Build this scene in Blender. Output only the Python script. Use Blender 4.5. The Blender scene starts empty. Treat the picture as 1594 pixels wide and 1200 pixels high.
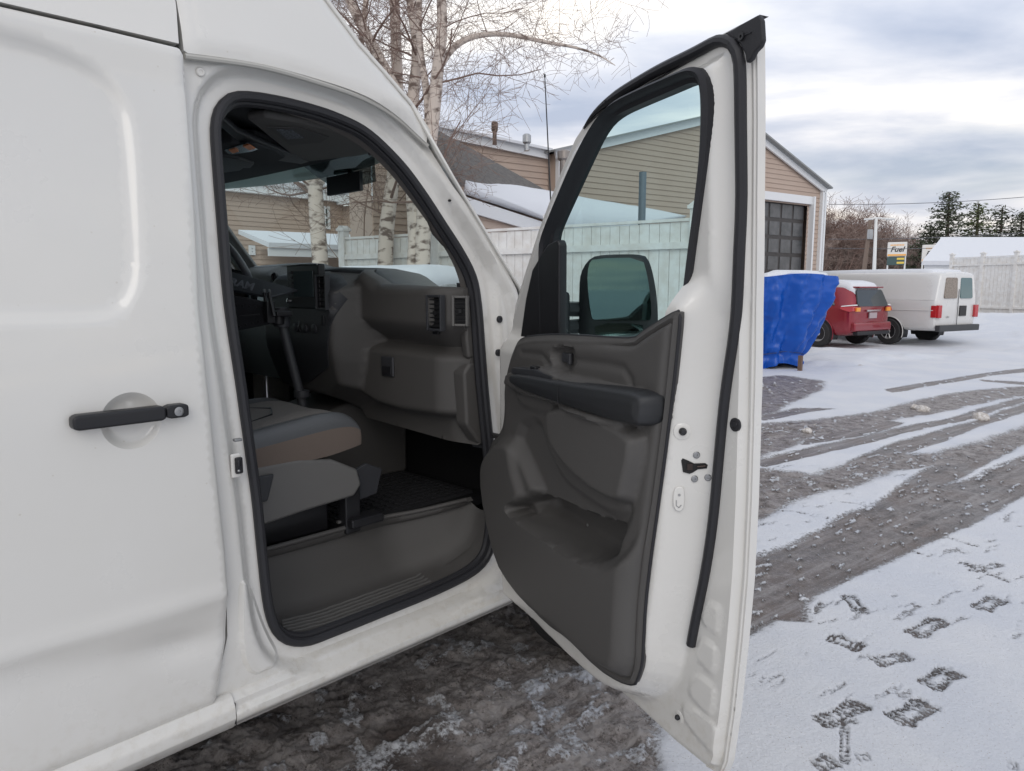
import bpy, bmesh, math, random
import numpy as np
from mathutils import Vector, Matrix
from mathutils.geometry import delaunay_2d_cdt
R = math.radians
random.seed(7); np.random.seed(7)
sc = bpy.context.scene
COL = sc.collection

# ------------------------------------------------------------------ camera
F = 1120.0; CX, CY = 797.0, 600.0; HZ = 450.0; CH = 1.58
TH = math.atan((CY-HZ)/F); AL = math.atan((1900-CX)*math.cos(TH)/F)
fwd = np.array([-math.sin(AL)*math.cos(TH), math.cos(AL)*math.cos(TH), -math.sin(TH)])
rgt = np.array([math.cos(AL), math.sin(AL), 0.0]); upv = np.cross(rgt, fwd)
CAM = np.array([0, 0, CH])
cd = bpy.data.cameras.new('camera'); cam = bpy.data.objects.new('camera', cd); COL.objects.link(cam)
cam.location = CAM; cam.rotation_euler = (math.pi/2-TH, 0, AL)
cd.sensor_width = 36; cd.lens = F/1594*36; cd.clip_start = 0.05; cd.clip_end = 2000
sc.camera = cam
sc.render.resolution_x = 1024; sc.render.resolution_y = 771

# ------------------------------------------------------------------ world, sun, exposure
SUN_EL, SUN_AZ = 34.0, 135.0          # azimuth clockwise from +Y (van forward)
w = bpy.data.worlds.new('World'); sc.world = w; w.use_nodes = True
nt = w.node_tree; nt.nodes.clear()
def N(t, **k):
    n = nt.nodes.new(t)
    for a, b in k.items(): setattr(n, a, b)
    return n
out = N('ShaderNodeOutputWorld'); bg = N('ShaderNodeBackground'); bg.inputs[1].default_value = 0.1
sky = N('ShaderNodeTexSky', sky_type='NISHITA', sun_disc=False, sun_elevation=R(SUN_EL), sun_rotation=R(SUN_AZ), air_density=1.0, dust_density=2.5)
tc = N('ShaderNodeTexCoord'); sep = N('ShaderNodeSeparateXYZ'); nt.links.new(tc.outputs['Generated'], sep.inputs[0])
def M(op, a, b=None, c=None):
    n = N('ShaderNodeMath', operation=op)
    for i, v in enumerate((a, b, c)):
        if v is None: continue
        if isinstance(v, (int, float)): n.inputs[i].default_value = v
        else: nt.links.new(v, n.inputs[i])
    return n.outputs[0]
zz = M('ADD', M('MAXIMUM', sep.outputs[2], 0.0), 0.16)
cu = M('DIVIDE', sep.outputs[0], zz); cv = M('DIVIDE', sep.outputs[1], zz)
cmb = N('ShaderNodeCombineXYZ'); nt.links.new(cu, cmb.inputs[0]); nt.links.new(cv, cmb.inputs[1])
rot = N('ShaderNodeVectorRotate', rotation_type='Z_AXIS'); rot.inputs['Angle'].default_value = R(-30); nt.links.new(cmb.outputs[0], rot.inputs[0])
mp = N('ShaderNodeMapping'); mp.inputs['Scale'].default_value = (0.8, 1.25, 1); mp.inputs['Location'].default_value = (3.1, 1.7, 0); nt.links.new(rot.outputs[0], mp.inputs[0])
n1 = N('ShaderNodeTexNoise'); n1.inputs['Scale'].default_value = 1.15; n1.inputs['Detail'].default_value = 7; n1.inputs['Roughness'].default_value = .52; n1.inputs['Distortion'].default_value = .25
nt.links.new(mp.outputs[0], n1.inputs[0])
cr = N('ShaderNodeValToRGB'); e = cr.color_ramp.elements
e[0].position = .35; e[0].color = (4.7, 5.4, 6.9, 1); e[1].position = .66; e[1].color = (12.2, 11.7, 11.0, 1)
x = e.new(.46); x.color = (6.6, 7.1, 8.3, 1); x = e.new(.56); x.color = (8.9, 9.1, 9.7, 1)
nt.links.new(n1.outputs[0], cr.inputs[0])
n2 = N('ShaderNodeTexNoise'); n2.inputs['Scale'].default_value = .8; n2.inputs['Detail'].default_value = 4; nt.links.new(mp.outputs[0], n2.inputs[0])
r2 = N('ShaderNodeValToRGB'); r2.color_ramp.elements[0].position = .5; r2.color_ramp.elements[0].color = (1, 1, 1, 1); r2.color_ramp.elements[1].position = .68; r2.color_ramp.elements[1].color = (.72, .72, .72, 1)
nt.links.new(n2.outputs[0], r2.inputs[0])
mx = N('ShaderNodeMix', data_type='RGBA'); nt.links.new(r2.outputs[0], mx.inputs[0]); nt.links.new(sky.outputs[0], mx.inputs[6]); nt.links.new(cr.outputs[0], mx.inputs[7])
wr_ = N('ShaderNodeMapRange'); wr_.inputs[1].default_value = .02; wr_.inputs[2].default_value = .30; wr_.inputs[3].default_value = 1.0; wr_.inputs[4].default_value = 0.0; nt.links.new(sep.outputs[2], wr_.inputs[0])
wm_ = N('ShaderNodeMix', data_type='RGBA', blend_type='MULTIPLY'); nt.links.new(wr_.outputs[0], wm_.inputs[0]); nt.links.new(mx.outputs[2], wm_.inputs[6]); wm_.inputs[7].default_value = (1.12, 1.04, .93, 1)
nt.links.new(wm_.outputs[2], bg.inputs[0]); nt.links.new(bg.outputs[0], out.inputs[0])
sd_ = bpy.data.lights.new('sun', 'SUN'); sd_.energy = .75; sd_.angle = R(40); sd_.color = (1, .96, .9)
sun = bpy.data.objects.new('sun', sd_); COL.objects.link(sun)
sun.rotation_euler = (R(90-SUN_EL), 0, R(180-SUN_AZ)); sun.location = (5, -5, 20)
sc.view_settings.view_transform = 'Standard'; sc.view_settings.look = 'None'; sc.view_settings.gamma = 1; sc.view_settings.exposure = 0.12
sc.render.engine = 'CYCLES'; sc.cycles.max_bounces = 10; sc.cycles.transparent_max_bounces = 16

# ------------------------------------------------------------------ pixel -> world planes (used once, to measure real positions)
def ray(u, v): return fwd + rgt*(u-CX)/F - upv*(v-CY)/F
def onX(u, v, X): r = ray(u, v); return CAM + r*(X/r[0])
def onY(u, v, Y): r = ray(u, v); return CAM + r*(Y/r[1])
def onZ(u, v, Z=0): r = ray(u, v); return CAM + r*((Z-CH)/r[2])
def atd(u, v, depth): return CAM + ray(u, v)*depth     # depth along the view axis

# ------------------------------------------------------------------ generic helpers
def ss(x, a, b):
    t = np.clip((np.asarray(x, float)-a)/(b-a), 0, 1); return t*t*(3-2*t)
def sdist(P, poly):
    """signed distance of points P (n,2) to a closed polygon, negative inside"""
    P = np.asarray(P, float); poly = np.asarray(poly, float); d2 = np.full(len(P), 1e9); ins = np.zeros(len(P), bool)
    for i in range(len(poly)):
        a = poly[i]; b = poly[(i+1) % len(poly)]; ab = b-a; L = ab@ab
        if L < 1e-14: continue
        t = np.clip(((P-a)@ab)/L, 0, 1); q = a+t[:, None]*ab-P; d2 = np.minimum(d2, (q*q).sum(1))
        c = (a[1] > P[:, 1]) != (b[1] > P[:, 1])
        if abs(b[1]-a[1]) > 1e-12: ins ^= c & (P[:, 0] < (b[0]-a[0])*(P[:, 1]-a[1])/(b[1]-a[1])+a[0])
    d = np.sqrt(d2); return np.where(ins, -d, d)
def pdist(P, line):
    P = np.asarray(P, float); line = np.asarray(line, float); d2 = np.full(len(P), 1e9)
    for i in range(len(line)-1):
        a = line[i]; ab = line[i+1]-a; L = ab@ab+1e-12
        t = np.clip(((P-a)@ab)/L, 0, 1); q = a+t[:, None]*ab-P; d2 = np.minimum(d2, (q*q).sum(1))
    return np.sqrt(d2)
def smooth_poly(pts, n=2, closed=True):
    """Chaikin corner cutting"""
    p = [tuple(map(float, q)) for q in pts]
    for _ in range(n):
        q = []
        m = len(p)
        rng = range(m) if closed else range(m-1)
        if not closed: q.append(p[0])
        for i in rng:
            a = p[i]; b = p[(i+1) % m]
            q.append(tuple(.75*x+.25*y for x, y in zip(a, b))); q.append(tuple(.25*x+.75*y for x, y in zip(a, b)))
        if not closed: q.append(p[-1])
        p = q
    return p
def catm(pts, k=6, closed=True):
    P = [np.array(p, float) for p in pts]; n_ = len(P); q = []
    for i in range(n_ if closed else n_-1):
        p0, p1, p2, p3 = (P[(i+j) % n_] if closed else P[min(max(i+j, 0), n_-1)] for j in (-1, 0, 1, 2))
        for s in range(k): t = s/k; q.append(tuple(.5*((2*p1)+(-p0+p2)*t+(2*p0-5*p1+4*p2-p3)*t*t+(-p0+3*p1-3*p2+p3)*t**3)))
    if not closed: q.append(tuple(P[-1]))
    return q
def inward(L, d_):
    L = np.array(L, float); t = np.roll(L, -1, 0)-np.roll(L, 1, 0); t /= np.linalg.norm(t, axis=1)[:, None]+1e-12; n_ = np.stack([-t[:, 1], t[:, 0]], 1)
    if sdist((L+n_*1e-4)[:1], L)[0] > 0: n_ = -n_
    return L+n_*d_
def rpoly(pts, r_):
    q = []; n_ = len(pts)
    for i in range(n_):
        a, b, c = (np.array(pts[(i+k) % n_], float) for k in (-1, 0, 1)); u = (a-b)/np.linalg.norm(a-b); v = (c-b)/np.linalg.norm(c-b)
        for t in (0, .25, .5, .75, 1): q.append(tuple((b+u*r_)*(1-t)**2+2*b*t*(1-t)+(b+v*r_)*t*t))
    return q
def resample(pts, step, closed=True):
    P = np.array(pts, float); 
    if closed: P = np.vstack([P, P[:1]])
    L = np.r_[0, np.cumsum(np.linalg.norm(np.diff(P, axis=0), axis=1))]
    n = max(3, int(round(L[-1]/step))); t = np.linspace(0, L[-1], n+1)
    Q = np.stack([np.interp(t, L, P[:, k]) for k in range(P.shape[1])], 1)
    return Q[:-1] if closed else Q
_h = None
def _hash(i, j, s):
    n = (i.astype(np.int64)*374761393 + j.astype(np.int64)*668265263 + s*1442695041) & 0xffffffff
    n = ((n ^ (n >> 13))*1274126177) & 0xffffffff; n = n ^ (n >> 16)
    return (n & 0xffff)/65535.0
def vn(x, y, s=0):
    x = np.asarray(x, float); y = np.asarray(y, float); i = np.floor(x); j = np.floor(y); fx = x-i; fy = y-j
    fx = fx*fx*fx*(fx*(fx*6-15)+10); fy = fy*fy*fy*(fy*(fy*6-15)+10)
    a = _hash(i, j, s); b = _hash(i+1, j, s); c = _hash(i, j+1, s); d = _hash(i+1, j+1, s)
    return (a*(1-fx)+b*fx)*(1-fy)+(c*(1-fx)+d*fx)*fy
def fbm(x, y, o=5, s=0, g=.5):
    r = 0; a = 1; t = 0
    for k in range(o):
        r = r+a*vn(x*2**k+k*17.3, y*2**k-k*9.1, s+k); t += a; a *= g
    return r/t

def setp(o, label=None, cat=None, group=None, kind=None):
    if label: o['label'] = label
    if cat: o['category'] = cat
    if group: o['group'] = group
    if kind: o['kind'] = kind
    return o
def thing(name, label, cat, loc=(0, 0, 0), rz=0, group=None):
    o = bpy.data.objects.new(name, None); COL.objects.link(o); o.location = Vector([float(v) for v in loc]); o.rotation_euler = (0, 0, rz)
    o.empty_display_size = .2
    return setp(o, label, cat, group)
def copy_tree(o, parent=None):
    c = o.copy(); COL.objects.link(c); c.parent = parent
    if parent is not None: c.matrix_parent_inverse = o.matrix_parent_inverse.copy()
    for ch in [k for k in bpy.data.objects if k.parent == o]: copy_tree(ch, c)
    return c
def obj(name, V, Fc, m, parent=None, smooth=True, angle=35, world=False, bevel=0, seg=2, mats=None, fm=None):
    me = bpy.data.meshes.new(name); me.from_pydata([tuple(map(float, v)) for v in V], [], [tuple(int(k) for k in f) for f in Fc])
    me.validate(); me.update()
    if mats:
        for k in mats: me.materials.append(k)
        if fm is not None: me.polygons.foreach_set('material_index', np.array(fm, dtype=np.int32))
    else: me.materials.append(m)
    o = bpy.data.objects.new(name, me); COL.objects.link(o)
    if parent is not None:
        o.parent = parent
        if world and parent.type == 'EMPTY': o.matrix_parent_inverse = (Matrix.Translation(parent.location) @ Matrix.Rotation(parent.rotation_euler[2], 4, 'Z')).inverted()
    bm = bmesh.new(); bm.from_mesh(me); bmesh.ops.recalc_face_normals(bm, faces=bm.faces); 
    if smooth:
        for f in bm.faces: f.smooth = True
        ca = math.cos(R(angle))
        for ed in bm.edges:
            if len(ed.link_faces) == 2 and ed.link_faces[0].normal.dot(ed.link_faces[1].normal) < ca: ed.smooth = False
    bm.to_mesh(me); bm.free()
    if bevel:
        b = o.modifiers.new('bevel', 'BEVEL'); b.width = bevel; b.segments = seg; b.limit_method = 'ANGLE'; b.angle_limit = R(30); b.harden_normals = False
        for p in me.polygons: p.use_smooth = True
        if 'sharp_edge' in me.attributes: me.attributes.remove(me.attributes['sharp_edge'])
        wn = o.modifiers.new('wn', 'WEIGHTED_NORMAL'); wn.keep_sharp = False
    return o
class MB:
    def __init__(s): s.v = []; s.f = []
    def add(s, V, Fc):
        n = len(s.v); s.v += [tuple(map(float, q)) for q in V]; s.f += [tuple(i+n for i in f) for f in Fc]; return s
    def box(s, c, d, rz=0, M_=None):
        x, y, z = d[0]/2, d[1]/2, d[2]/2
        V = [(sx*x, sy*y, sz*z) for sz in (-1, 1) for sy in (-1, 1) for sx in (-1, 1)]
        m = Matrix.Rotation(rz, 3, 'Z') if M_ is None else M_
        V = [tuple(m@Vector(q)+Vector([float(k) for k in c])) for q in V]
        return s.add(V, [(0, 2, 3, 1), (4, 5, 7, 6), (0, 1, 5, 4), (2, 6, 7, 3), (0, 4, 6, 2), (1, 3, 7, 5)])
    def tube(s, pts, r, n=8, closed=False, cap=True, flat=None, up=None):
        P = [Vector([float(k) for k in q]) for q in pts]; m = len(P); rr = r if hasattr(r, '__len__') else [r]*m
        base = len(s.v); prev = None
        for i in range(m):
            a = P[i-1] if (i or closed) else P[i]; b = P[(i+1) % m] if (i < m-1 or closed) else P[i]
            t = (b-a); t = t.normalized() if t.length > 1e-9 else Vector((0, 0, 1))
            if up is not None: u = Vector(up); 
            elif prev is None: u = Vector((0, 0, 1)) if abs(t.z) < .9 else Vector((1, 0, 0))
            else: u = prev
            u = (u-t*u.dot(t)); u = u.normalized() if u.length > 1e-6 else t.orthogonal().normalized(); prev = u; v = t.cross(u)
            fx = flat or 1
            for k in range(n):
                an = 2*math.pi*k/n; s.v.append(tuple(P[i]+u*math.cos(an)*rr[i]+v*math.sin(an)*rr[i]*fx))
        for i in range(m if closed else m-1):
            j = (i+1) % m
            for k in range(n):
                k2 = (k+1) % n; s.f.append((base+i*n+k, base+i*n+k2, base+j*n+k2, base+j*n+k))
        if cap and not closed:
            s.f.append(tuple(base+k for k in reversed(range(n)))); s.f.append(tuple(base+(m-1)*n+k for k in range(n)))
        return s
    def prism(s, poly, fa, fb):
        """poly list of 2D points, fa / fb map them to 3D (front / back)"""
        n = len(poly); V = [fa(*p) for p in poly]+[fb(*p) for p in poly]
        Fc = [tuple(range(n)), tuple(range(2*n-1, n-1, -1))]+[(i, i+n, (i+1) % n+n, (i+1) % n) for i in range(n)]
        return s.add(V, Fc)
    def lathe(s, prof, n=24, M_=None, c=(0, 0, 0)):
        """prof: (radius, height) pairs about local Z; M_ rotates"""
        m = M_ or Matrix.Identity(3); base = len(s.v); c = Vector([float(k) for k in c])
        for r, h in prof:
            for k in range(n):
                a = 2*math.pi*k/n; s.v.append(tuple(m@Vector((r*math.cos(a), r*math.sin(a), h))+c))
        for i in range(len(prof)-1):
            for k in range(n):
                k2 = (k+1) % n; s.f.append((base+i*n+k, base+i*n+k2, base+(i+1)*n+k2, base+(i+1)*n+k))
        s.f.append(tuple(base+k for k in range(n))); s.f.append(tuple(base+(len(prof)-1)*n+k for k in reversed(range(n))))
        return s
    def build(s, name, m, parent=None, **k): return obj(name, s.v, s.f, m, parent, **k)

def relief(name, outline, holes, hf, mapf, m, parent=None, res=.01, skirt=.02, ostep=None, rings=(), hrings=(), feats=(), world=False, angle=40):
    """moulded sheet: outline and holes in 2D, hf(P)->height, mapf(a,b,h)->xyz, rim turned back by skirt"""
    O = resample(outline, ostep or res); H = [resample(h, ostep or res) for h in holes]
    mn = O.min(0); mxx = O.max(0)
    gx = np.arange(mn[0]+res*.5, mxx[0], res); gy = np.arange(mn[1]+res*.5, mxx[1], res*.87)
    X, Y = np.meshgrid(gx, gy); X[1::2] += res*.5; P = np.stack([X.ravel(), Y.ravel()], 1)
    dO_ = sdist(P, O); k = dO_ < -res*.55
    dH = [sdist(P, h) for h in H]
    for d_ in dH: k &= d_ > res*.55
    for r_ in rings: k &= np.abs(dO_+r_) > res*.4
    for r_ in hrings:
        for d_ in dH: k &= np.abs(d_-r_) > res*.4
    RL = []
    def offs(L, r_, inward):
        L = resample(L, min(res*.8, ostep or 1)); t = np.roll(L, -1, 0)-np.roll(L, 1, 0); t /= np.linalg.norm(t, axis=1)[:, None]+1e-12; n_ = np.stack([-t[:, 1], t[:, 0]], 1)
        if sdist((L+n_*1e-4)[:1], L)[0] > 0: n_ = -n_
        Q = L+n_*(r_ if inward else -r_); ok = np.abs(np.abs(sdist(Q, L))-abs(r_)) < max(abs(r_), 1e-3)*.04+1e-5
        return Q, ok
    for r_ in rings: RL.append(offs(O, r_, True))
    for h in H:
        for r_ in hrings: RL.append(offs(h, r_, False))
    for fp, rr_ in feats:
        dF = sdist(P, fp)
        for r_ in rr_: k &= np.abs(dF+r_) > res*.4; RL.append(offs(fp, r_, True))
    P = P[k]
    VR = []; ER = []; nb_ = len(O)+sum(len(h) for h in H); cnt_ = 0
    for Q, ok in RL:
        ok = ok & (sdist(Q, O) < -res*.2)
        for h in H: ok &= sdist(Q, h) > res*.2
        n_ = len(Q); idx = -np.ones(n_, int); kk_ = np.where(ok)[0]; idx[kk_] = np.arange(len(kk_))+cnt_; VR.append(Q[kk_]); cnt_ += len(kk_)
        ER += [(nb_+idx[i], nb_+idx[(i+1) % n_]) for i in range(n_) if idx[i] >= 0 and idx[(i+1) % n_] >= 0]
    V = np.vstack([O]+H+VR+[P]); E = [(int(a_), int(b_)) for a_, b_ in ER]; b = 0
    for L in [O]+H:
        n = len(L); E += [(b+i, b+(i+1) % n) for i in range(n)]; b += n
    res_ = delaunay_2d_cdt([Vector(q) for q in V], E, [], 0, 1e-6)
    V2 = np.array([tuple(q) for q in res_[0]]); T = np.array([tuple(f) for f in res_[2]])
    c = V2[T].mean(1); kk = sdist(c, O) < 0
    for h in H: kk &= sdist(c, h) > 0
    T = T[kk]; hh = hf(V2)
    W = [mapf(a, bb, q) for (a, bb), q in zip(V2, hh)]
    # rim
    cnt = {}
    for t in T:
        for i in range(3):
            a, b2 = int(t[i]), int(t[(i+1) % 3]); key = (min(a, b2), max(a, b2)); cnt[key] = cnt.get(key, 0)+1
    Fc = [tuple(t) for t in T]
    if skirt:
        mapi = {}
        for (a, b2), n in cnt.items():
            if n == 1:
                for q in (a, b2):
                    if q not in mapi: mapi[q] = len(W); W.append(mapf(V2[q][0], V2[q][1], hh[q]-skirt))
                Fc.append((a, b2, mapi[b2], mapi[a]))
    return obj(name, W, Fc, m, parent, angle=angle, world=world)
def text_mesh(name, body, size, m, mat4, parent=None, depth=.002, shear=0, world=False, align='CENTER', bold=0):
    cu_ = bpy.data.curves.new('lettering', 'FONT'); cu_.body = body; cu_.size = size; cu_.extrude = depth; cu_.shear = shear; cu_.align_x = align; cu_.align_y = 'CENTER'; cu_.offset = bold; cu_.resolution_u = 3
    t = bpy.data.objects.new('lettering', cu_); COL.objects.link(t); bpy.context.view_layer.update()
    me = bpy.data.meshes.new_from_object(t.evaluated_get(bpy.context.evaluated_depsgraph_get())); bpy.data.objects.remove(t); bpy.data.curves.remove(cu_)
    me.transform(mat4); me.materials.clear(); me.materials.append(m)
    o = bpy.data.objects.new(name, me); COL.objects.link(o); o.parent = parent
    return o

# ------------------------------------------------------------------ materials
def mat(name, col, rough=.5, metal=0, spec=.5, coat=0, bump=None, var=None, alpha=None):
    """bump=(scale, strength, detail) object-space noise; var=(scale, colour2, contrast)"""
    m = bpy.data.materials.new(name); m.use_nodes = True; t = m.node_tree; b = t.nodes['Principled BSDF']
    b.inputs['Base Color'].default_value = (*col, 1); b.inputs['Roughness'].default_value = rough; b.inputs['Metallic'].default_value = metal
    b.inputs['Specular IOR Level'].default_value = spec; b.inputs['Coat Weight'].default_value = coat; b.inputs['Coat Roughness'].default_value = .06
    c = t.nodes.new('ShaderNodeTexCoord')
    if var:
        n = t.nodes.new('ShaderNodeTexNoise'); n.inputs['Scale'].default_value = var[0]; n.inputs['Detail'].default_value = 6; n.inputs['Roughness'].default_value = .6
        t.links.new(c.outputs['Object'], n.inputs[0]); r = t.nodes.new('ShaderNodeValToRGB'); k = var[2] if len(var) > 2 else .15
        r.color_ramp.elements[0].position = .5-k; r.color_ramp.elements[1].position = .5+k
        r.color_ramp.elements[0].color = (*col, 1); r.color_ramp.elements[1].color = (*var[1], 1)
        t.links.new(n.outputs[0], r.inputs[0]); t.links.new(r.outputs[0], b.inputs['Base Color'])
    if bump:
        n = t.nodes.new('ShaderNodeTexNoise'); n.inputs['Scale'].default_value = bump[0]; n.inputs['Detail'].default_value = bump[2] if len(bump) > 2 else 4
        t.links.new(c.outputs['Object'], n.inputs[0]); q = t.nodes.new('ShaderNodeBump'); q.inputs['Strength'].default_value = bump[1]; q.inputs['Distance'].default_value = .01
        t.links.new(n.outputs[0], q.inputs['Height']); t.links.new(q.outputs[0], b.inputs['Normal'])
    return m
def glass(name, tint, gloss=.05, rough=.02):
    m = bpy.data.materials.new(name); m.use_nodes = True; t = m.node_tree; t.nodes.clear()
    o = t.nodes.new('ShaderNodeOutputMaterial'); tr = t.nodes.new('ShaderNodeBsdfTransparent'); tr.inputs[0].default_value = (*tint, 1)
    g = t.nodes.new('ShaderNodeBsdfGlossy'); g.inputs['Roughness'].default_value = rough
    ge = t.nodes.new('ShaderNodeNewGeometry'); dt = t.nodes.new('ShaderNodeVectorMath'); dt.operation = 'DOT_PRODUCT'; t.links.new(ge.outputs['Incoming'], dt.inputs[0]); t.links.new(ge.outputs['Normal'], dt.inputs[1])
    def mm(op, a, b=None):
        q = t.nodes.new('ShaderNodeMath'); q.operation = op; q.use_clamp = op == 'SUBTRACT'
        for i, v in enumerate((a, b)):
            if v is None: continue
            if isinstance(v, (int, float)): q.inputs[i].default_value = v
            else: t.links.new(v, q.inputs[i])
        return q.outputs[0]
    fr = mm('ADD', mm('MULTIPLY', mm('POWER', mm('SUBTRACT', 1.0, mm('ABSOLUTE', dt.outputs['Value'])), 5.0), .9), gloss)
    mx_ = t.nodes.new('ShaderNodeMixShader'); t.links.new(fr, mx_.inputs[0]); t.links.new(tr.outputs[0], mx_.inputs[1]); t.links.new(g.outputs[0], mx_.inputs[2]); t.links.new(mx_.outputs[0], o.inputs[0])
    return m
def paint(name, col, dirt=(.55, .5, .42), amt=.35):
    """glossy vehicle paint with faint road film, thicker towards the bottom, and fine specks"""
    m = mat(name, col, .32, 0, .5, .9); t = m.node_tree; b = t.nodes['Principled BSDF']
    c = t.nodes.new('ShaderNodeTexCoord'); n = t.nodes.new('ShaderNodeTexNoise'); n.inputs['Scale'].default_value = 2.2; n.inputs['Detail'].default_value = 9; n.inputs['Roughness'].default_value = .65
    t.links.new(c.outputs['Object'], n.inputs[0])
    g = t.nodes.new('ShaderNodeNewGeometry'); s = t.nodes.new('ShaderNodeSeparateXYZ'); t.links.new(g.outputs['Position'], s.inputs[0])
    mr = t.nodes.new('ShaderNodeMapRange'); mr.inputs[1].default_value = 1.5; mr.inputs[2].default_value = .4; mr.inputs[3].default_value = .10; mr.inputs[4].default_value = amt; t.links.new(s.outputs[2], mr.inputs[0])
    r = t.nodes.new('ShaderNodeMapRange'); r.inputs[1].default_value = .34; r.inputs[2].default_value = .9; t.links.new(n.outputs[0], r.inputs[0])
    mm = t.nodes.new('ShaderNodeMath'); mm.operation = 'MULTIPLY'; t.links.new(r.outputs[0], mm.inputs[0]); t.links.new(mr.outputs[0], mm.inputs[1])
    v = t.nodes.new('ShaderNodeTexVoronoi'); v.inputs['Scale'].default_value = 26; t.links.new(c.outputs['Object'], v.inputs[0])
    vr = t.nodes.new('ShaderNodeMapRange'); vr.inputs[1].default_value = .07; vr.inputs[2].default_value = .045; vr.inputs[3].default_value = 0; vr.inputs[4].default_value = .5; t.links.new(v.outputs['Distance'], vr.inputs[0])
    n3 = t.nodes.new('ShaderNodeTexNoise'); n3.inputs['Scale'].default_value = 3.1; t.links.new(c.outputs['Object'], n3.inputs[0])
    v2 = t.nodes.new('ShaderNodeMath'); v2.operation = 'MULTIPLY'; t.links.new(vr.outputs[0], v2.inputs[0])
    nr = t.nodes.new('ShaderNodeMapRange'); nr.inputs[1].default_value = .52; nr.inputs[2].default_value = .62; t.links.new(n3.outputs[0], nr.inputs[0]); t.links.new(nr.outputs[0], v2.inputs[1])
    ad = t.nodes.new('ShaderNodeMath'); ad.operation = 'ADD'; ad.use_clamp = True; t.links.new(mm.outputs[0], ad.inputs[0]); t.links.new(v2.outputs[0], ad.inputs[1])
    z2 = t.nodes.new('ShaderNodeMapRange'); z2.inputs[1].default_value = .68; z2.inputs[2].default_value = .44; z2.inputs[3].default_value = 0; z2.inputs[4].default_value = .75; t.links.new(s.outputs[2], z2.inputs[0])
    nz = t.nodes.new('ShaderNodeTexNoise'); nz.inputs['Scale'].default_value = 34; nz.inputs['Detail'].default_value = 8; nz.inputs['Roughness'].default_value = .7; t.links.new(c.outputs['Object'], nz.inputs[0])
    zr_ = t.nodes.new('ShaderNodeMapRange'); zr_.inputs[1].default_value = .48; zr_.inputs[2].default_value = .72; t.links.new(nz.outputs[0], zr_.inputs[0])
    zm = t.nodes.new('ShaderNodeMath'); zm.operation = 'MULTIPLY'; t.links.new(z2.outputs[0], zm.inputs[0]); t.links.new(zr_.outputs[0], zm.inputs[1])
    a2 = t.nodes.new('ShaderNodeMath'); a2.operation = 'ADD'; a2.use_clamp = True; t.links.new(ad.outputs[0], a2.inputs[0]); t.links.new(zm.outputs[0], a2.inputs[1]); ad = a2
    mx_ = t.nodes.new('ShaderNodeMix'); mx_.data_type = 'RGBA'; mx_.inputs[6].default_value = (*col, 1); mx_.inputs[7].default_value = (*dirt, 1)
    t.links.new(ad.outputs[0], mx_.inputs[0]); t.links.new(mx_.outputs[2], b.inputs['Base Color'])
    rr = t.nodes.new('ShaderNodeMapRange'); rr.inputs[3].default_value = .18; rr.inputs[4].default_value = .42; t.links.new(n.outputs[0], rr.inputs[0]); t.links.new(rr.outputs[0], b.inputs['Roughness'])
    nb = t.nodes.new('ShaderNodeTexNoise'); nb.inputs['Scale'].default_value = 1.6; nb.inputs['Detail'].default_value = 3; t.links.new(c.outputs['Object'], nb.inputs[0])
    q = t.nodes.new('ShaderNodeBump'); q.inputs['Strength'].default_value = .06; q.inputs['Distance'].default_value = .03; t.links.new(nb.outputs[0], q.inputs['Height']); t.links.new(q.outputs[0], b.inputs['Normal']); t.links.new(q.outputs[0], b.inputs['Coat Normal'])
    return m
MT = {}
MT['white'] = paint('white_paint', (.655, .64, .605), (.50, .46, .39), .32)
MT['plastic'] = mat('grey_plastic', (.078, .074, .070), .5, 0, .4, bump=(900, .25, 2))
MT['plastic_dark'] = mat('dark_plastic', (.035, .036, .04), .45, 0, .4, bump=(900, .2, 2))
MT['vinyl'] = mat('soft_vinyl', (.021, .022, .024), .42, 0, .5, bump=(700, .2, 2))
MT['plastic_lt'] = mat('light_grey_plastic', (.13, .126, .12), .5, 0, .4, bump=(900, .25, 2))
MT['black'] = mat('black_plastic', (.015, .015, .017), .4, 0, .4)
MT['rubber'] = mat('rubber_seal', (.022, .022, .025), .5, 0, .35, bump=(300, .1))
MT['carpet'] = mat('floor_mat', (.012, .012, .013), .85, 0, .2, bump=(400, .6))
MT['fabric'] = mat('seat_fabric', (.24, .225, .21), .9, 0, .2, bump=(600, .6, 3), var=(400, (.17, .16, .15), .2))
MT['seat_vinyl'] = mat('seat_vinyl', (.085, .088, .092), .35, 0, .5, bump=(250, .2, 3))
MT['tan_fabric'] = mat('tan_fabric', (.16, .128, .108), .9, 0, .2, bump=(600, .5, 3))
MT['headliner'] = mat('headliner_felt', (.07, .074, .078), .95, 0, .1, bump=(500, .4, 3))
MT['glass'] = glass('tinted_glass', (.70, .86, .84))
MT['wsglass'] = glass('windscreen_glass', (.80, .90, .87))
MT['tintband'] = glass('dark_tint', (.13, .16, .17))
MT['chrome'] = mat('bright_metal', (.6, .6, .6), .22, 1)
MT['steel'] = mat('dull_steel', (.35, .35, .35), .4, 1)
MT['mirror'] = mat('mirror_glass', (.16, .20, .20), .03, 1)  # dark base colour stands in for dark surroundings in the reflection
MT['screen'] = mat('display_glass', (.05, .07, .075), .12, 0, .6)
MT['snow'] = mat('snow', (.70, .715, .745), .8, 0, .3, bump=(14, .5, 6))
MT['orange'] = mat('amber_lens', (.9, .28, .08), .3)
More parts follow.
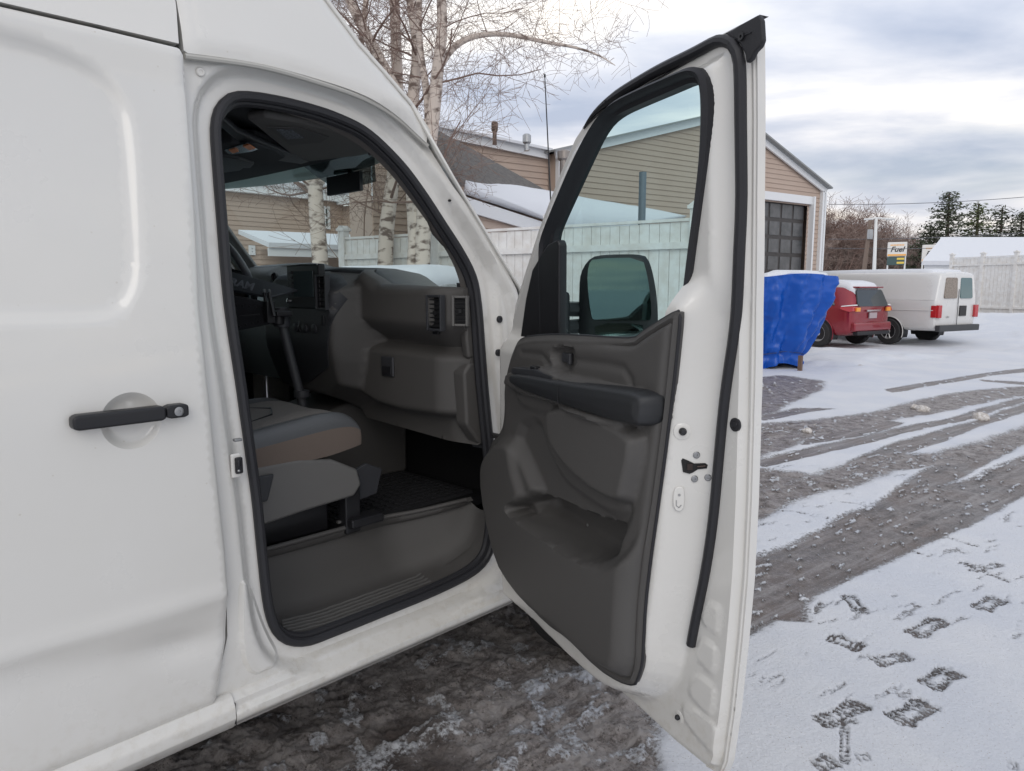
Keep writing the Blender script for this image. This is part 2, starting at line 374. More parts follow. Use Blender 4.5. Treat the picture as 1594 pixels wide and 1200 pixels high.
# =================================================================== THE WHITE VAN
VX = -1.70
def inset(z): return .075*np.clip((np.asarray(z, float)-1.3)/.75, 0, 1)**1.5
def roofin(z): return .075*np.clip((np.asarray(z, float)-1.3)/.75, 0, 1)**1.5+.28*np.maximum(np.asarray(z, float)-2.12, 0)
def side(u, v, off=0, fn=inset):
    X = VX-off
    for _ in range(10): p = onX(u, v, X); X = VX-off-float(fn(p[2]))
    return (p[1], p[2])
def sides(L, off=0, fn=inset): return [side(u, v, off, fn) for u, v in L]
def smap(a, b, h): return (VX-float(inset(b))+h, a, b)      # h positive = outwards
van = thing('cargo_van', 'white high-roof cargo van in the foreground with its front passenger door swung wide open', 'van', (-2.72, -.4, 0))
def vo(mb, name, m, parent=van, **k): return mb.build(name, m, parent, world=True, **k)
W_ = MT['white']

# ---- sliding door
SB = .722                                              # shut line
sd_out = [(-1.35, .50), (.60, .50), side(335, 1128), side(349, 1040), side(357, 1000), side(356, 925), side(352, 860), side(335, 700), side(325, 600), side(312, 480), side(303, 300), side(292, 150), side(286, 84), side(280, 74), side(140, 40), side(0, 8), (-.2, 2.135), (-1.35, 2.12)]
sd_out = [(a-.0, b) for a, b in sd_out]
rec = smooth_poly(sides([(-60, 15), (0, 52), (60, 66), (120, 92), (168, 122), (196, 165), (206, 230), (212, 330), (216, 420), (206, 462), (180, 490), (130, 496), (0, 497), (-60, 497)])+[(-1.1, 1.53), (-1.1, 2.02)], 2)
cup = side(205, 655)
cr_line = sides([(0, 1022), (90, 1003), (180, 975), (270, 948), (356, 922)])
czs = np.array(cr_line)
dent = side(290, 1008); dent2 = side(235, 1040)
def h_sd(P):
    y, z = P[:, 0], P[:, 1]; h = np.zeros(len(P))
    h -= .015*ss(-sdist(P, rec), -.012, .014)
    h -= .006*ss(-sdist(P, rec), .006, .03)*0
    r = np.hypot(y-cup[0], (z-cup[1])); h -= .016*ss(-r, -.064, -.045)
    cz = np.polyval(np.polyfit(czs[:, 0], czs[:, 1], 1), y)
    h += .005*np.exp(-((z-cz)/.022)**2)
    h -= .013*ss(cz-z, -.03, .09)
    h -= .012*np.exp(-((y-dent[0])/.10)**2-((z-dent[1]+.15*(y-dent[0]))/.035)**2)
    h += .004*np.exp(-((y-dent2[0])/.16)**2-((z-dent2[1]-.1)/.04)**2)
    h -= .035*ss(.56-z, 0, .06)
    d = -sdist(P, np.array(sd_out)); h -= .006*ss(-d, -.008, 0)
    h += .004*np.sin(y*3+1)*np.sin(z*2.3)
    return h
sdoor = relief('sliding_door', sd_out, [], h_sd, smap, W_, van, res=.016, ostep=.007, skirt=.03, rings=(.004, .008), feats=[(np.array(rec), (-.012, 0, .014)), (np.array(smooth_poly([(cup[0]+.055*math.cos(a), cup[1]+.055*math.sin(a)) for a in np.linspace(0, 6.2, 24)], 1)), (-.009, 0, .010))], world=True)
# handle
hy0, hz0 = side(113, 660, -.03); hy1, hz1 = side(296, 645, -.03)
mb = MB(); n = 16
def hbar(y0, y1, zc, hh, x0, x1):
    pl = [(y0, -hh*.75), (y0+.012, -hh), (y1-.01, -hh), (y1, -hh*.8), (y1, hh*.8), (y1-.01, hh), (y0+.012, hh), (y0, hh*.75)]
    mb.prism(pl, lambda a, b: (x1, a, zc+b-.0*(a-y0)), lambda a, b: (x0, a, zc+b))
hbar(hy0, hy1-.052, hz0, .0165, VX-.002, VX+.034)
vo(mb, 'door_handle', MT['black'], sdoor, bevel=.006)
mb = MB(); hbar(hy1-.051, hy1, hz0, .0155, VX-.004, VX+.028); vo(mb, 'lock_housing', MT['black'], sdoor, bevel=.005)
RX = Matrix.Rotation(R(90), 3, 'Y')
mb = MB(); mb.lathe([(.0105, 0), (.0105, .002), (.008, .003), (.0035, .003), (.003, .001)], 20, RX, (VX+.0285, hy1-.024, hz0)); vo(mb, 'key_cylinder', MT['steel'], sdoor)

# ---- rocker under the sliding door and the whole sill
sill_prof = [(-.014, .0), (-.002, -.022), (.0, -.032), (.0, -.055), (-.018, -.085), (-.045, -.10), (-.06, -.02), (-.03, .006)]
def extr_y(prof, y0, y1, x0, z0): 
    m_ = MB(); m_.prism(prof, lambda a, b: (x0+a, y0, z0+b), lambda a, b: (x0+a, y1, z0+b)); return m_
yj = side(369, 1110)[0]
mb = extr_y(sill_prof, -3.2, yj-.0012, VX, .545); vo(mb, 'rear_sill', W_, bevel=.003)

# ---- body surround of the front door opening
ap_px = [(349, 470), (337, 330), (329, 225), (328, 196), (333, 170), (347, 151), (370, 142), (420, 147), (480, 161), (530, 178), (575, 202), (625, 250), (660, 296), (692, 345), (722, 392), (741, 432), (749, 480), (755, 560), (762, 640), (770, 720), (773, 790), (770, 840), (760, 872), (735, 897), (680, 925), (600, 958), (520, 990), (478, 1005), (445, 1003), (424, 985), (411, 945), (402, 870), (393, 780), (382, 700), (368, 600)]
ap = catm(sides(ap_px, .07), 5)
fr_out = [side(u, v) for u, v in [(286, 78), (400, 84), (490, 108), (569, 134), (622, 160), (668, 206), (712, 290), (756, 358), (785, 405), (808, 450)]]+[(1.815, 1.50), (1.815, 1.2), (1.81, .9), (1.80, .62), (1.79, .445), (yj, .445), (yj, .52), (.60, .515), (.612, .56), side(353, 1040), side(362, 1000), side(360, 925), side(356, 860), side(339, 700), side(329, 600), side(316, 480), side(306, 300), side(295, 150)]
fr_out = [(a+.004 if i > 17 else a, b) for i, (a, b) in enumerate(fr_out)]
emb = smooth_poly(sides([(371, 910), (382, 902), (393, 910), (418, 985), (440, 1022), (430, 1034), (377, 1056)], .04), 2)
apA = np.array(ap)
def h_fr(P):
    y, z = P[:, 0], P[:, 1]; d = sdist(P, apA)            # distance outside the aperture
    h = np.full(len(P), -.038)
    h -= .030*ss(-d, -.062, -.030)                        # flange the seal sits on
    d2 = -sdist(P, np.array(fr_out))
    top = ss(z, 1.75, 1.95)
    h += .026*ss(-d2, -.05, -.02)*ss(y, 1.45, 1.6)*ss(z, 1.25, 1.45)
    # sill: steps out to the rocker
    h += .026*ss(.548-z, 0, .016)+.012*ss(.515-z, 0, .012)
    h -= .045*ss(.49-z, 0, .05)
    h += .010*ss(-sdist(P, np.array(emb)), -.004, .004)
    h -= .008*np.exp(-((y-yj-.10)/.003)**2)*0
    return h
surround = relief('door_surround', fr_out, [ap], h_fr, smap, W_, van, res=.010, skirt=.035, rings=(.02, .045), hrings=(.030, .040, .051, .062), feats=[(np.array(emb), (-.005, .005)), (np.array([(.5, .548), (2, .548), (2, .30), (.5, .30)]), (0, .016, .033, .045))], world=True)
# small sill join cover
mb = MB(); mb.box((VX-.0150, yj-.0006, .50), (.02, .001, .06)); vo(mb, 'sill_joint', MT['rubber'])
# rubber seal round the opening
apc = resample([tuple(q) for q in inward(resample(catm(sides(ap_px, .062), 5), .02), .012)], .025)
mb = MB(); mb.tube([(VX-float(inset(b))-.062, a, b) for a, b in apc], .0135, 10, closed=True, flat=1.0); 
for k in range(1):
    c = apc.mean(0); inn = [(a+(c[0]-a)*.012, b+(c[1]-b)*.012) for a, b in apc]
mb.tube([(VX-float(inset(b))-.080, a, b) for a, b in inn], .014, 8, closed=True)
vo(mb, 'door_seal', MT['rubber'])
# inner trim strip just inside the seal: dark lip all round, brown-grey on the pillar
c = apc.mean(0)
def strip(path, x0, x1, shrink0, shrink1, m, name, a0=0, a1=None):
    m_ = MB(); V = []; Fc = []; L = list(path)
    nn = len(L)
    for i, (a, b) in enumerate(L):
        p0, p1 = L[i-1] if i else L[0], L[(i+1) % nn] if i < nn-1 else L[-1]
        t = np.array(p1)-np.array(p0); t = t/(np.linalg.norm(t)+1e-9); nrm = np.array([-t[1], t[0]])
        if nrm@(c-np.array([a, b])) < 0: nrm = -nrm
        q0 = np.array([a, b])+nrm*shrink0; q1 = np.array([a, b])+nrm*shrink1
        V += [(x0-float(inset(b)), *q0), (x1-float(inset(b)), *q1), (x1-.012-float(inset(b)), *(q1-nrm*.03))]
    for i in range(nn-1): Fc += [(3*i, 3*i+3, 3*i+4, 3*i+1), (3*i+1, 3*i+4, 3*i+5, 3*i+2)]
    m_.add(V, Fc); return vo(m_, name, m)
tp = [q for q in apc]
# order: find start at rear top and end at the front pillar bottom (closed loop cut)
up_ = [tuple(q) for q in smooth_poly(sides([(333, 200), (338, 170), (356, 150), (385, 143), (480, 162), (560, 196), (622, 245), (682, 325), (728, 395), (744, 440), (746, 470)], .065), 2, closed=False)]
strip(up_, VX-.085, VX-.135, .004, .016, mat('pillar_trim', (.13, .12, .112), .6, bump=(700, .2)), 'pillar_trim')
lo_ = [tuple(q) for q in smooth_poly(sides([(744, 440), (748, 500), (756, 610), (768, 700)], .065), 2, closed=False)]
strip(lo_, VX-.085, VX-.16, .004, .012, MT['plastic_dark'], 'hinge_pillar_trim')
re_ = [tuple(q) for q in smooth_poly(sides([(412, 930), (400, 800), (385, 700), (362, 560), (345, 400), (333, 200)], .065), 2, closed=False)]
strip(re_, VX-.085, VX-.16, .004, .014, MT['black'], 'rear_pillar_trim')
# pillar grab handle bulge
g = [onX(672+dx, 326+dy, VX-.15) for dx, dy in ((0, 5), (2, 18), (10, 34), (22, 50), (36, 62))]
mb = MB(); mb.tube(g, [.012, .022, .026, .022, .012], 10, flat=.8); vo(mb, 'grab_handle', mat('handle_trim', (.09, .08, .075), .6))

# screw, plugs, striker, pin
def stud(u, v, off, r, m, name, parent, prof=None):
    y, z = side(u, v, off); m_ = MB(); m_.lathe(prof or [(r*1.0, -.004), (r, .002), (r*.8, .004), (r*.45, .004), (r*.4, .002)], 20, RX, (VX-off-float(inset(z)), y, z)); return vo(m_, name, m, parent)
stud(312, 112, .036, .011, W_, 'body_screw', surround)
for u, v in ((778, 497), (776, 549)): stud(u, v, .036, .012, MT['rubber'], 'rubber_plug', surround)
stud(700, 312, .034, .004, MT['black'], 'trim_clip', surround)
y, z = side(369, 724, .036)
mb = MB(); mb.box((VX-.034, y-.004, z), (.008, .026, .062)); vo(mb, 'striker_plate', W_, surround, bevel=.004)
mb = MB(); mb.box((VX-.026, y+.0, z+.001), (.012, .019, .042)); mb.box((VX-.018, y-.004, z+.008), (.010, .010, .020)); vo(mb, 'door_striker', MT['black'], surround, bevel=.004)
mb = MB(); mb.lathe([(.0035, 0), (.0035, .012), (.0015, .014)], 10, RX, (VX-.029, y-.004, z-.011)); vo(mb, 'striker_screw', MT['steel'], surround)
y, z = side(368, 684, .036)
mb = MB(); mb.box((VX-.030, y, z), (.014, .020, .007)); vo(mb, 'striker_pin', MT['steel'], surround, bevel=.002)
# bead filling the gutter gap; its grey paints the soft shadow there
mb = MB(); q = catm(sides([(289, 85), (400, 101), (490, 125), (569, 152), (622, 184), (668, 226)], .012, roofin), 5, closed=False); mb.tube([(VX-.020-float(inset(b)), a, b-.002) for a, b in q], .0075, 8); vo(mb, 'gutter_bead', mat('gutter_shadow_grey', (.42, .41, .38), .7), surround)

# ---- high roof side panels
def rmap(a, b, h): return (VX-float(roofin(b))+h, a, b)
rp_r = [(-3.2, 2.145), (-.4, 2.145)]+sides([(0, 3), (140, 35), (281, 68)], 0, roofin)+sides([(277, 8)], 0, roofin)+[(side(275, 0, 0, roofin)[0], 2.30), (side(275, 0, 0, roofin)[0], 2.60), (-3.2, 2.60)]
rp_r = [(a-.003, b) for a, b in rp_r]
ytop = side(277, 8, 0, roofin)[0]
def h_roof(P):
    return .003*np.sin(P[:, 0]*2.1)*np.sin(P[:, 1]*5)+.010*ss(2.16-P[:, 1], 0, .05)
relief('rear_roof_panel', rp_r, [], h_roof, rmap, W_, van, res=.03, skirt=.03, ostep=.02, world=True)
sil = [side(u, v, 0, roofin) for u, v in [(669, 206), (640, 160), (600, 113), (560, 68), (510, 0)]]
sil += [(sil[-1][0]-.16, sil[-1][1]+.17), (sil[-1][0]-.42, 2.60)]
rp_f = [(ytop+.004, 2.60), (ytop+.004, side(280, 40, 0, roofin)[1])]+catm(sides([(290, 80), (400, 96), (490, 120), (569, 147), (622, 180), (668, 222)], 0, roofin), 5, closed=False)+sil
def h_rf(P): return .012*ss(-sdist(P, np.array(rp_f)), .0, .03)-.012+.004*np.sin(P[:, 0]*4)*np.sin(P[:, 1]*5)
relief('front_roof_panel', rp_f, [], h_rf, rmap, W_, van, res=.02, skirt=.04, ostep=.015, world=True)
# ---- windscreen pillar outer skin (folds from the surround round to the glass)
prof_line = [(1.815, 1.53), (1.80, 1.585), side(780, 400), side(740, 333), side(706, 276), side(676, 212)]
ws_line = [(1.82, 1.55)]+[prof_line[1], prof_line[2], prof_line[3], prof_line[4], prof_line[5]]+sil[1:]
VL = -3.73
def ws_pt(a, b, t, inn=0):          # t 0 = right edge, 1 = left edge
    xr = VX-float(roofin(b))-inn; xl = VL+float(roofin(b))+inn; x = xr+(xl-xr)*t
    bul = .30*(1-(2*t-1)**2)*(.55+.45*np.clip((2.6-b)/1.0, 0, 1))
    return (x, a+bul, b)
def ws_sheet(name, m, t0, t1, rows, n=24, inn=0, dy=0, parent=van, th=0):
    V = []; Fc = []
    for a, b in rows:
        for k in range(n+1):
            p = ws_pt(a, b, t0+(t1-t0)*k/n, inn); V.append((p[0], p[1]+dy, p[2]))
    for i in range(len(rows)-1):
        for k in range(n): q = i*(n+1)+k; Fc.append((q, q+1, q+n+2, q+n+1))
    o = obj(name, V, Fc, m, parent, world=True)
    if th: s_ = o.modifiers.new('thick', 'SOLIDIFY'); s_.thickness = th; s_.offset = 0
    return o
base = (1.86, 1.49); pr = [base, (1.80, 1.585), prof_line[2], prof_line[3], prof_line[4], prof_line[5]]
gl_top = (1.395, 2.125)
glass_rows = [base, (1.80, 1.585), prof_line[2], prof_line[3], prof_line[4], gl_top]
ws_sheet('right_windscreen_pillar', W_, 0, .045, glass_rows, 3, th=.008)
ws_sheet('left_windscreen_pillar', W_, .955, 1, glass_rows, 3, th=.02)
ws = ws_sheet('windscreen', MT['wsglass'], .045, .955, glass_rows, 24)
ws_sheet('roof_front', W_, 0, 1, [gl_top]+sil[0:], 20, th=.01)
# trim behind the left pillar
ws_sheet('left_pillar_trim', mat('pillar_cloth', (.20, .20, .195), .8), .915, .965, [(a-.05, b) for a, b in glass_rows], 3, th=.02)
# dark tinted see-through patch behind the mirror area of the glass
rt = [(a-.02, b) for a, b in [(1.495, 1.995), (1.46, 2.04), (1.43, 2.08), (1.395, 2.125)]]
V = []; Fc = []
for j, (a, b) in enumerate(rt):
    tt = [(.33, .50), (.29, .53), (.25, .55), (.21, .57)][j]
    for k in range(9): V.append(ws_pt(a, b, tt[0]+(tt[1]-tt[0])*k/8))
for j in range(3):
    for k in range(8): q = j*9+k; Fc.append((q, q+1, q+10, q+9))
obj('tint_patch', V, Fc, MT['tintband'], ws, world=True)
p = ws_pt(1.49, 2.00, .42)
mb = MB(); mb.box((p[0], p[1]-.07, p[2]), (.24, .018, .075), 0); mb.tube([(p[0], p[1]-.06, p[2]+.02), (p[0], p[1]-.01, p[2]+.09)], .010, 8); vo(mb, 'rear_view_mirror', MT['black'], van, bevel=.012)

# ---- the rest of the shell: roof, left side, tail, bonnet, front
mb = MB()
xr = VX-float(roofin(2.6)); xl = VL+float(roofin(2.6)); yf = sil[-1][0]+.02; 
V = []; Fc = []; m_ = 14
for y in (-3.25, -1, 0, yf):
    for k in range(m_+1): x = xr+(xl-xr)*k/m_; V.append((x, y, 2.60+.10*(1-(2*k/m_-1)**4)))
for i in range(3):
    for k in range(m_): q = i*(m_+1)+k; Fc.append((q, q+1, q+m_+2, q+m_+1))
mb.add(V, Fc); o = vo(mb, 'roof', W_); s_ = o.modifiers.new('thick', 'SOLIDIFY'); s_.thickness = .02
def lmap(a, b, h): return (VL+float(roofin(b))-h, a, b)
lw = smooth_poly([(.95, 1.42), (1.66, 1.42), (1.64, 1.6), (1.42, 1.95), (1.3, 2.0), (.95, 2.03)], 2)
left_out = [(-3.2, .45), (1.86, .45), (1.86, 1.49), (1.80, 1.585), prof_line[2], prof_line[3], prof_line[4], prof_line[5], sil[1], sil[2], sil[3], sil[4], sil[5], (sil[5][0]-.26, 2.6), (-3.2, 2.6)]
relief('left_side', left_out, [lw], lambda P: np.zeros(len(P)), lmap, W_, van, res=.12, skirt=.03, ostep=.06, world=True)
relief('left_door_glass', [(a, b) for a, b in lw], [], lambda P: np.full(len(P), -.02), lmap, MT['glass'], van, res=.12, skirt=0, ostep=.05, world=True)
rs_out = [(-3.2, .45), (-1.36, .45), (-1.36, 2.135), (-3.2, 2.135)]
relief('rear_quarter', rs_out, [], lambda P: -.012*ss(-sdist(P, np.array([(-2.9, 1.5), (-1.6, 1.5), (-1.6, 2.0), (-2.9, 2.0)])), -.01, .02), smap, W_, van, res=.06, skirt=.03, world=True)
mb = MB(); mb.box(((VX+VL)/2, -3.22, 1.5), (1.98, .05, 2.15)); vo(mb, 'rear_doors', W_, bevel=.02)
# bonnet, wings, nose
secs = [(1.87, .47, 1.50, 1.50, 0), (2.3, .47, 1.44, 1.46, .02), (2.7, .45, 1.36, 1.40, .05), (3.0, .45, 1.20, 1.28, .10), (3.12, .48, .95, 1.0, .16)]
V = []; Fc = []; nn = 18
for y, zb, zs, zc, ins in secs:
    xr_, xl_ = VX-.015-ins, VL+.015+ins
    for k in range(nn+1):
        t = k/nn
        if k == 0: V.append((xr_, y, zb))
        elif k == nn: V.append((xl_, y, zb))
        else:
            t2 = (k-1)/(nn-2); s_ = (2*t2-1); V.append((xr_+(xl_-xr_)*t2, y, zs-.06+(zc-zs+.06)*(1-s_**4)))
for i in range(len(secs)-1):
    for k in range(nn): q = i*(nn+1)+k; Fc.append((q, q+1, q+nn+2, q+nn+1))
Fc.append(tuple(range((len(secs)-1)*(nn+1), len(secs)*(nn+1))))
obj('bonnet_and_wings', V, Fc, W_, van, world=True)
mb = MB(); mb.box(((VX+VL)/2, 3.13, .52), (1.95, .16, .26)); vo(mb, 'front_bumper', MT['plastic_dark'], bevel=.04)
# underside
mb = MB(); mb.box(((VX+VL)/2, -.05, .44), (1.80, 6.2, .05)); vo(mb, 'underbody', MT['black'])
def wheel(name, c, r, wd, parent, world=True, ang=0, rimr=.62, spokes=8, rimmat='steel', sx=1):
    """tyre as part, rim as sub-part; axis along local X"""
    Mx = Matrix.Rotation(ang, 3, 'Z')@Matrix.Rotation(R(90)*sx, 3, 'Y')
    t = MB(); t.lathe([(r*rimr, -wd/2), (r*.9, -wd/2), (r*.985, -wd*.38), (r, -wd*.2), (r, wd*.2), (r*.985, wd*.38), (r*.9, wd/2), (r*rimr, wd/2), (r*rimr, wd*.3), (r*rimr*.98, 0)], 36, Mx, c)
    o = t.build(name, MT['rubber_tyre'], parent, world=world)
    q = MB(); q.lathe([(r*rimr*.99, -wd*.2), (r*rimr*1.0, wd*.42), (r*rimr*.93, wd*.45), (r*rimr*.88, wd*.22), (r*.25, wd*.30), (r*.14, wd*.42), (r*.05, wd*.44)], 36, Mx, c)
    for k in range(spokes):
        a = 2*math.pi*k/spokes; d = Vector((math.cos(a), math.sin(a), 0))
        q.tube([tuple(Mx@(d*r*.16+Vector((0, 0, wd*.36)))+Vector(c)), tuple(Mx@(d*r*rimr*.9+Vector((0, 0, wd*.34)))+Vector(c))], [r*.055, r*.085], 6, flat=.5)
    q.build('rim', MT[rimmat], o, world=False); return o
MT['rubber_tyre'] = mat('tyre_rubber', (.025, .025, .026), .8, bump=(60, .4))
for y in (2.42, -1.75):
    for x, s_ in ((VX-.14, 1), (VL+.14, -1)): wheel('wheel', (x, y, .385), .385, .24, van, sx=s_)
# =================================================================== THE OPEN FRONT DOOR (part of the van)
DAZ = R(109); HP = onX(806, 600, VX); DD = np.array([math.sin(DAZ), math.cos(DAZ), 0]); DN = np.array([DD[1], -DD[0], 0])
if DN@(CAM-HP) < 0: DN = -DN
def dxy(s, z, t): q = HP+DD*s+DN*(t+float(inset(z))); return (q[0], q[1], z)
def dp(u, v, t):
    ins = 0.0; r = ray(u, v)
    for _ in range(8):
        k = (DN@(HP-CAM)+t+ins)/(DN@r); q = CAM+r*k; ins = float(inset(q[2]))
    return (float((q-HP)@DD), float(q[2]))
def dps(L, t): return [dp(u, v, t) for u, v in L]
DM = Matrix((tuple(DD), tuple(DN), (0, 0, 1))).transposed()      # columns: s, t, z
def dmap(a, b, h): return dxy(a, b, h)

# outer outline of the whole door
d_out = dps([(1183, 30), (1186, 60), (1187, 180), (1186, 300), (1184, 480), (1181, 640), (1177, 780), (1171, 900), (1162, 1000), (1150, 1110), (1139, 1185), (1131, 1204), (1110, 1192), (1060, 1152), (997, 1094)], 0)
zb = d_out[-1][1]
d_out += [(.45, zb), (.12, zb), (.03, zb+.02), (.02, .8), (.015, 1.2)]+dps([(806, 520), (812, 470), (829, 415), (850, 350), (880, 272), (908, 208), (935, 168), (975, 138), (1040, 100), (1110, 66), (1160, 40)], .0)
glass_px = [(862, 530), (862, 374), (870, 350), (888, 310), (915, 250), (938, 202), (960, 180), (1000, 162), (1050, 141), (1084, 126), (1096, 138), (1098, 180), (1096, 260), (1088, 330), (1078, 400), (1068, 490), (1062, 560)]
ring_px = [(846, 535), (841, 388), (848, 366), (870, 313), (897, 250), (928, 194), (955, 160), (1000, 138), (1050, 117), (1080, 104), (1098, 108), (1106, 126), (1108, 170), (1105, 230), (1097, 290), (1086, 370), (1074, 460), (1066, 560)]
hole = smooth_poly(dps(ring_px, .055), 1)
dO = np.array(d_out)
boxp = np.array(smooth_poly(dps([(1135, 330), (1130, 480), (1122, 600), (1112, 700), (1103, 790), (1093, 870), (1082, 945), (1072, 1002), (1062, 1050), (1044, 1080), (1020, 1096), (990, 1089), (955, 1066), (905, 1020), (860, 975)], .036)+[(.15, zb+.04), (.06, zb+.05), (.05, .9), (.05, 1.30), (.06, 1.75), (.9, 1.85)], 1))
def h_met(P, base_only=False):
    s, z = P[:, 0], P[:, 1]; d = -sdist(P, dO); up = np.maximum(ss(z, 1.52, 1.62), ss(z, 1.38, 1.46)*ss(-s, -.86, -.78))
    low = .012+.020*ss(d, .016, .026)+.088*ss(-sdist(P, boxp), 0, .060)
    hi = .012+.022*ss(d, .012, .022)+.030*ss(d, .045, .075)
    h = low*(1-up)+hi*up
    if not base_only:
        for q in ribs: h += .0045*ss(-sdist(P, q), -.005, .004)
    h -= .085*ss(-sdist(P, tcut), .0, .02)
    return h
def hat(a, b): return float(h_met(np.array([[a, b]]), True)[0])
def onmet(u, v):
    t = .06
    for _ in range(14): a, b = dp(u, v, t); t = .5*t+.5*hat(a, b)
    return a, b
ribs_px = [
    [(1101, 932), (1120, 944), (1122, 950), (1119, 985), (1112, 986), (1094, 968), (1093, 960)],
    [(1092, 990), (1115, 1008), (1117, 1015), (1113, 1048), (1106, 1048), (1085, 1025), (1083, 1018)],
    [(1082, 1045), (1110, 1066), (1114, 1073), (1110, 1110), (1102, 1112), (1074, 1082), (1073, 1074)],
    [(1066, 1092), (1110, 1124), (1117, 1133), (1115, 1172), (1106, 1170), (1072, 1130), (1062, 1110)]]
tcut = np.array(smooth_poly(dps([(830, 545), (985, 545), (1005, 545), (1022, 560), (1002, 760), (980, 1000), (955, 1035), (850, 940), (790, 860), (790, 640)], .12), 1))
ribs = [np.array(smooth_poly([onmet(*p_) for p_ in q], 2)) for q in ribs_px]
latch = dp(1082, 725, .09)
door = relief('front_door', d_out, [hole], h_met, dmap, W_, van, res=.009, skirt=.020, rings=(.012, .016, .022, .026), feats=[(boxp, (-.002, .015, .03, .045, .060))]+[(q, (-.005, .004)) for q in ribs], world=True)
def dv(mb, name, m, parent=door, **k): return mb.build(name, m, parent, **k)
# folded hem of the outer skin: slim raised edge all down the free side
hem = [q for q in d_out[:13]]
mb = MB(); mb.tube([dxy(a-.008, b, .0115) for a, b in hem], .0035, 8); dv(mb, 'skin_hem', W_)
# outer skin with its own sculpting and handle, seen from the far side
relief('outer_skin', d_out, [smooth_poly([(a, b) for a, b in dps(ring_px, .0)], 1)], lambda P: np.full(len(P), -.0075), dmap, W_, door, res=.03, skirt=0, ostep=.02)
mb = MB(); mb.tube([dxy(.80, 1.29, -.015), dxy(.81, 1.29, -.05), dxy(.98, 1.29, -.05), dxy(.99, 1.29, -.015)], .014, 8); dv(mb, 'outer_handle', MT['black'])

# glass
gl = smooth_poly(dps([(852, 540), (850, 380), (890, 280), (930, 190), (960, 165), (1080, 112), (1102, 130), (1103, 200), (1092, 330), (1072, 480), (1064, 560)], .03), 1)
relief('window_glass', gl, [], lambda P: np.full(len(P), .030), dmap, MT['glass'], door, res=.05, skirt=0, ostep=.03)
# rubber run channel round the glass
def ring(name, outer, inner, t_o, t_i, m, parent=door, step=.015, closed=False):
    a = resample(outer, 1e9 if False else step, closed); n_ = len(a); b = resample(inner, 1, closed)
    L = np.array(inner, float); 
    Ld = np.r_[0, np.cumsum(np.linalg.norm(np.diff(L, axis=0), axis=1))]; t = np.linspace(0, Ld[-1], n_); b = np.stack([np.interp(t, Ld, L[:, k]) for k in (0, 1)], 1)
    V = []; Fc = []
    for p, q in zip(a, b):
        mid = (p*.5+q*.5); V += [dxy(*p, t_o-.02), dxy(*p, t_o), dxy(*mid, (t_o+t_i)/2+.006), dxy(*q, t_i), dxy(*q, t_i-.025)]
    for i in range(n_-1):
        for k in range(4): q = i*5+k; Fc.append((q, q+1, q+6, q+5))
    return obj(name, V, Fc, m, parent)
def arc(L): return smooth_poly(L, 2, closed=False)
ro = arc(dps(ring_px, .064)); ri = arc(dps(glass_px, .040))
# pair them by equal parameter: resample both on matching key points
def paired(A, B, m_=6):
    A = np.array(A); B = np.array(B); o1 = []; o2 = []
    for i in range(len(A)-1):
        for k in range(m_): o1.append(A[i]+(A[i+1]-A[i])*k/m_)
    o1.append(A[-1]); 
    Bd = np.array(B); 
    for p in o1:
        # nearest point on B
        best = None
        for i in range(len(Bd)-1):
            a = Bd[i]; ab = Bd[i+1]-a; t = min(1, max(0, ((p-a)@ab)/(ab@ab+1e-12))); q = a+ab*t; d = ((q-p)**2).sum()
            if best is None or d < best[0]: best = (d, q)
        o2.append(best[1])
    return o1, o2
A, B = paired(ro, ri, 1)
V = []; Fc = []
for p, q in zip(A, B):
    for k, (f, t) in enumerate(((-.04, .040), (-.02, .074), (.25, .079), (.55, .070), (.6, .052), (1, .046), (1, .020))):
        r_ = p+(q-p)*f; V.append(dxy(*r_, t))
for i in range(len(A)-1):
    for k in range(6): q = i*7+k; Fc.append((q, q+1, q+8, q+7))
obj('window_seal', V, Fc, MT['rubber'], door)
# black mirror-sail cover at the front lower corner of the frame
sail = dps([(803, 532), (812, 466), (822, 420), (838, 392), (846, 380), (861, 372), (864, 380), (864, 532)], .09)
mb = MB(); mb.prism(sail, lambda a, b: dxy(a, b, .078), lambda a, b: dxy(a, b, .05)); dv(mb, 'sail_cover', MT['black'], bevel=.006)
# big rubber door seal: front frame, top, down the free edge
ds_px = [(912, 198), (922, 182), (940, 164), (972, 142), (1030, 108), (1090, 80), (1122, 62), (1142, 66), (1152, 84), (1155, 110), (1156, 250), (1154, 400), (1147, 510), (1136, 580), (1128, 640), (1121, 720), (1113, 810), (1101, 890), (1086, 960), (1078, 1003)]
L = resample(smooth_poly([onmet(*p_) for p_ in ds_px], 2, closed=False), .02, False)
up = []
mb = MB(); mb.tube([dxy(a, b, hat(a, b)+.004) for a, b in L], [.0115*min(1, .25+i*.09) for i in range(len(L))], 10, flat=1.1); 
L2 = [(a+.007, b) for a, b in L]
dv(mb, 'edge_seal', MT['rubber'])
for i in range(6, len(L)-1, 7):
    a, b = L[i]; mb = MB(); mb.lathe([(.0022, 0), (.0022, .002)], 8, DM@Matrix.Rotation(R(-90), 3, 'X'), dxy(a+.001, b, hat(a, b)+.0145)); dv(mb, 'seal_clip', MT['black'])
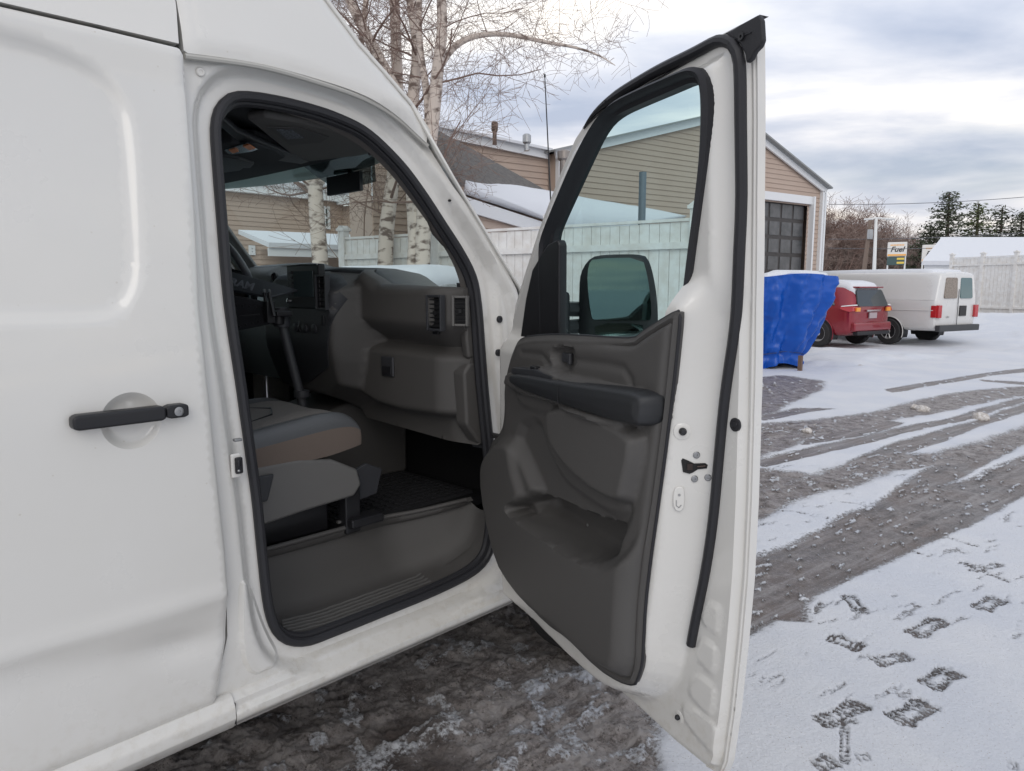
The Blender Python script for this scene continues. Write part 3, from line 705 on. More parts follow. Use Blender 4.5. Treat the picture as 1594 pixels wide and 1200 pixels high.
# outer top weather strip, wide flat blade, and corner cap
ts = [(911, 199), (925, 176), (945, 152), (990, 125), (1050, 92), (1110, 60), (1160, 33), (1180, 22)]
tl = [(912, 201), (935, 178), (955, 164), (1000, 140), (1060, 106), (1118, 74), (1160, 58), (1180, 50)]
a_ = resample(arc(dps(ts, .022)), .03, False); 
ab_, bb_ = paired(a_, arc(dps(tl, .03)), 1)
V = []; Fc = []
for p, q in zip(ab_, bb_):
    for f, t in ((0, -.005), (0, .018), (.35, .034), (.6, .026), (1, .040), (1, .02)): r_ = np.array(p)+(np.array(q)-np.array(p))*f; V.append(dxy(*r_, t))
for i in range(len(ab_)-1):
    for k in range(5): q = i*6+k; Fc.append((q, q+1, q+7, q+6))
obj('top_weatherstrip', V, Fc, MT['rubber'], door)
cap = dps([(1118, 60), (1150, 38), (1179, 22), (1183, 30), (1185, 62), (1181, 72), (1173, 80), (1167, 92), (1160, 98), (1158, 84), (1150, 68), (1138, 60)], .04)
mb = MB(); mb.prism(cap, lambda a, b: dxy(a, b, .038), lambda a, b: dxy(a, b, .026)); dv(mb, 'corner_cap', MT['rubber'], bevel=.003)
def dl(mb, prof, u, v, t, n_=20, s=None): 
    a, b = dp(u, v, t) if s is None else s; mb.lathe(prof, n_, DM@Matrix.Rotation(R(-90), 3, 'X'), dxy(a, b, t))
mb = MB(); dl(mb, [(.007, 0), (.007, .004), (.003, .004), (.002, .001)], 1155, 57, .038); dv(mb, 'cap_screw', MT['black'])

# ---- latch face details, laid on the actual surface
def onface(u, v):
    t = .08
    for _ in range(14): a, b = dp(u, v, t); t = .5*t+.5*hat(a, b)
    e_ = .004; gx = (hat(a+e_, b)-hat(a-e_, b))/(2*e_); n_ = Vector((-gx, 1, 0)).normalized()
    return a, b, t, n_
def facemat(n_):
    zax = (Vector(DD)*n_.x+Vector(DN)*n_.y).normalized(); xa = Vector((0, 0, 1)).cross(zax).normalized(); ya = zax.cross(xa)
    return Matrix((xa, ya, zax)).transposed()
for u, v in ((1084, 708), (1081, 745), (1102, 743)):
    a, b, t, n_ = onface(u, v); mb = MB(); mb.lathe([(.0078, -.002), (.0078, .002), (.006, .0035), (.0028, .0035), (.0022, .0015)], 20, facemat(n_), dxy(a, b, t)); dv(mb, 'latch_screw', MT['steel'])
a, b, t, n_ = onface(1083, 726); FM = facemat(n_); c = Vector(dxy(a, b, t))
kk = 1
# is local x towards the image right?
kp = [(-.033, .014), (-.030, .019), (-.018, .014), (-.004, .007), (.020, .008), (.026, .004), (.024, -.004), (.004, -.006), (-.006, -.013), (-.014, -.016), (-.028, -.012)]
sx = 1 if (FM@Vector((1, 0, 0))).dot(Vector(rgt)) > 0 else -1
kp = [(sx*p, q) for p, q in kp]
mb = MB(); mb.prism(kp, lambda p, q: tuple(c+FM@Vector((p, q, .0028))), lambda p, q: tuple(c+FM@Vector((p, q, -.004)))); dv(mb, 'latch_slot', mat('latch_dark', (.006, .005, .005), .7))
mb = MB(); mb.tube([tuple(c+FM@Vector((sx*.002, .000, .0036))), tuple(c+FM@Vector((sx*.020, .002, .0036)))], .0018, 8); mb.box(tuple(c+FM@Vector((sx*-.014, .000, .0036))), (.012, .014, .002), M_=FM); dv(mb, 'latch_claw', mat('greased_metal', (.06, .045, .04), .35, .8))
a, b, t, n_ = onface(1062, 671); FM2 = facemat(n_); c2 = Vector(dxy(a, b, t))
mb = MB(); mb.lathe([(.020, -.004), (.019, .001), (.013, .003), (.009, .003)], 24, FM2, c2); dv(mb, 'bumper_seat', W_)
mb = MB(); mb.lathe([(.0085, .002), (.0085, .008), (.006, .015), (.002, .016)], 16, FM2, c2); dv(mb, 'door_bumper', MT['rubber'])
a, b, t, n_ = onface(1145, 661); mb = MB(); mb.lathe([(.0145, -.002), (.0145, .0025), (.010, .003), (.0095, .0015), (.006, .0015), (.005, .003), (.001, .003)], 28, facemat(n_), dxy(a, b, t)); dv(mb, 'grommet', MT['rubber'])
a, b, t, n_ = onface(1056, 776); FM3 = facemat(n_); c3 = Vector(dxy(a, b, t))
pl = smooth_poly([(-.013, -.026), (.013, -.030), (.013, .024), (.004, .030), (-.013, .026)], 2)
mb = MB(); mb.prism(pl, lambda p, q: tuple(c3+FM3@Vector((p, q, .006))), lambda p, q: tuple(c3+FM3@Vector((p, q, -.006)))); dv(mb, 'child_lock_plate', W_, bevel=.003)
mb = MB(); mb.lathe([(.003, .006), (.003, .0075)], 12, FM3, c3+FM3@Vector((0, .010, 0))); mb.tube([tuple(c3+FM3@Vector((sx*-.006, -.002, .0068))), tuple(c3+FM3@Vector((sx*-.006, -.014, .0068))), tuple(c3+FM3@Vector((0, -.019, .0068))), tuple(c3+FM3@Vector((sx*.005, -.013, .0068)))], .0011, 6); dv(mb, 'lock_mark', mat('grey_mark', (.3, .3, .3), .6))
a, b, t, n_ = onface(1057, 1116); FM4 = facemat(n_); c4 = Vector(dxy(a, b, t))
mb = MB(); mb.lathe([(.016, -.003), (.015, .001), (.010, .0025), (.007, .002)], 24, FM4, c4); dv(mb, 'bumper_seat', W_)
mb = MB(); mb.lathe([(.0065, .001), (.0065, .007), (.003, .011)], 14, FM4, c4); dv(mb, 'door_bumper', MT['rubber'])

# ---- moulded trim panel
TT = .125
trim_px_ = [(812, 526), (850, 521), (900, 522), (955, 526), (990, 527), (1010, 519), (1032, 504), (1052, 492), (1068, 483), (1071, 487), (1064, 560), (1055, 640), (1045, 720), (1034, 800), (1024, 870), (1016, 940), (1013, 1000), (1011, 1035), (1004, 1056), (988, 1066), (965, 1060), (930, 1038), (885, 992), (850, 968), (815, 930), (786, 882), (766, 800), (758, 735), (764, 692), (784, 672), (789, 640), (788, 600), (795, 565), (804, 540)]
trim_px = [(u-(11 if u > 1000 and v > 480 else 0), v) for u, v in trim_px_]
trim = smooth_poly([dp(u, v, .122) for u, v in trim_px], 1)
def RS(L): return [(u-12*(u >= 985), v) for u, v in L]
def PP(L, t, n_=2): return np.array(smooth_poly(dps(RS(L), t), n_))
insp = PP([(852, 618), (1006, 664), (1003, 715), (992, 760), (975, 786), (945, 780), (905, 752), (870, 715), (852, 680)], .165, 2)
hol = PP([(797, 790), (834, 770), (852, 772), (884, 786), (930, 806), (996, 820), (985, 842), (965, 866), (938, 876), (905, 862), (860, 832)], .13, 2)
lowr = PP([(740, 735), (760, 690), (782, 680), (797, 690), (812, 725), (824, 752), (832, 770), (800, 788), (860, 831), (905, 862), (940, 877), (972, 862), (1000, 822), (1013, 780), (1030, 800), (1012, 900), (1000, 1010), (960, 1075), (820, 960), (740, 860)], .165, 2)
bay = PP([(806, 660), (845, 645), (856, 690), (878, 738), (905, 760), (945, 788), (975, 795), (1000, 775), (1004, 800), (985, 842), (965, 866), (938, 876), (905, 862), (860, 832), (835, 808), (826, 770), (812, 725)], .13, 1)
cuph = PP([(862, 545), (872, 540), (893, 540), (900, 546), (900, 572), (893, 581), (875, 578), (864, 562)], .13, 1)
arml = PP([(786, 590), (792, 576), (850, 570), (880, 588), (985, 603), (1008, 612), (1012, 622), (1006, 664), (960, 664), (870, 632), (790, 606)], .16, 1)
gro = np.array(dps([(818, 548), (850, 552), (862, 566)], TT)); gro2 = np.array(dps(RS([(905, 560), (950, 566), (990, 572), (1002, 590), (1004, 612)]), TT))
ledge = PP([(795, 600), (866, 625), (862, 650), (830, 645), (800, 632)], .16, 1)
tr_a = np.array(trim)
def h_trim(P):
    s, z = P[:, 0], P[:, 1]; d = -sdist(P, tr_a)
    h = .127+.010*ss(d, .0, .018)+.004*ss(d, .02, .035)
    h -= .010*ss(-d, -.024, -.016)*ss(d, .010, .017)*ss(s, .6, .9)
    h += .040*ss(-sdist(P, insp), -.006, .020)
    lo = ss(-sdist(P, lowr), -.012, .028); h += .036*lo*ss(d, .0, .06)
    h -= .012*ss(np.array(z), .70, .55)*lo
    h += .012*ss(-sdist(P, ledge), -.005, .02)
    h -= .075*ss(-sdist(P, hol), -.002, .012)
    h -= .022*ss(-sdist(P, cuph), -.003, .006)
    h += .030*ss(-sdist(P, arml), -.004, .010)
    h -= .005*np.exp(-(pdist(P, gro)/.008)**2)+.006*np.exp(-(pdist(P, gro2)/.010)**2)
    h -= .020*ss(-sdist(P, bay), -.008, .03)
    return h
tpanel = relief('trim_panel', trim, [], h_trim, dmap, MT['plastic'], door, res=.0075, skirt=.016, rings=(.005, .010, .0135, .017, .0205, .024), feats=[(hol, (.002, -.012+.006)), (insp, (-.006, .02)), (cuph, (.003,))], angle=60)
# rubber gasket piping round the edge of the panel
E_ = resample(smooth_poly(dps([(1072, 486), (1066, 560), (1057, 640), (1047, 720), (1036, 800), (1026, 870), (1018, 940), (1015, 1000), (1013, 1036), (1005, 1060), (987, 1070)], .112), 1, closed=False), .03, False)
E_ = resample(trim, .02); mb = MB(); mb.tube([dxy(a+.001, b, float(h_trim(np.array([[a, b]]))[0])-.004) for a, b in E_], .0042, 8, closed=True); dv(mb, 'panel_edge_gasket', MT['rubber'])
# armrest pad
arm_px = [(789, 586), (793, 579), (866, 592), (985, 606), (1005, 612), (1012, 622), (1008, 660), (1000, 666), (975, 664), (955, 660), (868, 632), (792, 603)]
arm = dps(RS(arm_px), .19); arA = np.array(smooth_poly(arm, 1))
def h_arm(P):
    d = -sdist(P, arA); return .150+.040*(1-(1-np.clip(d/.013, 0, 1))**2)**.5+.004*ss(d, .012, .03)
relief('armrest', smooth_poly(arm, 1), [], h_arm, dmap, MT['vinyl'], door, res=.005, skirt=.04, angle=70)
a, b = dp(868, 612, .196); mb = MB(); mb.tube([dxy(a, b-.026, .1955), dxy(a, b, .1958), dxy(a, b+.022, .1945)], .0012, 6); dv(mb, 'armrest_seam', MT['black'])
sw = dps([(800, 573), (835, 576), (864, 587), (862, 593), (825, 589), (798, 582)], .165)
mb = MB(); mb.prism(sw, lambda a, b: dxy(a, b+.002, .172), lambda a, b: dxy(a, b+.004, .12)); dv(mb, 'window_switch_plate', MT['plastic_dark'], bevel=.003)
a, b = dp(828, 577, .17); mb = MB(); mb.box(dxy(a, b+.008, .160), (.032, .018, .010), M_=DM); dv(mb, 'window_switch', MT['black'], bevel=.003)
# inner pull
a, b = dp(882, 560, .125); mb = MB(); mb.prism(smooth_poly([(a-.030, b-.022), (a+.032, b-.026), (a+.032, b+.024), (a-.030, b+.026)], 2), lambda p, q: dxy(p, q, .112), lambda p, q: dxy(p, q, .100)); dv(mb, 'pull_cup', MT['black'])
mb = MB(); mb.box(dxy(a+.004, b+.006, .124), (.044, .014, .026), M_=DM); mb.box(dxy(a+.024, b+.004, .128), (.012, .012, .032), M_=DM); dv(mb, 'door_pull', MT['plastic_dark'], bevel=.004)
# pocket innards: divider and screws
a, b = dp(850, 820, .10); mb = MB(); mb.tube([dxy(a, b-.03, .10), dxy(a, b+.01, .095)], [.020, .012], 12, flat=.5); dv(mb, 'pocket_divider', MT['plastic'])
for u, v, t in ((813, 787, .085), (915, 817, .098)):
    mb = MB(); dl(mb, [(.004, 0), (.004, .002), (.002, .003)], u, v, t, 12); dv(mb, 'pocket_screw', MT['steel'])
# door check strap and hinges
for z in (.85, 1.30):
    mb = MB(); mb.box((HP[0]-.01, HP[1]-.0, z), (.05, .05, .07)); mb.lathe([(.012, -.05), (.012, .05)], 14, None, (HP[0]+.006, HP[1]+.015, z)); dv(mb, 'door_hinge', W_, bevel=.005)
mb = MB(); mb.tube([(HP[0]-.06, HP[1]-.07, 1.08), tuple(np.array(dxy(.10, 1.08, .05)))], .010, 6, flat=.4); dv(mb, 'check_strap', MT['steel'])
# ---- towing mirror on the outside of the door (seen through the glass); its face looks back at the cab
MC = atd(962, 465, 2.25); mz = CAM-MC; mz[2] = 0; mz = mz/np.linalg.norm(mz); mxv = np.cross(np.array([0, 0, 1.0]), mz); mxv /= np.linalg.norm(mxv)
def mfc(a, b, d): q = MC+mxv*a+mz*d; return (q[0], q[1], b)
def onM(u, v): r = ray(u, v); k = (mz@(MC-CAM))/(mz@r); q = CAM+r*k; return (float((q-MC)@mxv), float(q[2]))
mir = smooth_poly([onM(*q) for q in [(901, 545), (901, 440), (905, 420), (918, 401), (935, 396), (1000, 395), (1010, 402), (1018, 430), (1024, 470), (1025, 520), (1018, 542), (960, 548)]], 1); mA = np.array(mir)
o = relief('mirror_housing', mir, [], lambda P: -.012*(1-ss(-sdist(P, mA), 0, .012)), mfc, MT['black'], door, res=.02, skirt=.09, angle=50)
g1 = smooth_poly([onM(*q) for q in [(916, 412), (924, 402), (1000, 401), (1008, 430), (1013, 466), (1014, 496), (1008, 499), (924, 499), (920, 490), (914, 440)]], 1)
m1_ = MB(); m1_.prism(g1, lambda a, b: mfc(a, b, .006), lambda a, b: mfc(a, b, .001)); dv(m1_, 'mirror_glass', MT['mirror'])
g2_ = smooth_poly([onM(*q) for q in [(926, 503), (1000, 503), (1001, 515), (996, 524), (975, 526), (927, 525)]], 1)
m1_ = MB(); m1_.prism(g2_, lambda a, b: mfc(a, b, .006), lambda a, b: mfc(a, b, .001)); dv(m1_, 'convex_mirror_glass', MT['mirror'])
m1_ = MB()
for (u0, v0), (u1, v1), rr in (((856, 480), (912, 482), .024), ((856, 512), (912, 508), .024)):
    q0 = dp(u0, v0, -.03); m1_.tube([dxy(q0[0], q0[1], -.02), mfc(onM(u1, v1)[0], onM(u1, v1)[1], -.045)], rr, 10)
m1_.box(tuple((np.array(dxy(*dp(870, 496, -.08), -.08))+0)), (.05, .05, .06)); dv(m1_, 'mirror_arm', MT['black'])
mb = MB(); q = dp(866, 493, -.03); mb.box(dxy(q[0]-.0, q[1], -.03), (.10, .05, .16), M_=DM); dv(mb, 'mirror_base', MT['black'], bevel=.015)

# =================================================================== CABIN
P_ = MT['plastic']; PD = MT['plastic_dark']
def iv(mb, name, m, parent=van, **k): return mb.build(name, m, parent, world=True, **k)
# floor, bulkhead, headliner, far wall trim
FZ = .755
mb = MB(); mb.box((-2.88, 1.05, FZ-.02), (1.62, 1.9, .04)); iv(mb, 'cab_floor', MT['carpet'])
# ribbed rubber mat on the footwell: little studs
mb = MB(); mb.box((-2.42, 1.62, FZ+.006), (.62, .62, .012))
for i in range(16):
    for j in range(16): mb.box((-2.70+i*.037, 1.34+j*.037, FZ+.014), (.022, .022, .006))
iv(mb, 'footwell_mat', mat('mat_rubber', (.02, .02, .022), .6))
mb = MB(); mb.box((-2.72, .12, 1.6), (1.95, .04, 1.9)); iv(mb, 'bulkhead', MT['plastic_dark'])
mb = MB(); mb.box((-3.655, .9, 1.10), (.05, 1.7, .62)); mb.box((-3.655, .55, 1.8), (.05, .7, 1.0)); iv(mb, 'left_door_trim', PD)
mb = MB(); mb.box((-2.72, 2.0, 1.12), (1.9, .04, .85)); iv(mb, 'firewall', MT['carpet'])
mb = MB(); mb.box((-1.86, .45, 1.7), (.03, .66, 1.3)); iv(mb, 'rear_pillar_panel', PD)
# headliner: curved shelf sloping to the glass
V = []; Fc = []; rows = [(.15, 2.14), (.8, 2.135), (1.15, 2.12), (1.36, 2.10), (1.46, 2.078)]
for y, z in rows:
    for k in range(13): x = -1.90-k/12*1.64; V.append((x, y+.10*(1-(2*k/12-1)**2)*(y > 1.2), z+.02*(1-(2*k/12-1)**2)))
for i in range(4):
    for k in range(12): q = i*13+k; Fc.append((q, q+1, q+14, q+13))
hl = obj('headliner', V, Fc, MT['headliner'], van, world=True); s_ = hl.modifiers.new('thick', 'SOLIDIFY'); s_.thickness = .03
# overhead moulding under the roof edge with map light and sun visor with label
def zplane(L, Z): return [onZ(u, v, Z) for u, v in L]
def slab(name, px_, z0, th, m, parent=van, bevel=.006, tilt=None):
    P3 = [np.array(onZ(u, v, z0)) for u, v in px_]
    m_ = MB(); n_ = len(P3); V = [tuple(p) for p in P3]+[(p[0], p[1], p[2]+th) for p in P3]
    m_.add(V, [tuple(range(n_)), tuple(range(2*n_-1, n_-1, -1))]+[(i, (i+1) % n_, (i+1) % n_+n_, i+n_) for i in range(n_)])
    return iv(m_, name, m, parent, bevel=bevel)
vis_ = slab('sun_visor', [(384, 186), (413, 183), (470, 192), (560, 215), (583, 238), (560, 243), (482, 252), (452, 240), (420, 215)], 2.05, .025, mat('visor_vinyl', (.10, .095, .09), .7, bump=(500, .3)), bevel=.010)
slab('visor_label_panel', [(415, 198), (470, 200), (512, 214), (500, 222), (452, 226)], 2.046, .004, mat('visor_recess', (.07, .068, .066), .7), vis_, .001)
lab = slab('visor_label', [(430, 202), (455, 203), (473, 215), (447, 217)], 2.0435, .002, mat('label_ink', (.16, .18, .20), .6, var=(180, (.05, .05, .06), .04)), vis_, 0)
slab('overhead_console', [(343, 226), (360, 224), (400, 226), (430, 236), (444, 246), (430, 253), (400, 258), (370, 250), (343, 240)], 2.04, .05, MT['headliner'], bevel=.008)
slab('console_rim', [(343, 186), (352, 190), (370, 206), (400, 220), (440, 236), (482, 252), (470, 256), (430, 250), (390, 232), (362, 214), (343, 198)], 2.047, .02, MT['plastic_dark'], bevel=.006)
slab('driver_visor', [(343, 244), (372, 248), (396, 256), (390, 262), (380, 262), (374, 266), (344, 270)], 2.03, .03, MT['plastic_dark'], bevel=.006)
ml = slab('map_light', [(349, 234), (385, 223), (402, 233), (392, 236), (365, 240), (356, 240)], 2.035, .004, MT['chrome'], bevel=.001)
slab('amber_glow', [(356, 234), (366, 231), (372, 236), (362, 239)], 2.032, .002, MT['orange'], ml, 0)
slab('amber_glow', [(378, 228), (388, 225), (398, 231), (388, 234)], 2.032, .002, MT['orange'], ml, 0)
mb = MB(); p = onZ(580, 236, 2.045); mb.lathe([(.016, -.012), (.016, .012)], 16, None, p); iv(mb, 'visor_clip', PD, bevel=.003)

# ---- step well moulding
wo = smooth_poly(sides([(410, 880), (412, 920), (424, 972), (452, 1000), (490, 998), (560, 968), (680, 920), (738, 889), (764, 848), (768, 800), (766, 778)], .072), 2, closed=False)
# swept surface: outer rim (x=-1.79), tread, rounded back, inner wall, top lip
ys = np.linspace(.80, 1.775, 60)
wa = np.array(wo); 
def floor_z(y):
    zz_ = np.interp(y, [.80, .86, .90, .96, 1.1, 1.5, 1.62, 1.70, 1.745, 1.775], [.78, .70, .62, .585, .57, .57, .595, .64, .70, .765]); return zz_
wi = [(-1.760, -.012), (-1.785, -.006), (-1.80, .0), (-1.90, .0), (-1.955, .002), (-1.985, .012), (-2.005, .040), (-2.022, .10), (-2.040, .18), (-2.046, .215), (-2.030, .228), (-2.026, 1), (-2.04, 2), (-2.14, 2)]
V = []; Fc = []
for y in ys:
    fz = floor_z(y); topz = .785+.02*ss(y, 1.5, 1.75)
    fr = .10*ss(y, 1.42, 1.77)
    for x, dz in wi:
        if dz == 1: z = topz-.012
        elif dz == 2: z = topz if x > -2.10 else FZ-.02
        else:
            z = fz+dz*(topz-fz-.012)/.25 if dz > .01 else fz+dz
        z = min(z, topz)
        V.append((x-.01+ (fr if x < -1.9 else 0), y, max(z, fz-.013) if dz < 1 else z))
m_ = len(wi)
for i in range(len(ys)-1):
    for k in range(m_-1): q = i*m_+k; Fc.append((q, q+1, q+m_+1, q+m_))
step = obj('step_well', V, Fc, P_, van, world=True, angle=60)
# raised tread ribs
mb = MB()
for k in range(7):
    x = -1.805-k*.0225; y0 = .93+k*.010; y1 = 1.50+.004*k
    pts = []
    for j in range(30):
        y = y0+(y1-y0)*j/29; pts.append((x+.0016*math.sin(j*1.9+k), y, floor_z(y)+.002))
    mb.tube(pts, .0042, 6)
iv(mb, 'tread_ribs', mat('lit_tread_plastic', (.12, .117, .112), .5, bump=(300, .3)), step)  # paler than the well: light falling on the tread is put into the colour
mb = MB(); mb.tube([(-2.036+.10*float(ss(y_, 1.42, 1.77)), y_, .783+.02*float(ss(y_, 1.5, 1.75))) for y_ in np.linspace(.80, 1.74, 30)], .008, 8); iv(mb, 'well_lip', P_, step)
# grab slot with buckle
mb = MB(); p = onX(548, 770, -2.03); mb.box((p[0]-.02, p[1], .86), (.05, .06, .20)); mb.box((p[0]+.0, p[1]+.04, .80), (.07, .13, .03)); iv(mb, 'seat_anchor', MT['black'], bevel=.006)
mb = MB(); p = onX(566, 775, -2.06); mb.prism([(p[1]-.03, .86), (p[1]+.05, .87), (p[1]+.075, .955), (p[1]+.01, .985), (p[1]-.035, .97)], lambda a, b: (-2.05, a, b), lambda a, b: (-2.065, a, b)); iv(mb, 'seat_bracket', PD, bevel=.004)
mb = MB(); p = onX(535, 792, -2.01); mb.box((-2.06, p[1]+.03, .80), (.012, .05, .008), rz=0); iv(mb, 'floor_label', MT['plastic_lt'])

# ---- passenger seat
SX0, SX1 = -2.03, -2.52
def sup(name, c, d, m, parent=van, e=.35, lv=3, fn=None):
    """rounded pillow box"""
    bm = bmesh.new(); bmesh.ops.create_cube(bm, size=2); bmesh.ops.subdivide_edges(bm, edges=bm.edges, cuts=10, use_grid_fill=True)
    V = []
    for v in bm.verts:
        p = np.array(v.co); q = np.sign(p)*np.abs(p); n_ = (np.abs(q)**(1/e*2)).sum()**(e/2); q = q/n_ if n_ > 1e-9 else q
        q = q*np.array(d)/2
        if fn: q = fn(q)
        V.append(q+np.array(c))
    Fc = [[v.index for v in f.verts] for f in bm.faces]; bm.free()
    return obj(name, V, Fc, m, parent, world=True, angle=80)
def seat_cushion(x0, x1, parent=van):
    V = []; Fc = []; fm = []; xc = (x0+x1)/2; hw = abs(x1-x0)/2; rows = []
    ysec = [.78, .90, 1.02, 1.12, 1.20, 1.26, 1.30, 1.328, 1.342, 1.345]
    prof = [(1.0, 0, 0), (1.01, .45, 0), (1.0, 1.0, 0), (.985, 1, .018), (.94, 1, .040), (.87, 1, .050), (.80, 1, .040), (.765, 1, .030), (.745, 1, .034), (.6, 1, .046), (.3, 1, .040), (0, 1, .036)]
    full = prof+[(-a, b, c_) for a, b, c_ in reversed(prof[:-1])]; K = len(full)
    for y in ysec:
        t = max(0, (y-1.20)/.145); drop = 1-math.sqrt(max(0, 1-t*t)); zb_ = 1.045+.02*t; st = 1.105+(y-.90)*.11-.05*drop; wsc = 1-.05*drop
        for a, b, c_ in full:
            z = zb_+(st-zb_)*b+c_*(1-drop*.9); V.append((xc+a*hw*wsc, y, z))
    for i in range(len(ysec)-1):
        for k in range(K-1):
            Fc.append((i*K+k, i*K+k+1, (i+1)*K+k+1, (i+1)*K+k)); kk = min(k, K-2-k); fm.append(2 if kk < 2 else (1 if kk < 7 else 0))
    Fc.append(tuple((len(ysec)-1)*K+k for k in range(K))); fm.append(2)
    o = obj('seat_cushion', V, Fc, None, parent, world=True, mats=[MT['fabric'], MT['seat_vinyl'], MT['tan_fabric']], fm=fm, angle=80); s_ = o.modifiers.new('sub', 'SUBSURF'); s_.levels = 1; s_.render_levels = 2; return o
seat = seat_cushion(-2.005, -2.53)
mb = MB(); mb.tube([(-2.066, y_, 1.105+(y_-.90)*.11+.038) for y_ in (.80, .95, 1.08, 1.18)]+[(-2.075, 1.26, 1.165), (-2.09, 1.31, 1.135)], .0028, 6); iv(mb, 'piping', MT['black'], seat)
mb = MB(); mb.tube([(-2.14, .85, 1.140), (-2.16, 1.0, 1.156), (-2.20, 1.12, 1.171), (-2.30, 1.17, 1.174), (-2.42, 1.10, 1.168)], .0028, 6); iv(mb, 'stitched_seam', MT['black'], seat)
base_prof = [(.62, .90), (.62, 1.055), (1.10, 1.055), (1.22, 1.035), (1.315, .985), (1.33, .93), (1.30, .895), (1.12, .885), (.9, .865)]
mb = MB(); mb.prism(base_prof, lambda a, b: (-2.00, a, b), lambda a, b: (-2.07, a, b)); o = iv(mb, 'seat_base_cover', MT['plastic_lt'], bevel=.012, seg=3)
mb = MB(); mb.box((-2.30, .98, .875), (.40, .56, .22)); iv(mb, 'seat_frame', MT['black'], bevel=.01)
mb = MB(); p = onX(412, 755, -1.995); mb.prism([(p[1]-.03, p[2]+.03), (p[1]+.03, p[2]+.03), (p[1]+.005, p[2]-.05), (p[1]-.03, p[2]-.05)], lambda a, b: (-1.988, a, b), lambda a, b: (-2.0, a, b)); iv(mb, 'recline_lever', PD, bevel=.005)
sup('seat_back', (-2.27, .68, 1.50), (.50, .18, .74), MT['seat_vinyl'], e=.3, fn=lambda q: np.array([q[0], q[1]-q[2]*.22, q[2]]))
sup('headrest', (-2.27, .57, 1.98), (.27, .11, .18), MT['seat_vinyl'], e=.4)
# driver seat (a low dark shape behind)
s2_ = sup('driver_seat_cushion', (-3.18, 1.02, 1.08), (.50, .50, .17), MT['seat_vinyl'], e=.36)
sup('driver_seat_back', (-3.18, .62, 1.50), (.50, .18, .74), MT['seat_vinyl'], e=.3, fn=lambda q: np.array([q[0], q[1]-q[2]*.22, q[2]]))
mb = MB(); mb.box((-3.18, .98, .88), (.42, .56, .24)); iv(mb, 'driver_seat_frame', MT['black'], bevel=.01)
# centre tunnel / console box
p = onX(508, 640, -2.56)
mb = MB(); mb.prism([(1.10, .82), (1.10, 1.02), (1.42, 1.05), (1.72, 1.13), (1.95, 1.20), (1.95, .82)], lambda a, b: (-2.56, a, b-(.06 if b < .9 else 0)), lambda a, b: (-2.92, a, b-(.06 if b < .9 else 0))); iv(mb, 'engine_cover', P_, bevel=.02)
mb = MB(); mb.box((-2.74, 1.42, 1.065), (.30, .24, .03)); mb.box((-2.74, 1.50, 1.085), (.26, .06, .02)); iv(mb, 'cup_tray', MT['black'], bevel=.01)

# ---- dashboard: one moulded skin over x/z, height h towards the seats
YD = 1.66
def dk(u, v, Y): q = onY(u, v, Y); return (q[0], q[2])
def dks(L, Y): return [dk(u, v, Y) for u, v in L]
d_o = [(-1.80, 1.585), (-1.80, 1.04), (-1.95, 1.04), (-2.45, 1.06), (-2.56, 1.16), (-3.60, 1.16), (-3.60, 1.65), (-3.3, 1.69), (-3.0, 1.695), (-2.85, 1.668), (-2.60, 1.666), (-2.34, 1.655), (-2.22, 1.60)]
pad = np.array(smooth_poly(dks([(552, 380), (790, 380), (800, 470), (800, 556), (744, 546), (700, 542), (600, 531), (552, 522), (536, 506), (534, 470), (540, 430)], 1.56), 1))
glo = np.array(smooth_poly(dks([(550, 528), (600, 534), (715, 548), (800, 560), (800, 600), (800, 680), (752, 664), (700, 655), (600, 640), (556, 612), (546, 580)], 1.60), 1))
stk_ = np.array(smooth_poly([(-2.30, 1.68), (-2.30, 1.36), (-2.36, 1.12), (-2.90, 1.10), (-2.93, 1.30), (-2.93, 1.68)], 1))
clu = np.array(smooth_poly([(-2.95, 1.70), (-2.93, 1.50), (-3.02, 1.46), (-3.48, 1.46), (-3.55, 1.70)], 1))
cli = np.array(smooth_poly([(-3.02, 1.615), (-3.02, 1.49), (-3.44, 1.49), (-3.44, 1.615)], 1))
def h_d(P):
    x, z = P[:, 0], P[:, 1]
    h = np.full(len(P), .0)
    h += .105*ss(-sdist(P, pad), -.020, .085)**.8
    h += .075*ss(-sdist(P, glo), -.010, .030)+.03*ss(1.35-z, -.02, .2)*ss(-sdist(P, glo), -.015, .030)*0
    h = np.maximum(h, .21*ss(-sdist(P, stk_), -.030, .06)-.07*ss(1.40-z, 0, .30)*ss(-sdist(P, stk_), -.02, .04))
    h += .10*ss(-sdist(P, clu), -.03, .05)
    h -= .09*ss(-sdist(P, cli), -.005, .02)
    h -= .06*ss(z-.06*ss(-x, 2.22, 2.34), 1.565, 1.64)
    h -= .055*ss(x, -1.93, -1.79)*ss(z, 1.0, 1.1)
    return h
dash = relief('dashboard', d_o, [], h_d, lambda a, b, h: (a, YD-h, b), P_, van, res=.012, skirt=.05, angle=60, world=True)
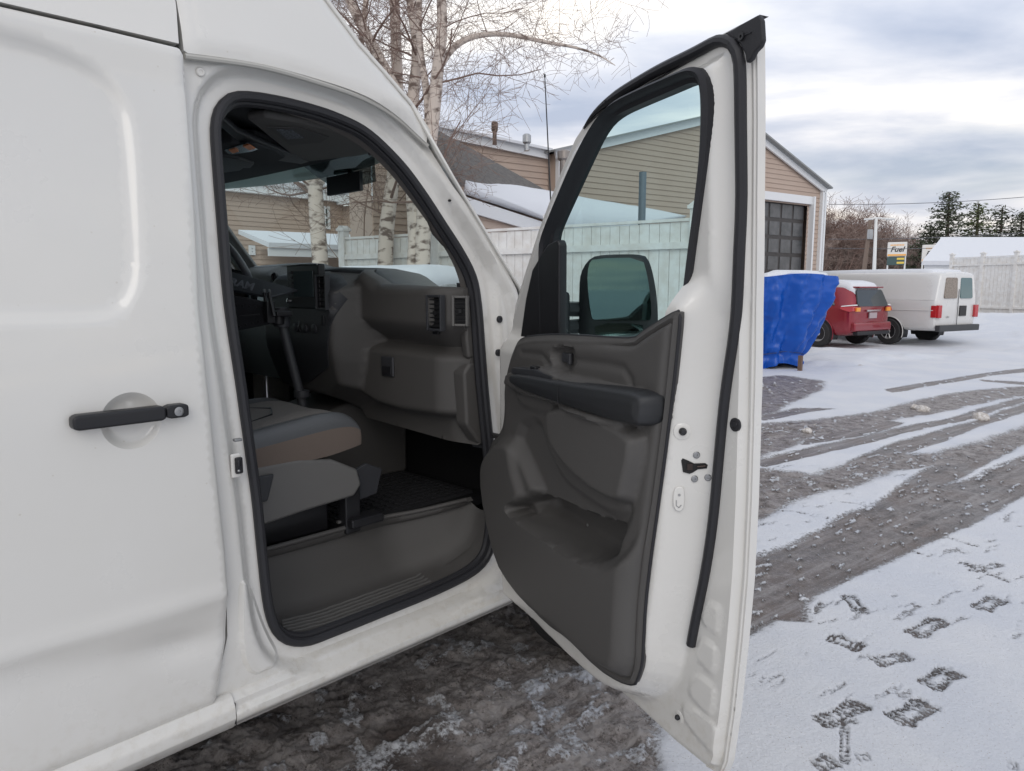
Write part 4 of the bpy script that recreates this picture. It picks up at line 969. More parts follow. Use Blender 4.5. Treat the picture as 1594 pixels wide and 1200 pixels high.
# top pad of the dashboard running forward to the glass
V = []; Fc = []
xs = np.linspace(-1.81, -3.60, 40)
topz = np.interp(-xs, [1.80, 2.1, 2.22, 2.34, 2.90, 3.0, 3.5, 3.6], [1.583, 1.592, 1.604, 1.662, 1.675, 1.70, 1.69, 1.65])
rows_ = []
for x, tz in zip(xs, topz):
    yf_ = YD+.05-float(h_d(np.array([[x, tz-.035]]))[0]); bul = .30*(1-((x+2.715)/.9)**2)
    for y, z in ((yf_-.02, tz-.045), (yf_+.005, tz-.012), (yf_+.04, tz), (yf_+.12, tz-.002), (1.80+.3*bul, tz-.02), (1.86+max(0, bul), 1.50)): V.append((x, y, z))
for i in range(39):
    for k in range(5): q = i*6+k; Fc.append((q, q+1, q+7, q+6))
obj('dash_top', V, Fc, MT['vinyl'], dash, angle=70)
# vents: frames with slats
def vent(cx, cz, y, w_, h_, n_, tilt=0, parent=dash, rot=0, frame=None):
    m1 = MB(); Mr = Matrix.Rotation(tilt, 3, 'Y')@Matrix.Rotation(0, 3, 'Z'); Mr = Matrix.Rotation(rot, 3, 'Z')@Mr
    c_ = Vector((cx, y, cz))
    m1.box(c_+Mr@Vector((0, .006, 0)), (w_, .008, h_), M_=Mr); o_ = m1.build('vent_back', mat('vent_dark', (.006, .006, .007), .7) if 'vd' not in MT else MT['vd'], parent); MT['vd'] = o_.data.materials[0]
    m2 = MB()
    for s1 in (-1, 1): m2.box(c_+Mr@Vector((s1*(w_/2+.004), .0, 0)), (.008, .022, h_+.016), M_=Mr); m2.box(c_+Mr@Vector((0, 0, s1*(h_/2+.004))), (w_-.001, .021, .008), M_=Mr)
    m2.build('vent_frame', frame or PD, parent, bevel=.002)
    m3 = MB()
    for k in range(n_): m3.box(c_+Mr@Vector((0, -.002, -h_/2+(k+.5)*h_/n_)), (w_-.004, .005, .003), M_=Mr@Matrix.Rotation(R(20), 3, 'X'))
    m3.box(c_+Mr@Vector((0, -.004, 0)), (.012, .006, .014), M_=Mr)
    m3.build('vent_slats', MT['vd'], parent)
def onD(u, v, Y0=1.6):      # point on the dash skin along a pixel ray
    Y = Y0
    for _ in range(20):
        q = onY(u, v, Y); Y = .5*Y+.5*(YD-float(h_d(np.array([[q[0], q[2]]]))[0]))
    return onY(u, v, Y)
q = onD(680, 487); vent(q[0], q[2], q[1]-.006, .062, .105, 7, rot=R(0))
q = onD(680, 518); mb = MB(); mb.box((q[0], q[1]-.002, q[2]), (.03, .012, .010)); iv(mb, 'vent_wheel', MT['black'], dash, bevel=.002)
q = onX(721, 484, -1.800); vent(q[0]-.004, q[2], q[1]-.008, .040, .085, 7, rot=R(28), frame=MT['plastic_lt'])
q = onD(504, 455, 1.5); vent(q[0], q[2], q[1]-.006, .060, .115, 7)
q = onD(504, 495, 1.5); mb = MB(); mb.box((q[0], q[1]-.002, q[2]-.01), (.022, .012, .04)); iv(mb, 'rocker_switch', MT['black'], dash, bevel=.002)
# radio / screen
q = onD(474, 442, 1.5); cq = Vector(q)
fp_ = []
for u_, v_ in [(428, 416), (541, 418), (538, 450), (528, 510), (516, 590), (440, 600), (420, 520)]:
    k_ = onD(u_, v_, 1.45); fp_.append((k_[0], min(k_[2], 1.655)))
relief('centre_stack_face', smooth_poly(fp_, 1), [], lambda P: h_d(P)+.005, lambda a, b, h: (a, YD-h, b), PD, dash, res=.02, skirt=.01)
mb = MB(); mb.box(cq+Vector((0, .006, -.01)), (.24, .03, .17)); iv(mb, 'radio_bezel', MT['black'], dash, bevel=.006)
mb = MB(); mb.box(cq+Vector((.010, -.0105, .0)), (.145, .004, .098)); iv(mb, 'display', MT['screen'], dash, bevel=.0015)
mb = MB()
for k in range(5): mb.box(cq+Vector((-.085, -.011, .045-k*.020)), (.018, .005, .010))
iv(mb, 'radio_buttons', PD, dash, bevel=.001)
mb = MB(); mb.lathe([(.010, 0), (.009, .012), (.007, .013)], 16, Matrix.Rotation(R(90), 3, 'X'), cq+Vector((-.088, -.015, -.065))); iv(mb, 'volume_knob', MT['chrome'], dash)
mb = MB(); mb.tube([cq+Vector((-.115, -.010, .072)), cq+Vector((0, -.012, .074)), cq+Vector((.115, -.010, .072))], .003, 8); iv(mb, 'bezel_trim', MT['steel'], dash)
mb = MB(); mb.box(cq+Vector((0, .02, -.17)), (.24, .03, .10)); iv(mb, 'climate_panel', MT['black'], dash, bevel=.005)
for k in (-1, 0, 1): mb = MB(); mb.lathe([(.020, 0), (.018, .016), (.015, .018)], 18, Matrix.Rotation(R(90), 3, 'X'), cq+Vector((k*.07, .006, -.17))); iv(mb, 'climate_dial', PD, dash)
mb = MB(); q = onD(472, 508, 1.5); mb.tube([(q[0]-.01, q[1]-.01, q[2]+.02), (q[0]+.01, q[1]-.025, q[2]), (q[0], q[1]-.012, q[2]-.02)], .003, 8); iv(mb, 'key_ring', MT['steel'], dash)
# glove box latch and seam
q = onD(605, 570); mb = MB(); mb.box((q[0], q[1]-.004, q[2]), (.075, .012, .075)); gl_ = iv(mb, 'glovebox_latch', PD, dash, bevel=.006)
mb = MB(); mb.box((q[0]+.004, q[1]-.012, q[2]-.014), (.055, .006, .030)); iv(mb, 'latch_pull', MT['black'], gl_, bevel=.002)
# end cap of the dash with paler moulding
V = []; Fc = []
ec = [(1.575, .0), (1.50, -.02), (1.42, -.03), (1.36, -.02), (1.345, 0)]
mb = MB(); mb.prism([(1.60, 1.345), (1.59, 1.42), (1.60, 1.52), (1.66, 1.580), (1.76, 1.580), (1.78, 1.35)], lambda a, b: (-1.797, a+.03, b), lambda a, b: (-1.84, a+.04, b)); iv(mb, 'dash_end_cap', P_, dash, bevel=.012, seg=3)
mb = MB(); mb.prism([(1.62, 1.335), (1.59, 1.30), (1.60, 1.12), (1.66, 1.045), (1.76, 1.05), (1.76, 1.335)], lambda a, b: (-1.797, a+.02, b), lambda a, b: (-1.86, a+.022, b)); iv(mb, 'lower_end_cap', P_, dash, bevel=.012, seg=3)
mb = MB(); mb.box((-1.88, 1.775, 1.34), (.13, .10, .50)); iv(mb, 'dash_side_filler', PD, dash, bevel=.01)
# instrument cluster lens, knob stalk, speakers
mb = MB(); mb.box((-3.23, 1.64, 1.55), (.40, .01, .11)); iv(mb, 'cluster_lens', MT['screen'], dash)
q = onY(430, 431, 1.50); mb = MB(); mb.tube([(q[0]-.09, 1.54, q[2]-.06), (q[0]-.02, 1.50, q[2]-.01)], .007, 8); mb.lathe([(.018, 0), (.020, .01), (.014, .016), (.012, .010)], 18, Matrix.Rotation(R(90), 3, 'X'), (q[0], 1.50, q[2])); iv(mb, 'gear_selector', PD, dash)
# steering wheel, with spokes and hub
sw_c = Vector(onY(352, 421, 1.46)); Mw = Matrix.Rotation(R(-62), 3, 'X')
mb = MB(); rim = [tuple(sw_c+Mw@Vector((.185*math.cos(a), .185*math.sin(a), 0))) for a in np.linspace(0, 2*math.pi, 48, endpoint=False)]
mb.tube(rim, .0165, 12, closed=True); swo = iv(mb, 'steering_wheel', mat('wheel_leather', (.10, .105, .115), .35, bump=(200, .2)))
print('WHEEL', sw_c, [tuple(round(float(v), 2) for v in rim[k]) for k in (0, 12, 24, 36)])
mb = MB()
for a in (R(10), R(170), R(245), R(295)): mb.tube([tuple(sw_c+Mw@Vector((.04*math.cos(a), .04*math.sin(a), -.02))), tuple(sw_c+Mw@Vector((.18*math.cos(a), .18*math.sin(a), 0)))], [.028, .016], 8, flat=.4)
mb.lathe([(.07, -.03), (.075, .0), (.05, .02), (.01, .025)], 20, Mw, sw_c); iv(mb, 'wheel_spokes', MT['black'], swo)
mb = MB(); mb.tube([tuple(sw_c+Mw@Vector((.045, .05, .022))), tuple(sw_c+Mw@Vector((.08, .02, .014)))], .004, 6); mb.tube([tuple(sw_c+Mw@Vector((.05, .03, .022))), tuple(sw_c+Mw@Vector((.06, .065, .014)))], .004, 6); iv(mb, 'spoke_trim', MT['chrome'], swo)
mb = MB(); mb.tube([tuple(sw_c+Mw@Vector((0, 0, -.03))), tuple(sw_c+Mw@Vector((0, -.02, -.30)))], .045, 12); iv(mb, 'steering_column', MT['black'], swo)

# ---- laptop stand on a post
pb = Vector(onY(483, 700, 1.36)); pb.z = FZ; pt = Vector(onY(438, 500, 1.30))
p_low = onY(470, 625, 1.34)
mb = MB(); mb.tube([(p_low[0]+.03, p_low[1], FZ), tuple(p_low), tuple(pt)], .017, 14); stand = iv(mb, 'laptop_stand', PD)
mb = MB(); mb.lathe([(.030, -.02), (.032, .0), (.022, .03), (.024, .05)], 18, None, pt); iv(mb, 'post_collar', MT['plastic_dark'], stand)
mb = MB(); mb.lathe([(.028, -.012), (.028, .012)], 18, None, Vector(p_low)+Vector((0, 0, .03))); iv(mb, 'post_collar', MT['plastic_dark'], stand)
mb = MB(); q = Vector(onY(433, 492, 1.28)); mb.box(q+Vector((0, 0, .01)), (.10, .06, .02)); mb.lathe([(.022, -.03), (.022, .012)], 14, None, q); iv(mb, 'swivel_head', MT['black'], stand, bevel=.004)
# tray: tilted bracket plate with holes, side clamps
t0 = Vector(onY(352, 455, 1.12)); t1 = Vector(onY(412, 470, 1.22)); t2 = Vector(onY(420, 505, 1.26)); t3 = Vector(onY(362, 530, 1.14))
def quad_slab(a, b, c_, d, th, name, m, parent, bevel=.004):
    n_ = ((b-a).cross(d-a)).normalized()*th; V = [a, b, c_, d, a+n_, b+n_, c_+n_, d+n_]
    m_ = MB(); m_.add([tuple(v) for v in V], [(0, 1, 2, 3), (7, 6, 5, 4), (0, 4, 5, 1), (1, 5, 6, 2), (2, 6, 7, 3), (3, 7, 4, 0)]); return m_.build(name, m, parent, bevel=bevel)
tl_ = (t1-t0); 
tray = quad_slab(t0-Vector((.16, .06, -.02)), t1, t2, t3-Vector((.16, .06, -.0)), .012, 'stand_tray', PD, stand)
a_ = t0-Vector((.22, .05, -.03)); topp = quad_slab(a_, t1+Vector((.0, .02, .01)), t1+Vector((-.05, .16, .035)), a_+Vector((-.02, .16, .045)), .010, 'tray_deck', mat('deck_plastic', (.03, .032, .038), .5), stand)
mb = MB()
nrm_ = ((t1-t0).cross(t3-t0)).normalized()
if nrm_.dot(Vector(CAM)-t0) < 0: nrm_ = -nrm_
Mt = nrm_.to_track_quat('Z', 'Y').to_matrix()
for i in range(6):
    for j in range(2):
        c_ = t0.lerp(t1, .05+.17*i).lerp(t3.lerp(t2, .05+.17*i), .25+.5*j)+nrm_*.002
        mb.lathe([(.0045, 0), (.0045, .002)], 10, Mt, c_)
mb.tube([tuple(t0.lerp(t1, .3).lerp(t3.lerp(t2, .3), .5)+nrm_*.003), tuple(t0.lerp(t1, .8).lerp(t3.lerp(t2, .8), .5)+nrm_*.003)], .003, 6)
iv(mb, 'tray_holes', MT['black'], stand)
mb = MB()
for dx in (0, .035): mb.tube([tuple(t1+Vector((-.04+dx, .02, .04))), tuple(t1+Vector((.0+dx, .0, .03))), tuple(t1+Vector((.03+dx, .0, -.05)))], .007, 8)
mb.box(t1+Vector((.03, .0, -.035)), (.03, .03, .075)); iv(mb, 'side_clamp', MT['black'], stand, bevel=.003)
# raised lettering on the deck edge
ctr = t0.lerp(t1, .56)+Vector((0, -.02, .030)); xd = (t1-t0).normalized(); nd = (nrm_+Vector((0, 0, .8))).normalized(); yd_ = nd.cross(xd).normalized()
M4 = Matrix((xd, yd_, nd)).transposed().to_4x4(); M4.translation = ctr+yd_*.012+nd*.012
text_mesh('maker_lettering', 'RAM', .040, mat('letter_grey', (.11, .12, .135), .5), M4, stand, .002, bold=.001)
# aerial on the wing
def aerial():
    Y = 2.30
    b_ = onY(860, 370, Y); t_ = onY(848, 118, Y)
    bx = Vector(b_); tx = Vector(t_); d_ = (tx-bx); lowp = bx-d_*((bx.z-1.36)/d_.z)
    m_ = MB(); m_.tube([tuple(lowp), tuple(tx)], [.004, .0022], 8); m_.lathe([(.004, -.006), (.004, .006)], 8, None, tx)
    a = iv(m_, 'aerial', MT['black']); m_ = MB(); m_.lathe([(.022, -.01), (.016, .02), (.006, .06)], 14, None, lowp); iv(m_, 'aerial_base', MT['rubber'], a)
    return lowp
lp_ = aerial(); print('aerial base', lp_)
# =================================================================== GROUND
TA = R(7.9); TP = np.array([math.sin(TA), math.cos(TA)]); TQ = np.array([math.cos(TA), -math.sin(TA)])   # along / across the wheel tracks
def g2(L): return [tuple(onZ(u, v, 0)[:2]) for u, v in L]
def c5(L): return g2([(1160+.2833*x, 560+.2833*y) for x, y in L])
def c6(L): return g2([(1160+.2833*x, 860+.2833*y) for x, y in L])
dark = [c5([(-300, 1220), (40, 1100), (280, 1020), (420, 950), (560, 870), (700, 800), (800, 730), (940, 640), (1070, 575), (1250, 530), (1532, 395), (1900, 250), (1900, 330), (1532, 455), (1350, 555), (1200, 640), (1080, 700), (1250, 660), (1400, 590), (1532, 530), (1900, 370), (1900, 560), (1532, 740), (1300, 860), (1050, 970), (860, 1060), (600, 1200), (400, 1300), (330, 1360), (330, 1440), (150, 1430), (0, 1510), (-300, 1640)]),
        c5([(330, 470), (420, 410), (760, 340), (860, 350), (660, 410), (450, 450)]),
        c5([(80, 560), (300, 510), (640, 430), (800, 390), (1110, 330), (1532, 215), (1900, 120), (1900, 140), (1532, 235), (1150, 345), (840, 405), (640, 465), (380, 530), (100, 590)]),
        c5([(520, 600), (860, 450), (1280, 340), (1532, 255), (1900, 150), (1900, 180), (1532, 290), (1300, 360), (1000, 470), (860, 520), (700, 570), (500, 650)]),
        c5([(60, 322), (300, 270), (480, 272), (330, 290), (100, 335)]), c5([(780, 165), (1100, 112), (1350, 72), (1532, 50), (1532, 68), (1350, 88), (1100, 130), (800, 182)]), c5([(1290, 112), (1532, 125), (1700, 140), (1700, 160), (1532, 140), (1330, 122)]), g2([(1480, 512), (1594, 520), (1700, 530), (1700, 522), (1594, 512), (1500, 507)])]
slush = [c5([(-400, 860), (60, 740), (340, 650), (520, 600), (700, 560), (860, 520), (1050, 530), (1200, 480), (1532, 385), (1900, 230), (1900, 250), (1532, 450), (1290, 545), (1070, 575), (800, 610), (560, 690), (330, 750), (60, 880), (-400, 1010)]),
         c5([(80, 360), (350, 340), (700, 300), (1130, 190), (1532, 150), (1532, 195), (1050, 290), (760, 340), (400, 410), (250, 480), (60, 540)]), c5([(-100, 110), (200, 90), (420, 120), (400, 170), (120, 300), (-100, 330)]), c5([(-100, 600), (60, 605), (350, 640), (60, 730), (-100, 760)])]
van_slush = g2([(-400, 1900), (-400, 1000), (560, 960), (800, 925), (880, 950), (960, 1050), (1010, 1100), (1030, 1140), (1015, 1200), (1010, 1300), (600, 1900)])
streak = g2([(500, 1200), (560, 1165), (700, 1100), (800, 1060), (900, 1020), (1000, 1080), (930, 1130), (860, 1160), (760, 1150), (640, 1190), (560, 1230)])
def foot(x0, y0, x1, y1, W, oy=860):
    a = onZ(1160+.2833*x0, oy+.2833*y0, 0)[:2]; b = onZ(1160+.2833*x1, oy+.2833*y1, 0)[:2]; L = np.linalg.norm(b-a); d = (b-a)/L; return (a+b)/2, d, np.array([-d[1], d[0]]), L/2, W/2
prints = [foot(*q) for q in [(550, 235, 650, 355, .10), (905, 475, 1085, 375, .115), (1262, 325, 1405, 262, .12), (450, 470, 645, 545, .13), (690, 620, 905, 580, .10), (985, 760, 1145, 655, .12), (395, 965, 655, 835, .10), (500, 880, 600, 965, .06), (815, 950, 1010, 840, .12), (1180, 60, 1455, 178, .055), (1235, 115, 1412, 72, .075), (540, 950, 545, 1190, .04), (375, 1200, 490, 1150, .09), (600, 1140, 685, 1145, .05), (1430, 1185, 1500, 1200, .06), (1060, 975, 1305, 1045, .045, 560), (870, 1055, 980, 1082, .05, 560), (450, 778, 650, 805, .03, 560), (180, 835, 350, 855, .045, 560)]]
def ground_fields(P):
    x, y = P[:, 0], P[:, 1]; p = P@TP; q = P@TQ; r = np.hypot(x, y)
    wob = .10*(fbm(p*1.1, q*1.1, 3, 5)-.5); Pw = P+np.stack([wob, .6*wob], 1)+.035*(fbm(x*9, y*9, 3, 8)-.5)[:, None]
    cov = np.ones(len(P)); sl = np.zeros(len(P))
    for k, D in enumerate(dark): d = sdist(Pw, D); cov = np.minimum(cov, 1-.93*ss(-d, -.11, .04+.03*(k == 0))); sl = np.maximum(sl, .42*(k == 0)*ss(-d, -.03, .1))
    for D in slush: d = sdist(Pw, D); w_ = ss(-d, -.20, .08); sl = np.maximum(sl, w_); cov = np.minimum(cov, 1-.80*w_*(.65+.7*fbm(x*6, y*6, 4, 52)))
    # flecks of snow lying in the wet part, stretched along the lanes
    fl = fbm(p*9+3, q*30, 5, 31, .6); cov = np.maximum(cov, .80*ss(fl, .67, .74)*(cov < .5))
    d = sdist(Pw, van_slush); wv = ss(-d, -.05, .09); sl = np.maximum(sl, wv); cov = np.minimum(cov, 1-.80*wv)
    st = sdist(Pw+.15*(fbm(x*5, y*5, 3, 77)-.5)[:, None], streak); cov = np.maximum(cov, wv*.62*ss(-st, -.08, .12)*ss(fbm(p*4, q*13, 5, 61), .47, .62))
    cov = np.where((wv > .5), np.maximum(cov, .50*ss(fbm(x*11, y*11, 5, 90), .55, .68)), cov)
    # far field: snow with bare patches away from the measured area
    far = fbm(p*.10+4, q*.55+9, 4, 12); cov = np.where((y > 16) | (x < -9), np.minimum(cov, 1-.5*ss(far, .60, .68)), cov)
    # boot prints
    for c, d, n_, L, W in prints:
        u = (P-c)@d; v = (P-c)@n_; inn = (np.abs(u) < L*1.2) & (np.abs(v) < W*1.5)
        if not inn.any(): continue
        wd = W*(1-.25*np.cos(u/L*2.6)-.18*(np.abs(u/L) > .8)); e_ = np.sqrt((u/L)**4+(v/wd)**4)
        rag = .55*(fbm(x*32, y*32, 3, 44)-.5); m_ = ss(-(e_+rag), -1.05, -.78)
        tread = .65+.35*np.cos(u*2*math.pi/.024+1.2*np.sin(v*60))+.5*(fbm(x*55, y*55, 2, 46)-.5); core = np.exp(-((u+.1*L)/(L*.45))**2-((v)/(wd*.42))**2)
        m_ = m_*(1-.80*core)*np.clip(tread+.10, 0, 1)*(1 if W > .04 else .8); cov = np.where(inn, np.minimum(cov, 1-.9*m_), cov)
    # light scuffs on the trodden snow
    sc_ = fbm(p*6, q*22, 4, 71); cov -= .45*ss(sc_, .655, .70)*(r < 7)*(cov > .8)*ss(fbm(x*.9, y*.9, 2, 3), .42, .6)
    cov = np.clip(cov, 0, 1)
    z = np.zeros(len(P)); thick = .016*ss(cov, .3, .8)
    z += thick+.004*(fbm(x*16, y*16, 3, 21)-.5)*cov
    ls = fbm(x*6.5, y*6.5, 5, 14); z += sl*(.055*np.clip(ls-.42, 0, 1)+.016*(fbm(x*30, y*30, 4, 15, .65)-.5))*(1+.6*wv)+wv*.03*np.clip(fbm(x*14, y*14, 4, 19)-.5, 0, 1)
    z += .16*ss(fbm(x*.55, y*.55, 4, 25), .50, .72)*ss(r, 9.5, 12)*ss(cov, .5, .9)*ss(np.abs(q+4.0), 1.5, 3)*.6
    # lot rises towards the far fence
    z += .52*ss(y+.15*x, 21, 29)
    bank = np.exp(-((y+.15*x-28.6)/1.1)**2); z += .22*bank*(.6+.8*fbm(x*.8, y*.8, 3, 33))
    return cov, sl, wv, z
def ground_mesh(name, az0, az1, naz, r0, r1, nr, m, close=False):
    az = np.radians(np.linspace(az0, az1, naz)); rr = np.geomspace(r0, r1, nr)
    A, Rr = np.meshgrid(az, rr); P = np.stack([(Rr*np.sin(A)).ravel(), (Rr*np.cos(A)).ravel()], 1)
    cov, sl, wv, z = ground_fields(P)
    me = bpy.data.meshes.new(name); n_ = len(P); me.vertices.add(n_)
    me.vertices.foreach_set('co', np.column_stack([P, z]).astype(np.float32).ravel())
    i, j = np.meshgrid(np.arange(nr-1), np.arange(naz-1), indexing='ij'); a = (i*naz+j).ravel(); Q = np.stack([a, a+1, a+naz+1, a+naz], 1)
    nf = len(Q); me.loops.add(nf*4); me.polygons.add(nf); me.loops.foreach_set('vertex_index', Q[:, ::-1].astype(np.int32).ravel()); me.polygons.foreach_set('loop_start', (np.arange(nf)*4).astype(np.int32)); me.polygons.foreach_set('use_smooth', np.ones(nf, bool))
    me.update()
    for nm, arr in (('cover', cov), ('slush', sl), ('grit', wv)): at_ = me.attributes.new(nm, 'FLOAT', 'POINT'); at_.data.foreach_set('value', arr.astype(np.float32))
    me.materials.append(m); o = bpy.data.objects.new(name, me); COL.objects.link(o); return setp(o, kind='structure')
gm = bpy.data.materials.new('snowy_tarmac'); gm.use_nodes = True; t = gm.node_tree; b = t.nodes['Principled BSDF']
def nn(ty, **k):
    n_ = t.nodes.new(ty)
    for a, v in k.items(): setattr(n_, a, v)
    return n_
def lk(a, b_): t.links.new(a, b_)
def mth(op, a, b_=None, clamp=False):
    q = nn('ShaderNodeMath', operation=op, use_clamp=clamp)
    for i, v in enumerate((a, b_)):
        if v is None: continue
        if isinstance(v, (int, float)): q.inputs[i].default_value = v
        else: lk(v, q.inputs[i])
    return q.outputs[0]
def attr(n_): q = nn('ShaderNodeAttribute'); q.attribute_name = n_; return q.outputs['Fac']
geo = nn('ShaderNodeNewGeometry'); pos = geo.outputs['Position']
def noise(s_, d_=5, r_=.6): n_ = nn('ShaderNodeTexNoise'); n_.inputs['Scale'].default_value = s_; n_.inputs['Detail'].default_value = d_; n_.inputs['Roughness'].default_value = r_; lk(pos, n_.inputs[0]); return n_.outputs[0]
def mrange(v, a, b_, c=0, d=1): q = nn('ShaderNodeMapRange'); q.inputs[1].default_value = a; q.inputs[2].default_value = b_; q.inputs[3].default_value = c; q.inputs[4].default_value = d; lk(v, q.inputs[0]); return q.outputs[0]
def mixc(f, c1, c2):
    q = nn('ShaderNodeMix', data_type='RGBA'); lk(f, q.inputs[0])
    for i, c in ((6, c1), (7, c2)):
        if isinstance(c, tuple): q.inputs[i].default_value = (*c, 1)
        else: lk(c, q.inputs[i])
    return q.outputs[2]
cv_, sl_, gr_ = attr('cover'), attr('slush'), attr('grit')
vr_ = nn('ShaderNodeVectorRotate', rotation_type='Z_AXIS'); vr_.inputs['Angle'].default_value = TA; lk(pos, vr_.inputs[0]); vm_ = nn('ShaderNodeMapping'); vm_.inputs['Scale'].default_value = (16, 1.1, 1); lk(vr_.outputs[0], vm_.inputs[0])
ns_ = nn('ShaderNodeTexNoise'); ns_.inputs['Scale'].default_value = 1.0; ns_.inputs['Detail'].default_value = 6; ns_.inputs['Roughness'].default_value = .65; lk(vm_.outputs[0], ns_.inputs[0]); nstr = ns_.outputs[0]
nf_ = noise(55, 6, .7); nm_ = noise(9, 6, .65); nb_ = noise(2.2, 5, .6)
cvn = mth('ADD', cv_, mth('MULTIPLY', mth('SUBTRACT', nf_, .5), 1.3)); snowf = mrange(cvn, .38, .60)
slc = mixc(mrange(nm_, .38, .62), (.13, .108, .098), (.36, .325, .31)); slc = mixc(mrange(nf_, .56, .70), slc, (.62, .61, .62))
slc = mixc(mrange(noise(24, 5, .7), .56, .66), slc, (.06, .05, .045))
asp = mixc(mrange(nf_, .35, .65), (.11, .10, .098), (.21, .195, .19)); asp = mixc(mrange(nb_, .4, .6), asp, (.155, .125, .11)); asp = mixc(mrange(nstr, .50, .68), asp, (.30, .28, .275)); asp = mixc(mrange(nstr, .46, .34), asp, (.085, .075, .07)); asp = mixc(mrange(noise(95, 4, .7), .60, .68), asp, (.55, .55, .56))
gsl = mixc(mrange(nm_, .40, .58), (.15, .128, .117), (.40, .365, .345)); gsl = mixc(mrange(nf_, .58, .68), gsl, (.42, .40, .39)); 
nx_ = noise(110, 4, .7); gsl = mixc(mrange(nx_, .54, .64), gsl, (.38, .34, .32)); gsl = mixc(mrange(nx_, .45, .36), gsl, (.08, .068, .062)); nw = noise(1.3, 4, .55); gsl = mixc(mrange(nstr, .48, .62), gsl, (.40, .37, .355)); gsl = mixc(mrange(nw, .56, .66), gsl, (.10, .082, .074))
under = mixc(mrange(mth('ADD', sl_, mth('MULTIPLY', mth('SUBTRACT', nm_, .5), .5)), .35, .65), asp, slc); under = mixc(mrange(gr_, .4, .6), under, gsl)
snc = mixc(mrange(noise(1.1, 4), .4, .6), (.64, .66, .705), (.70, .71, .735)); snc = mixc(mrange(noise(120, 2), .66, .70), snc, (.45, .42, .40))
lk(mixc(snowf, under, snc), b.inputs['Base Color'])
lk(mrange(snowf, 0, 1, .38, .85), b.inputs['Roughness']); b.inputs['Specular IOR Level'].default_value = .4
bp = nn('ShaderNodeBump'); bp.inputs['Strength'].default_value = .75; bp.inputs['Distance'].default_value = .018
lk(mth('ADD', mth('MULTIPLY', snowf, .6), mth('ADD', mth('MULTIPLY', nf_, .9), mth('MULTIPLY', noise(38, 8, .78), mrange(sl_, 0, 1, .5, 2.2)))), bp.inputs['Height']); lk(bp.outputs[0], b.inputs['Normal'])
ground_mesh('ground', -96, 4, 980, 1.0, 9.0, 760, gm)
ground_mesh('ground', -96, 4, 560, 8.99, 60, 260, gm)
ground_mesh('ground', 4, 264, 200, 1.0, 60, 90, gm)
# far terrain out to the horizon and the patch under the camera
mb = MB(); V = []; Fc = []
for r_, z in ((59.5, .50), (400, .4), (1500, .2)):
    for k in range(72): a = 2*math.pi*k/72; V.append((r_*math.sin(a), r_*math.cos(a), z if r_ > 100 or math.cos(a) > .3 else -.02))
for i in range(2):
    for k in range(72): k2 = (k+1) % 72; Fc.append((i*72+k, i*72+k2, (i+1)*72+k2, (i+1)*72+k))
setp(obj('far_terrain', V, Fc, MT['snow']), kind='structure')
V = [(1.02*math.sin(a), 1.02*math.cos(a), .004) for a in np.linspace(0, 2*math.pi, 40, endpoint=False)]
setp(obj('ground_near', V, [tuple(range(40))], MT['snow']), kind='structure')
# loose lumps of dirty snow
rs = np.random.RandomState(5)
def lump(c, r_, m, label, group):
    bm = bmesh.new(); bmesh.ops.create_icosphere(bm, subdivisions=3, radius=r_)
    for v in bm.verts:
        k = float(fbm(np.array([v.co.x/r_*1.3+c[0]*7]), np.array([v.co.y/r_*1.3+v.co.z/r_+c[1]*5]), 3, 9)[0]); v.co *= .65+.8*k; v.co.z *= .7
    V = [tuple(v.co) for v in bm.verts]; Fc = [[v.index for v in f.verts] for f in bm.faces]; bm.free()
    o = obj('snow_lump', V, Fc, m); o.location = c; return setp(o, label, 'snow lump', group)
ds = mat('dirty_snow', (.42, .38, .34), .85, bump=(40, .6, 5), var=(30, (.66, .63, .60), .1))
for i, (u, v, r_, lb) in enumerate([(1525, 653, .10, 'largest lump of dirty snow standing alone in the wheel track at the right'), (1437, 640, .09, 'dirty snow lump beside the upper tyre track, left of the lone large lump'), (1425, 637, .06, 'small snow lump touching the dirty one on the upper tyre track'), (1339, 573, .07, 'small stray snow lump on open snow right of the blue tarp'), (1257, 674, .05, 'small brown snow lump on the slush near the door edge')]):
    p = onZ(u, v, .0); lump((p[0], p[1], .02), r_, ds, lb, 'loose snow lumps on the lot')

